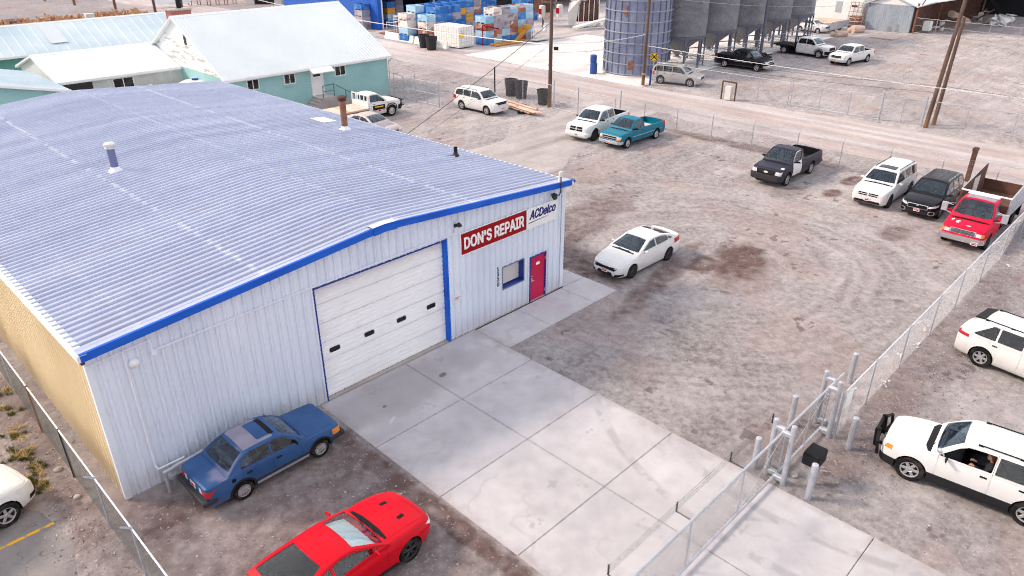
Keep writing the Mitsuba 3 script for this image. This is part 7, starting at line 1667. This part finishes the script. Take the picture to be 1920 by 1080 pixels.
# sliding cantilever gate over the driveway
sgk = thing('sliding_gate', 'galvanised sliding gate with barbed wire brackets across the concrete driveway', 'gate')
GY = -12.40; ga, gb_ = 6.0, 17.4
part(sgk, 'top_rail', MB().tube((ga, GY, 1.70), (gb_, GY, 1.70), .038, 10).mesh(), 'm_galv', 40)
part(sgk, 'bottom_rail', MB().tube((ga, GY, .16), (gb_ - .9, GY, .16), .045, 10).mesh(), 'm_galv', 40)
for x in (6.05, 8.67, 11.2, 13.55, 15.2, 16.45): part(sgk, 'upright', MB().tube((x, GY, .18), (x, GY, 1.68), .030, 8).mesh(), 'm_galv', 40)
for x0, x1 in ((6.05, 8.67), (8.67, 11.2), (11.2, 13.55), (13.55, 16.45)): part(sgk, 'brace_cable', MB().tube((x0, GY, .2), (x1, GY, 1.66), .007, 5).mesh(), 'm_galv')
v, f = chain_link((ga, GY + .02), (gb_ - .95, GY + .02), .2, 1.66, .16, .0052); part(sgk, 'chain_link', (v, f), 'm_charcoal', kind='stuff')
for x in (6.02, 8.67, 11.2, 13.5):
    part(sgk, 'wire_bracket', MB().tube((x, GY, 1.70), (x - .02, GY + .42, 1.73), .014, 6).tube((x - .02, GY + .42, 1.71), (x - .02, GY + .42, 2.02), .020, 8).mesh(), 'm_charcoal')
for z in (1.76, 1.86, 1.97): part(sgk, 'barbed_wire', MB().tube((6.0, GY + .42, z), (13.5, GY + .42, z), .005, 4).mesh(), 'm_charcoal')
for i, (x, y, h_, r_, lab) in enumerate(((13.30, -12.68, 2.05, .075, 'tall gate post at the driveway edge nearest the black mailbox'), (13.42, -12.12, 1.95, .075, 'gate post on the yard side at the driveway edge'), (16.30, -12.70, 2.05, .075, 'tall gate post carrying the white notice board'), (16.75, -12.10, 1.95, .075, 'gate post with roller bracket beside the notice board'))):
    k = thing('gate_post', lab, 'post')
    part(k, 'post', MB().tube((x, y, 0), (x, y, h_), r_, 14).ball((x, y, h_), r_, 2, (1, 1, .35)).mesh(), 'm_galv', 40)
    part(k, 'roller', MB().rbox((x - .07, min(y, GY) - .02, 1.66), (x + .07, max(y, GY) + .02, 1.79), .02).mesh(), 'm_galv')
    part(k, 'foot_roller', MB().rbox((x - .06, min(y, GY) - .01, .08), (x + .10, max(y, GY) + .01, .24), .02).mesh(), 'm_galv')
nb = thing('notice_board', 'small white notice board hanging on the fence at the gate post', 'sign')
put(nb, MB().box((16.42, -12.92, 1.05), (16.95, -12.905, 1.62)).mesh(), 'm_sign_white')
for x, y, h_, lab in ((13.38, -11.75, 1.10, 'galvanised bollard inside the gate at the driveway edge'), (13.27, -13.44, 1.20, 'galvanised bollard in front of the black mailbox'), (16.18, -13.38, 1.16, 'galvanised bollard before the push bar of the white vehicle'), (16.0, -11.6, 1.15, 'galvanised bollard inside the yard between the gate posts'), (19.73, -11.96, 1.18, 'galvanised bollard standing alone farthest along the yard side')):
    k = thing('bollard', lab, 'bollard')
    put(k, MB().tube((x, y, 0), (x, y, h_), .09, 18).ball((x, y, h_), .09, 2, (1, 1, .3)).mesh(), 'm_galv', 40)
mbx = thing('mailbox', 'black box mailbox on a post behind the front bollard', 'mailbox')
part(mbx, 'box', MB().rbox((13.62, -13.40, .74), (14.22, -12.94, 1.16), .03).mesh(), 'm_black'); part(mbx, 'post', MB().tube((13.87, -13.17, 0), (13.87, -13.17, .72), .05, 10).mesh(), 'm_galv'); part(mbx, 'flap', MB().box((13.605, -13.36, .80), (13.622, -12.98, 1.1)).mesh(), 'm_plastic')
# litter along the right fence
for i, (x, y, lab) in enumerate(((25.4, -12.6, 'crumpled white litter farthest along the foot of the right fence'), (24.0, -12.8, 'white litter scrap by brown grass at the right fence'), (22.8, -12.6, 'small white litter scrap at the middle of the right fence'), (20.5, -12.9, 'white litter nearest the notice board on the right fence'), (34.2, -13.3, 'white litter outside the fence by the red dump truck'), (14.75, -13.15, 'grey rubble lump beside the black mailbox'))):
    m = MB()
    for _ in range(5):
        c_ = np.array([x, y, .05]) + rng.normal(0, .09, 3) * [1.4, .6, .12]; m.raw(*hull(c_ + rng.normal(0, .04, (6, 3)) * [1.3, 1, .4]))
    single('litter', m.mesh(), 'm_litter' if i < 5 else 'm_block', lab, 'litter' if i < 5 else 'rubble')
for i, (x, y, r_, lab) in enumerate(((-.95, 2.7, .10, 'pinkish rock at the foot of the left fence'), (-.95, 1.1, .08, 'pale rock lower down at the left fence'), (13.9, -12.75, .11, 'flat rock at the gate post'))):
    s_ = trimesh.creation.icosphere(subdivisions=2); v = s_.vertices * (1 + .35 * (meshkit.fbm(s_.vertices * 1.6 + i * 7, 3)[:, None] - .5)) * [r_ * 1.2, r_, r_ * .7]
    single('rock', (v + [x, y, r_ * .3], s_.faces), 'm_block', lab, 'rock')

# ---------------------------------------------------------------- lumber, tyre, poles and lines
lm = thing('lumber_pile', 'pile of long pale boards lying by the black bins', 'lumber')
for k in range(9):
    a = np.array([40.7 - .16 * (k % 4), 26.9 + rng.normal(0, .15)]); b = np.array([39.9 - .16 * (k % 4), 21.4 + rng.normal(0, .3)])
    z = .16 + .13 * (k // 4) + .02 * rng.random(); d_ = (b - a) / np.linalg.norm(b - a); n_ = np.array([-d_[1], d_[0]]) * .085
    part(lm, 'board', hull([(*(q + s * n_), zz) for q in (a, b) for s in (-1, 1) for zz in (z, z + .06)]), 'm_plank')
for y in (22.5, 25.5): part(lm, 'bearer', MB().rbox((39.3, y, .0), (41.2, y + .15, .15), .01).mesh(), 'm_rust')
br_ = MB()
for _ in range(30):
    a = np.array([40.6, 24.6, .1]) + rng.normal(0, .5, 3) * [1, 1.2, .2]; a[2] = abs(a[2]); b = a + rng.normal(0, .5, 3) * [1, 1, .3]; b[2] = abs(b[2]); br_.tube(a, b, .02, 4)
labels['brush_scraps'] = {'kind': 'stuff', 'label': 'tangle of brown scrap sticks in front of the lumber pile', 'category': 'sticks'}
put('brush_scraps', br_.mesh(), 'm_rust_dark')
ty = thing('loose_tyre', 'loose black tyre lying flat on the ground near the lumber', 'tyre')
part(ty, 'tread', MB().lathe([(.18, .02), (.33, .0), (.36, .06), (.36, .16), (.33, .22), (.18, .20), (.17, .11), (.18, .02)], 26, (39.5, 22.75, 0)).mesh(), 'm_rubber', smooth=40); part(ty, 'rim', MB().lathe([(0, .15), (.16, .16), (.185, .20), (.19, .21), (.17, .12), (0, .10)], 20, (39.5, 22.75, 0)).mesh(), 'm_rim')
def pole(label, x, y, h, r=.16, lean=(0, 0), base=True):
    t = thing('utility_pole', label, 'utility pole')
    part(t, 'shaft', MB().tube((x, y, 0), (x + lean[0], y + lean[1], h), r, 14, r * .72).mesh(), 'm_pole', 40); return t
t = pole('wooden utility pole with white hanging insulators beside the lane gate', 42.85, 22.72, 11.5, .17)
part(t, 'crossarm', MB().cbox((42.85, 22.72, 8.2), (.12, 2.2, .14)).mesh(), 'm_pole')
for y, z in ((23.6, 7.55), (21.75, 7.75)): part(t, 'transformer', MB().lathe([(0, z - .5), (.24, z - .5), (.26, z + .3), (.2, z + .4), (0, z + .42)], 14, (42.7, y, 0)).mesh(), 'm_offwhite', smooth=40); part(t, 'orange_tag', MB().cbox((42.44, y, z - .05), (.04, .28, .4)).mesh(), 'm_sign_red')
part(t, 'lamp', MB().ball((42.6, 23.15, 6.15), .16, 1).cbox((42.6, 23.15, 6.35), (.2, .2, .2)).mesh(), 'm_white'); part(t, 'splice_box', MB().cbox((42.9, 22.2, 4.75), (.25, .3, .25)).mesh(), 'm_black')
t = pole('dark square marker post beside the wooden utility pole', 42.5, 22.55, 2.6, .07)
pole('left one of two leaning wooden poles near the far road gate', 57.75, -2.2, 12.5, .165, (1.1, -.35)); pole('right one of two leaning wooden poles, shorter and set behind', 59.1, -2.35, 7.8, .155, (.35, -.1))
part(pole('brown wooden pole standing in front of the big grain bin', 55.5, 22.2, 12.5, .16), 'pole_band', MB().lathe([(.165, 1.0), (.175, 1.0), (.175, 1.1), (.165, 1.1)], 14, (55.5, 22.2, 0)).mesh(), 'm_galv')
dgp = thing('steel_pole', 'dark grey pole standing between the second and third hopper bins', 'pole')
put(dgp, MB().tube((78.2, 22.1, 0), (78.2, 22.1, 11.5), .17, 12).mesh(), 'm_hopper_leg', 40)
for i, (x, y) in enumerate(((43.2, 120.8), (44.7, 108.0), (48.9, 107.7), (40.8, 133.5), (39.3, 145.0))):
    pole(['far pole above the right end of the dry brush', 'tallest far pole left of the brick chimney', 'far pole nearest the brick chimney', 'far pole pair member on the right at the top left', 'far pole pair member on the left at the top left'][i], x, y, 10, .22)
bp = thing('brown_post', 'rusty brown steel post standing behind the red dump truck', 'post')
put(bp, MB().rbox((46.1, -8.4, 0), (46.35, -8.15, 2.1), .02).box((46.05, -8.42, 1.9), (46.4, -8.13, 2.05)).mesh(), 'm_rust_dark')
rs = thing('crossing_sign', 'round yellow railroad crossing sign with black X on a post', 'sign')
th = math.radians(222); uu = np.array([-math.sin(th), math.cos(th), 0]) * -1; oo = np.array([math.cos(th), math.sin(th), 0]); cc = np.array([55.9, 21.45, 2.62])
part(rs, 'post', MB().tube((*(cc - oo * .04)[:2], 0), (*(cc - oo * .04)[:2], 3.0), .035, 8).mesh(), 'm_galv')
disc = MB().tube(cc, cc + oo * .012, .40, 36); part(rs, 'disc', disc.mesh(), 'm_yellow_sign')
xm = MB()
for s in (1, -1):
    d1 = uu * .70 + np.array([0, 0, s * .70]); d1 /= np.linalg.norm(d1); w_ = np.cross(d1, oo); w_ /= np.linalg.norm(w_)
    for o_ in (.014 + .001 * s,): xm.raw([cc + oo * o_ + a * d1 * .37 + b * w_ * .045 for a, b in ((-1, -1), (1, -1), (1, 1), (-1, 1))], [[0, 1, 2], [0, 2, 3]])
ringv = MB(); aa = np.linspace(0, 2 * np.pi, 37)
for a0, a1 in zip(aa[:-1], aa[1:]): ringv.raw([cc + oo * .0145 + r_ * (uu * math.cos(q) + np.array([0, 0, 1]) * math.sin(q)) for r_, q in ((.375, a0), (.375, a1), (.35, a1), (.35, a0))], [[0, 1, 2], [0, 2, 3]])
part(rs, 'cross_mark', xm.mesh(), 'm_black'); part(rs, 'border', ringv.mesh(), 'm_black')
lt = MB().text('R', .16, cc + uu * -.29 + np.array([0, 0, -.08]) + oo * .014, uu, (0, 0, 1), oo, .003).text('R', .16, cc + uu * .18 + np.array([0, 0, -.08]) + oo * .014, uu, (0, 0, 1), oo, .003)
part(rs, 'lettering', lt.mesh(), 'm_black')
bo = thing('dark_bollard', 'dark blue bollard at the foot of the crossing sign', 'bollard'); put(bo, MB().tube((56.0, 21.75, 0), (56.0, 21.75, 1.4), .09, 12).mesh(), 'm_blue_dark')
def line(label, a, b, r=.012, sag=.4, mat='m_charcoal', n=14):
    a, b = np.asarray(a, float), np.asarray(b, float); tt = np.linspace(0, 1, n); P = a + np.outer(tt, b - a); P[:, 2] -= sag * 4 * tt * (1 - tt)
    m = MB()
    for p, q in zip(P[:-1], P[1:]): m.tube(p, q, r, 5, cap=False)
    single('overhead_line', m.mesh(), mat, label, 'cable')
line('thick white cable from the wooden pole past the blue shed', (42.7, 22.9, 5.0), (42.6, 88, 6.2), .035, .9, 'm_white')
line('white cable from the wooden pole across to the brown pole', (42.9, 22.6, 5.1), (55.5, 22.2, 4.6), .025, .25, 'm_white')
line('lower thin cable from the wooden pole to the brown pole', (42.9, 22.6, 4.4), (55.5, 22.2, 3.9), .012, .25)
line('white cable from the brown pole along the far fence', (55.5, 22.2, 3.6), (58.0, -30, 3.9), .022, .55, 'm_white')
line('upper thin cable from the brown pole to the leaning poles', (55.5, 22.2, 3.1), (58.0, -2.2, 3.1), .012, .3)
line('lower thin cable from the brown pole to the leaning poles', (55.5, 22.2, 2.7), (58.0, -2.2, 2.6), .012, .3)
line('thin cable right of the leaning poles', (58.2, -2.2, 3.1), (60, -32, 3.3), .012, .3)
line('dark guy cable slanting from the wooden pole down to the ground', (42.7, 22.72, 6.7), (28.6, 24.1, .05), .022, .15)
line('thin guy cable beside the dark one', (42.7, 22.72, 5.0), (30.4, 23.6, .05), .010, .1)
line('dashed looking cable across the tops of the hopper bins', (60.5, 21.6, 7.2), (100, 23.4, 3.6), .02, .3, 'm_wire')
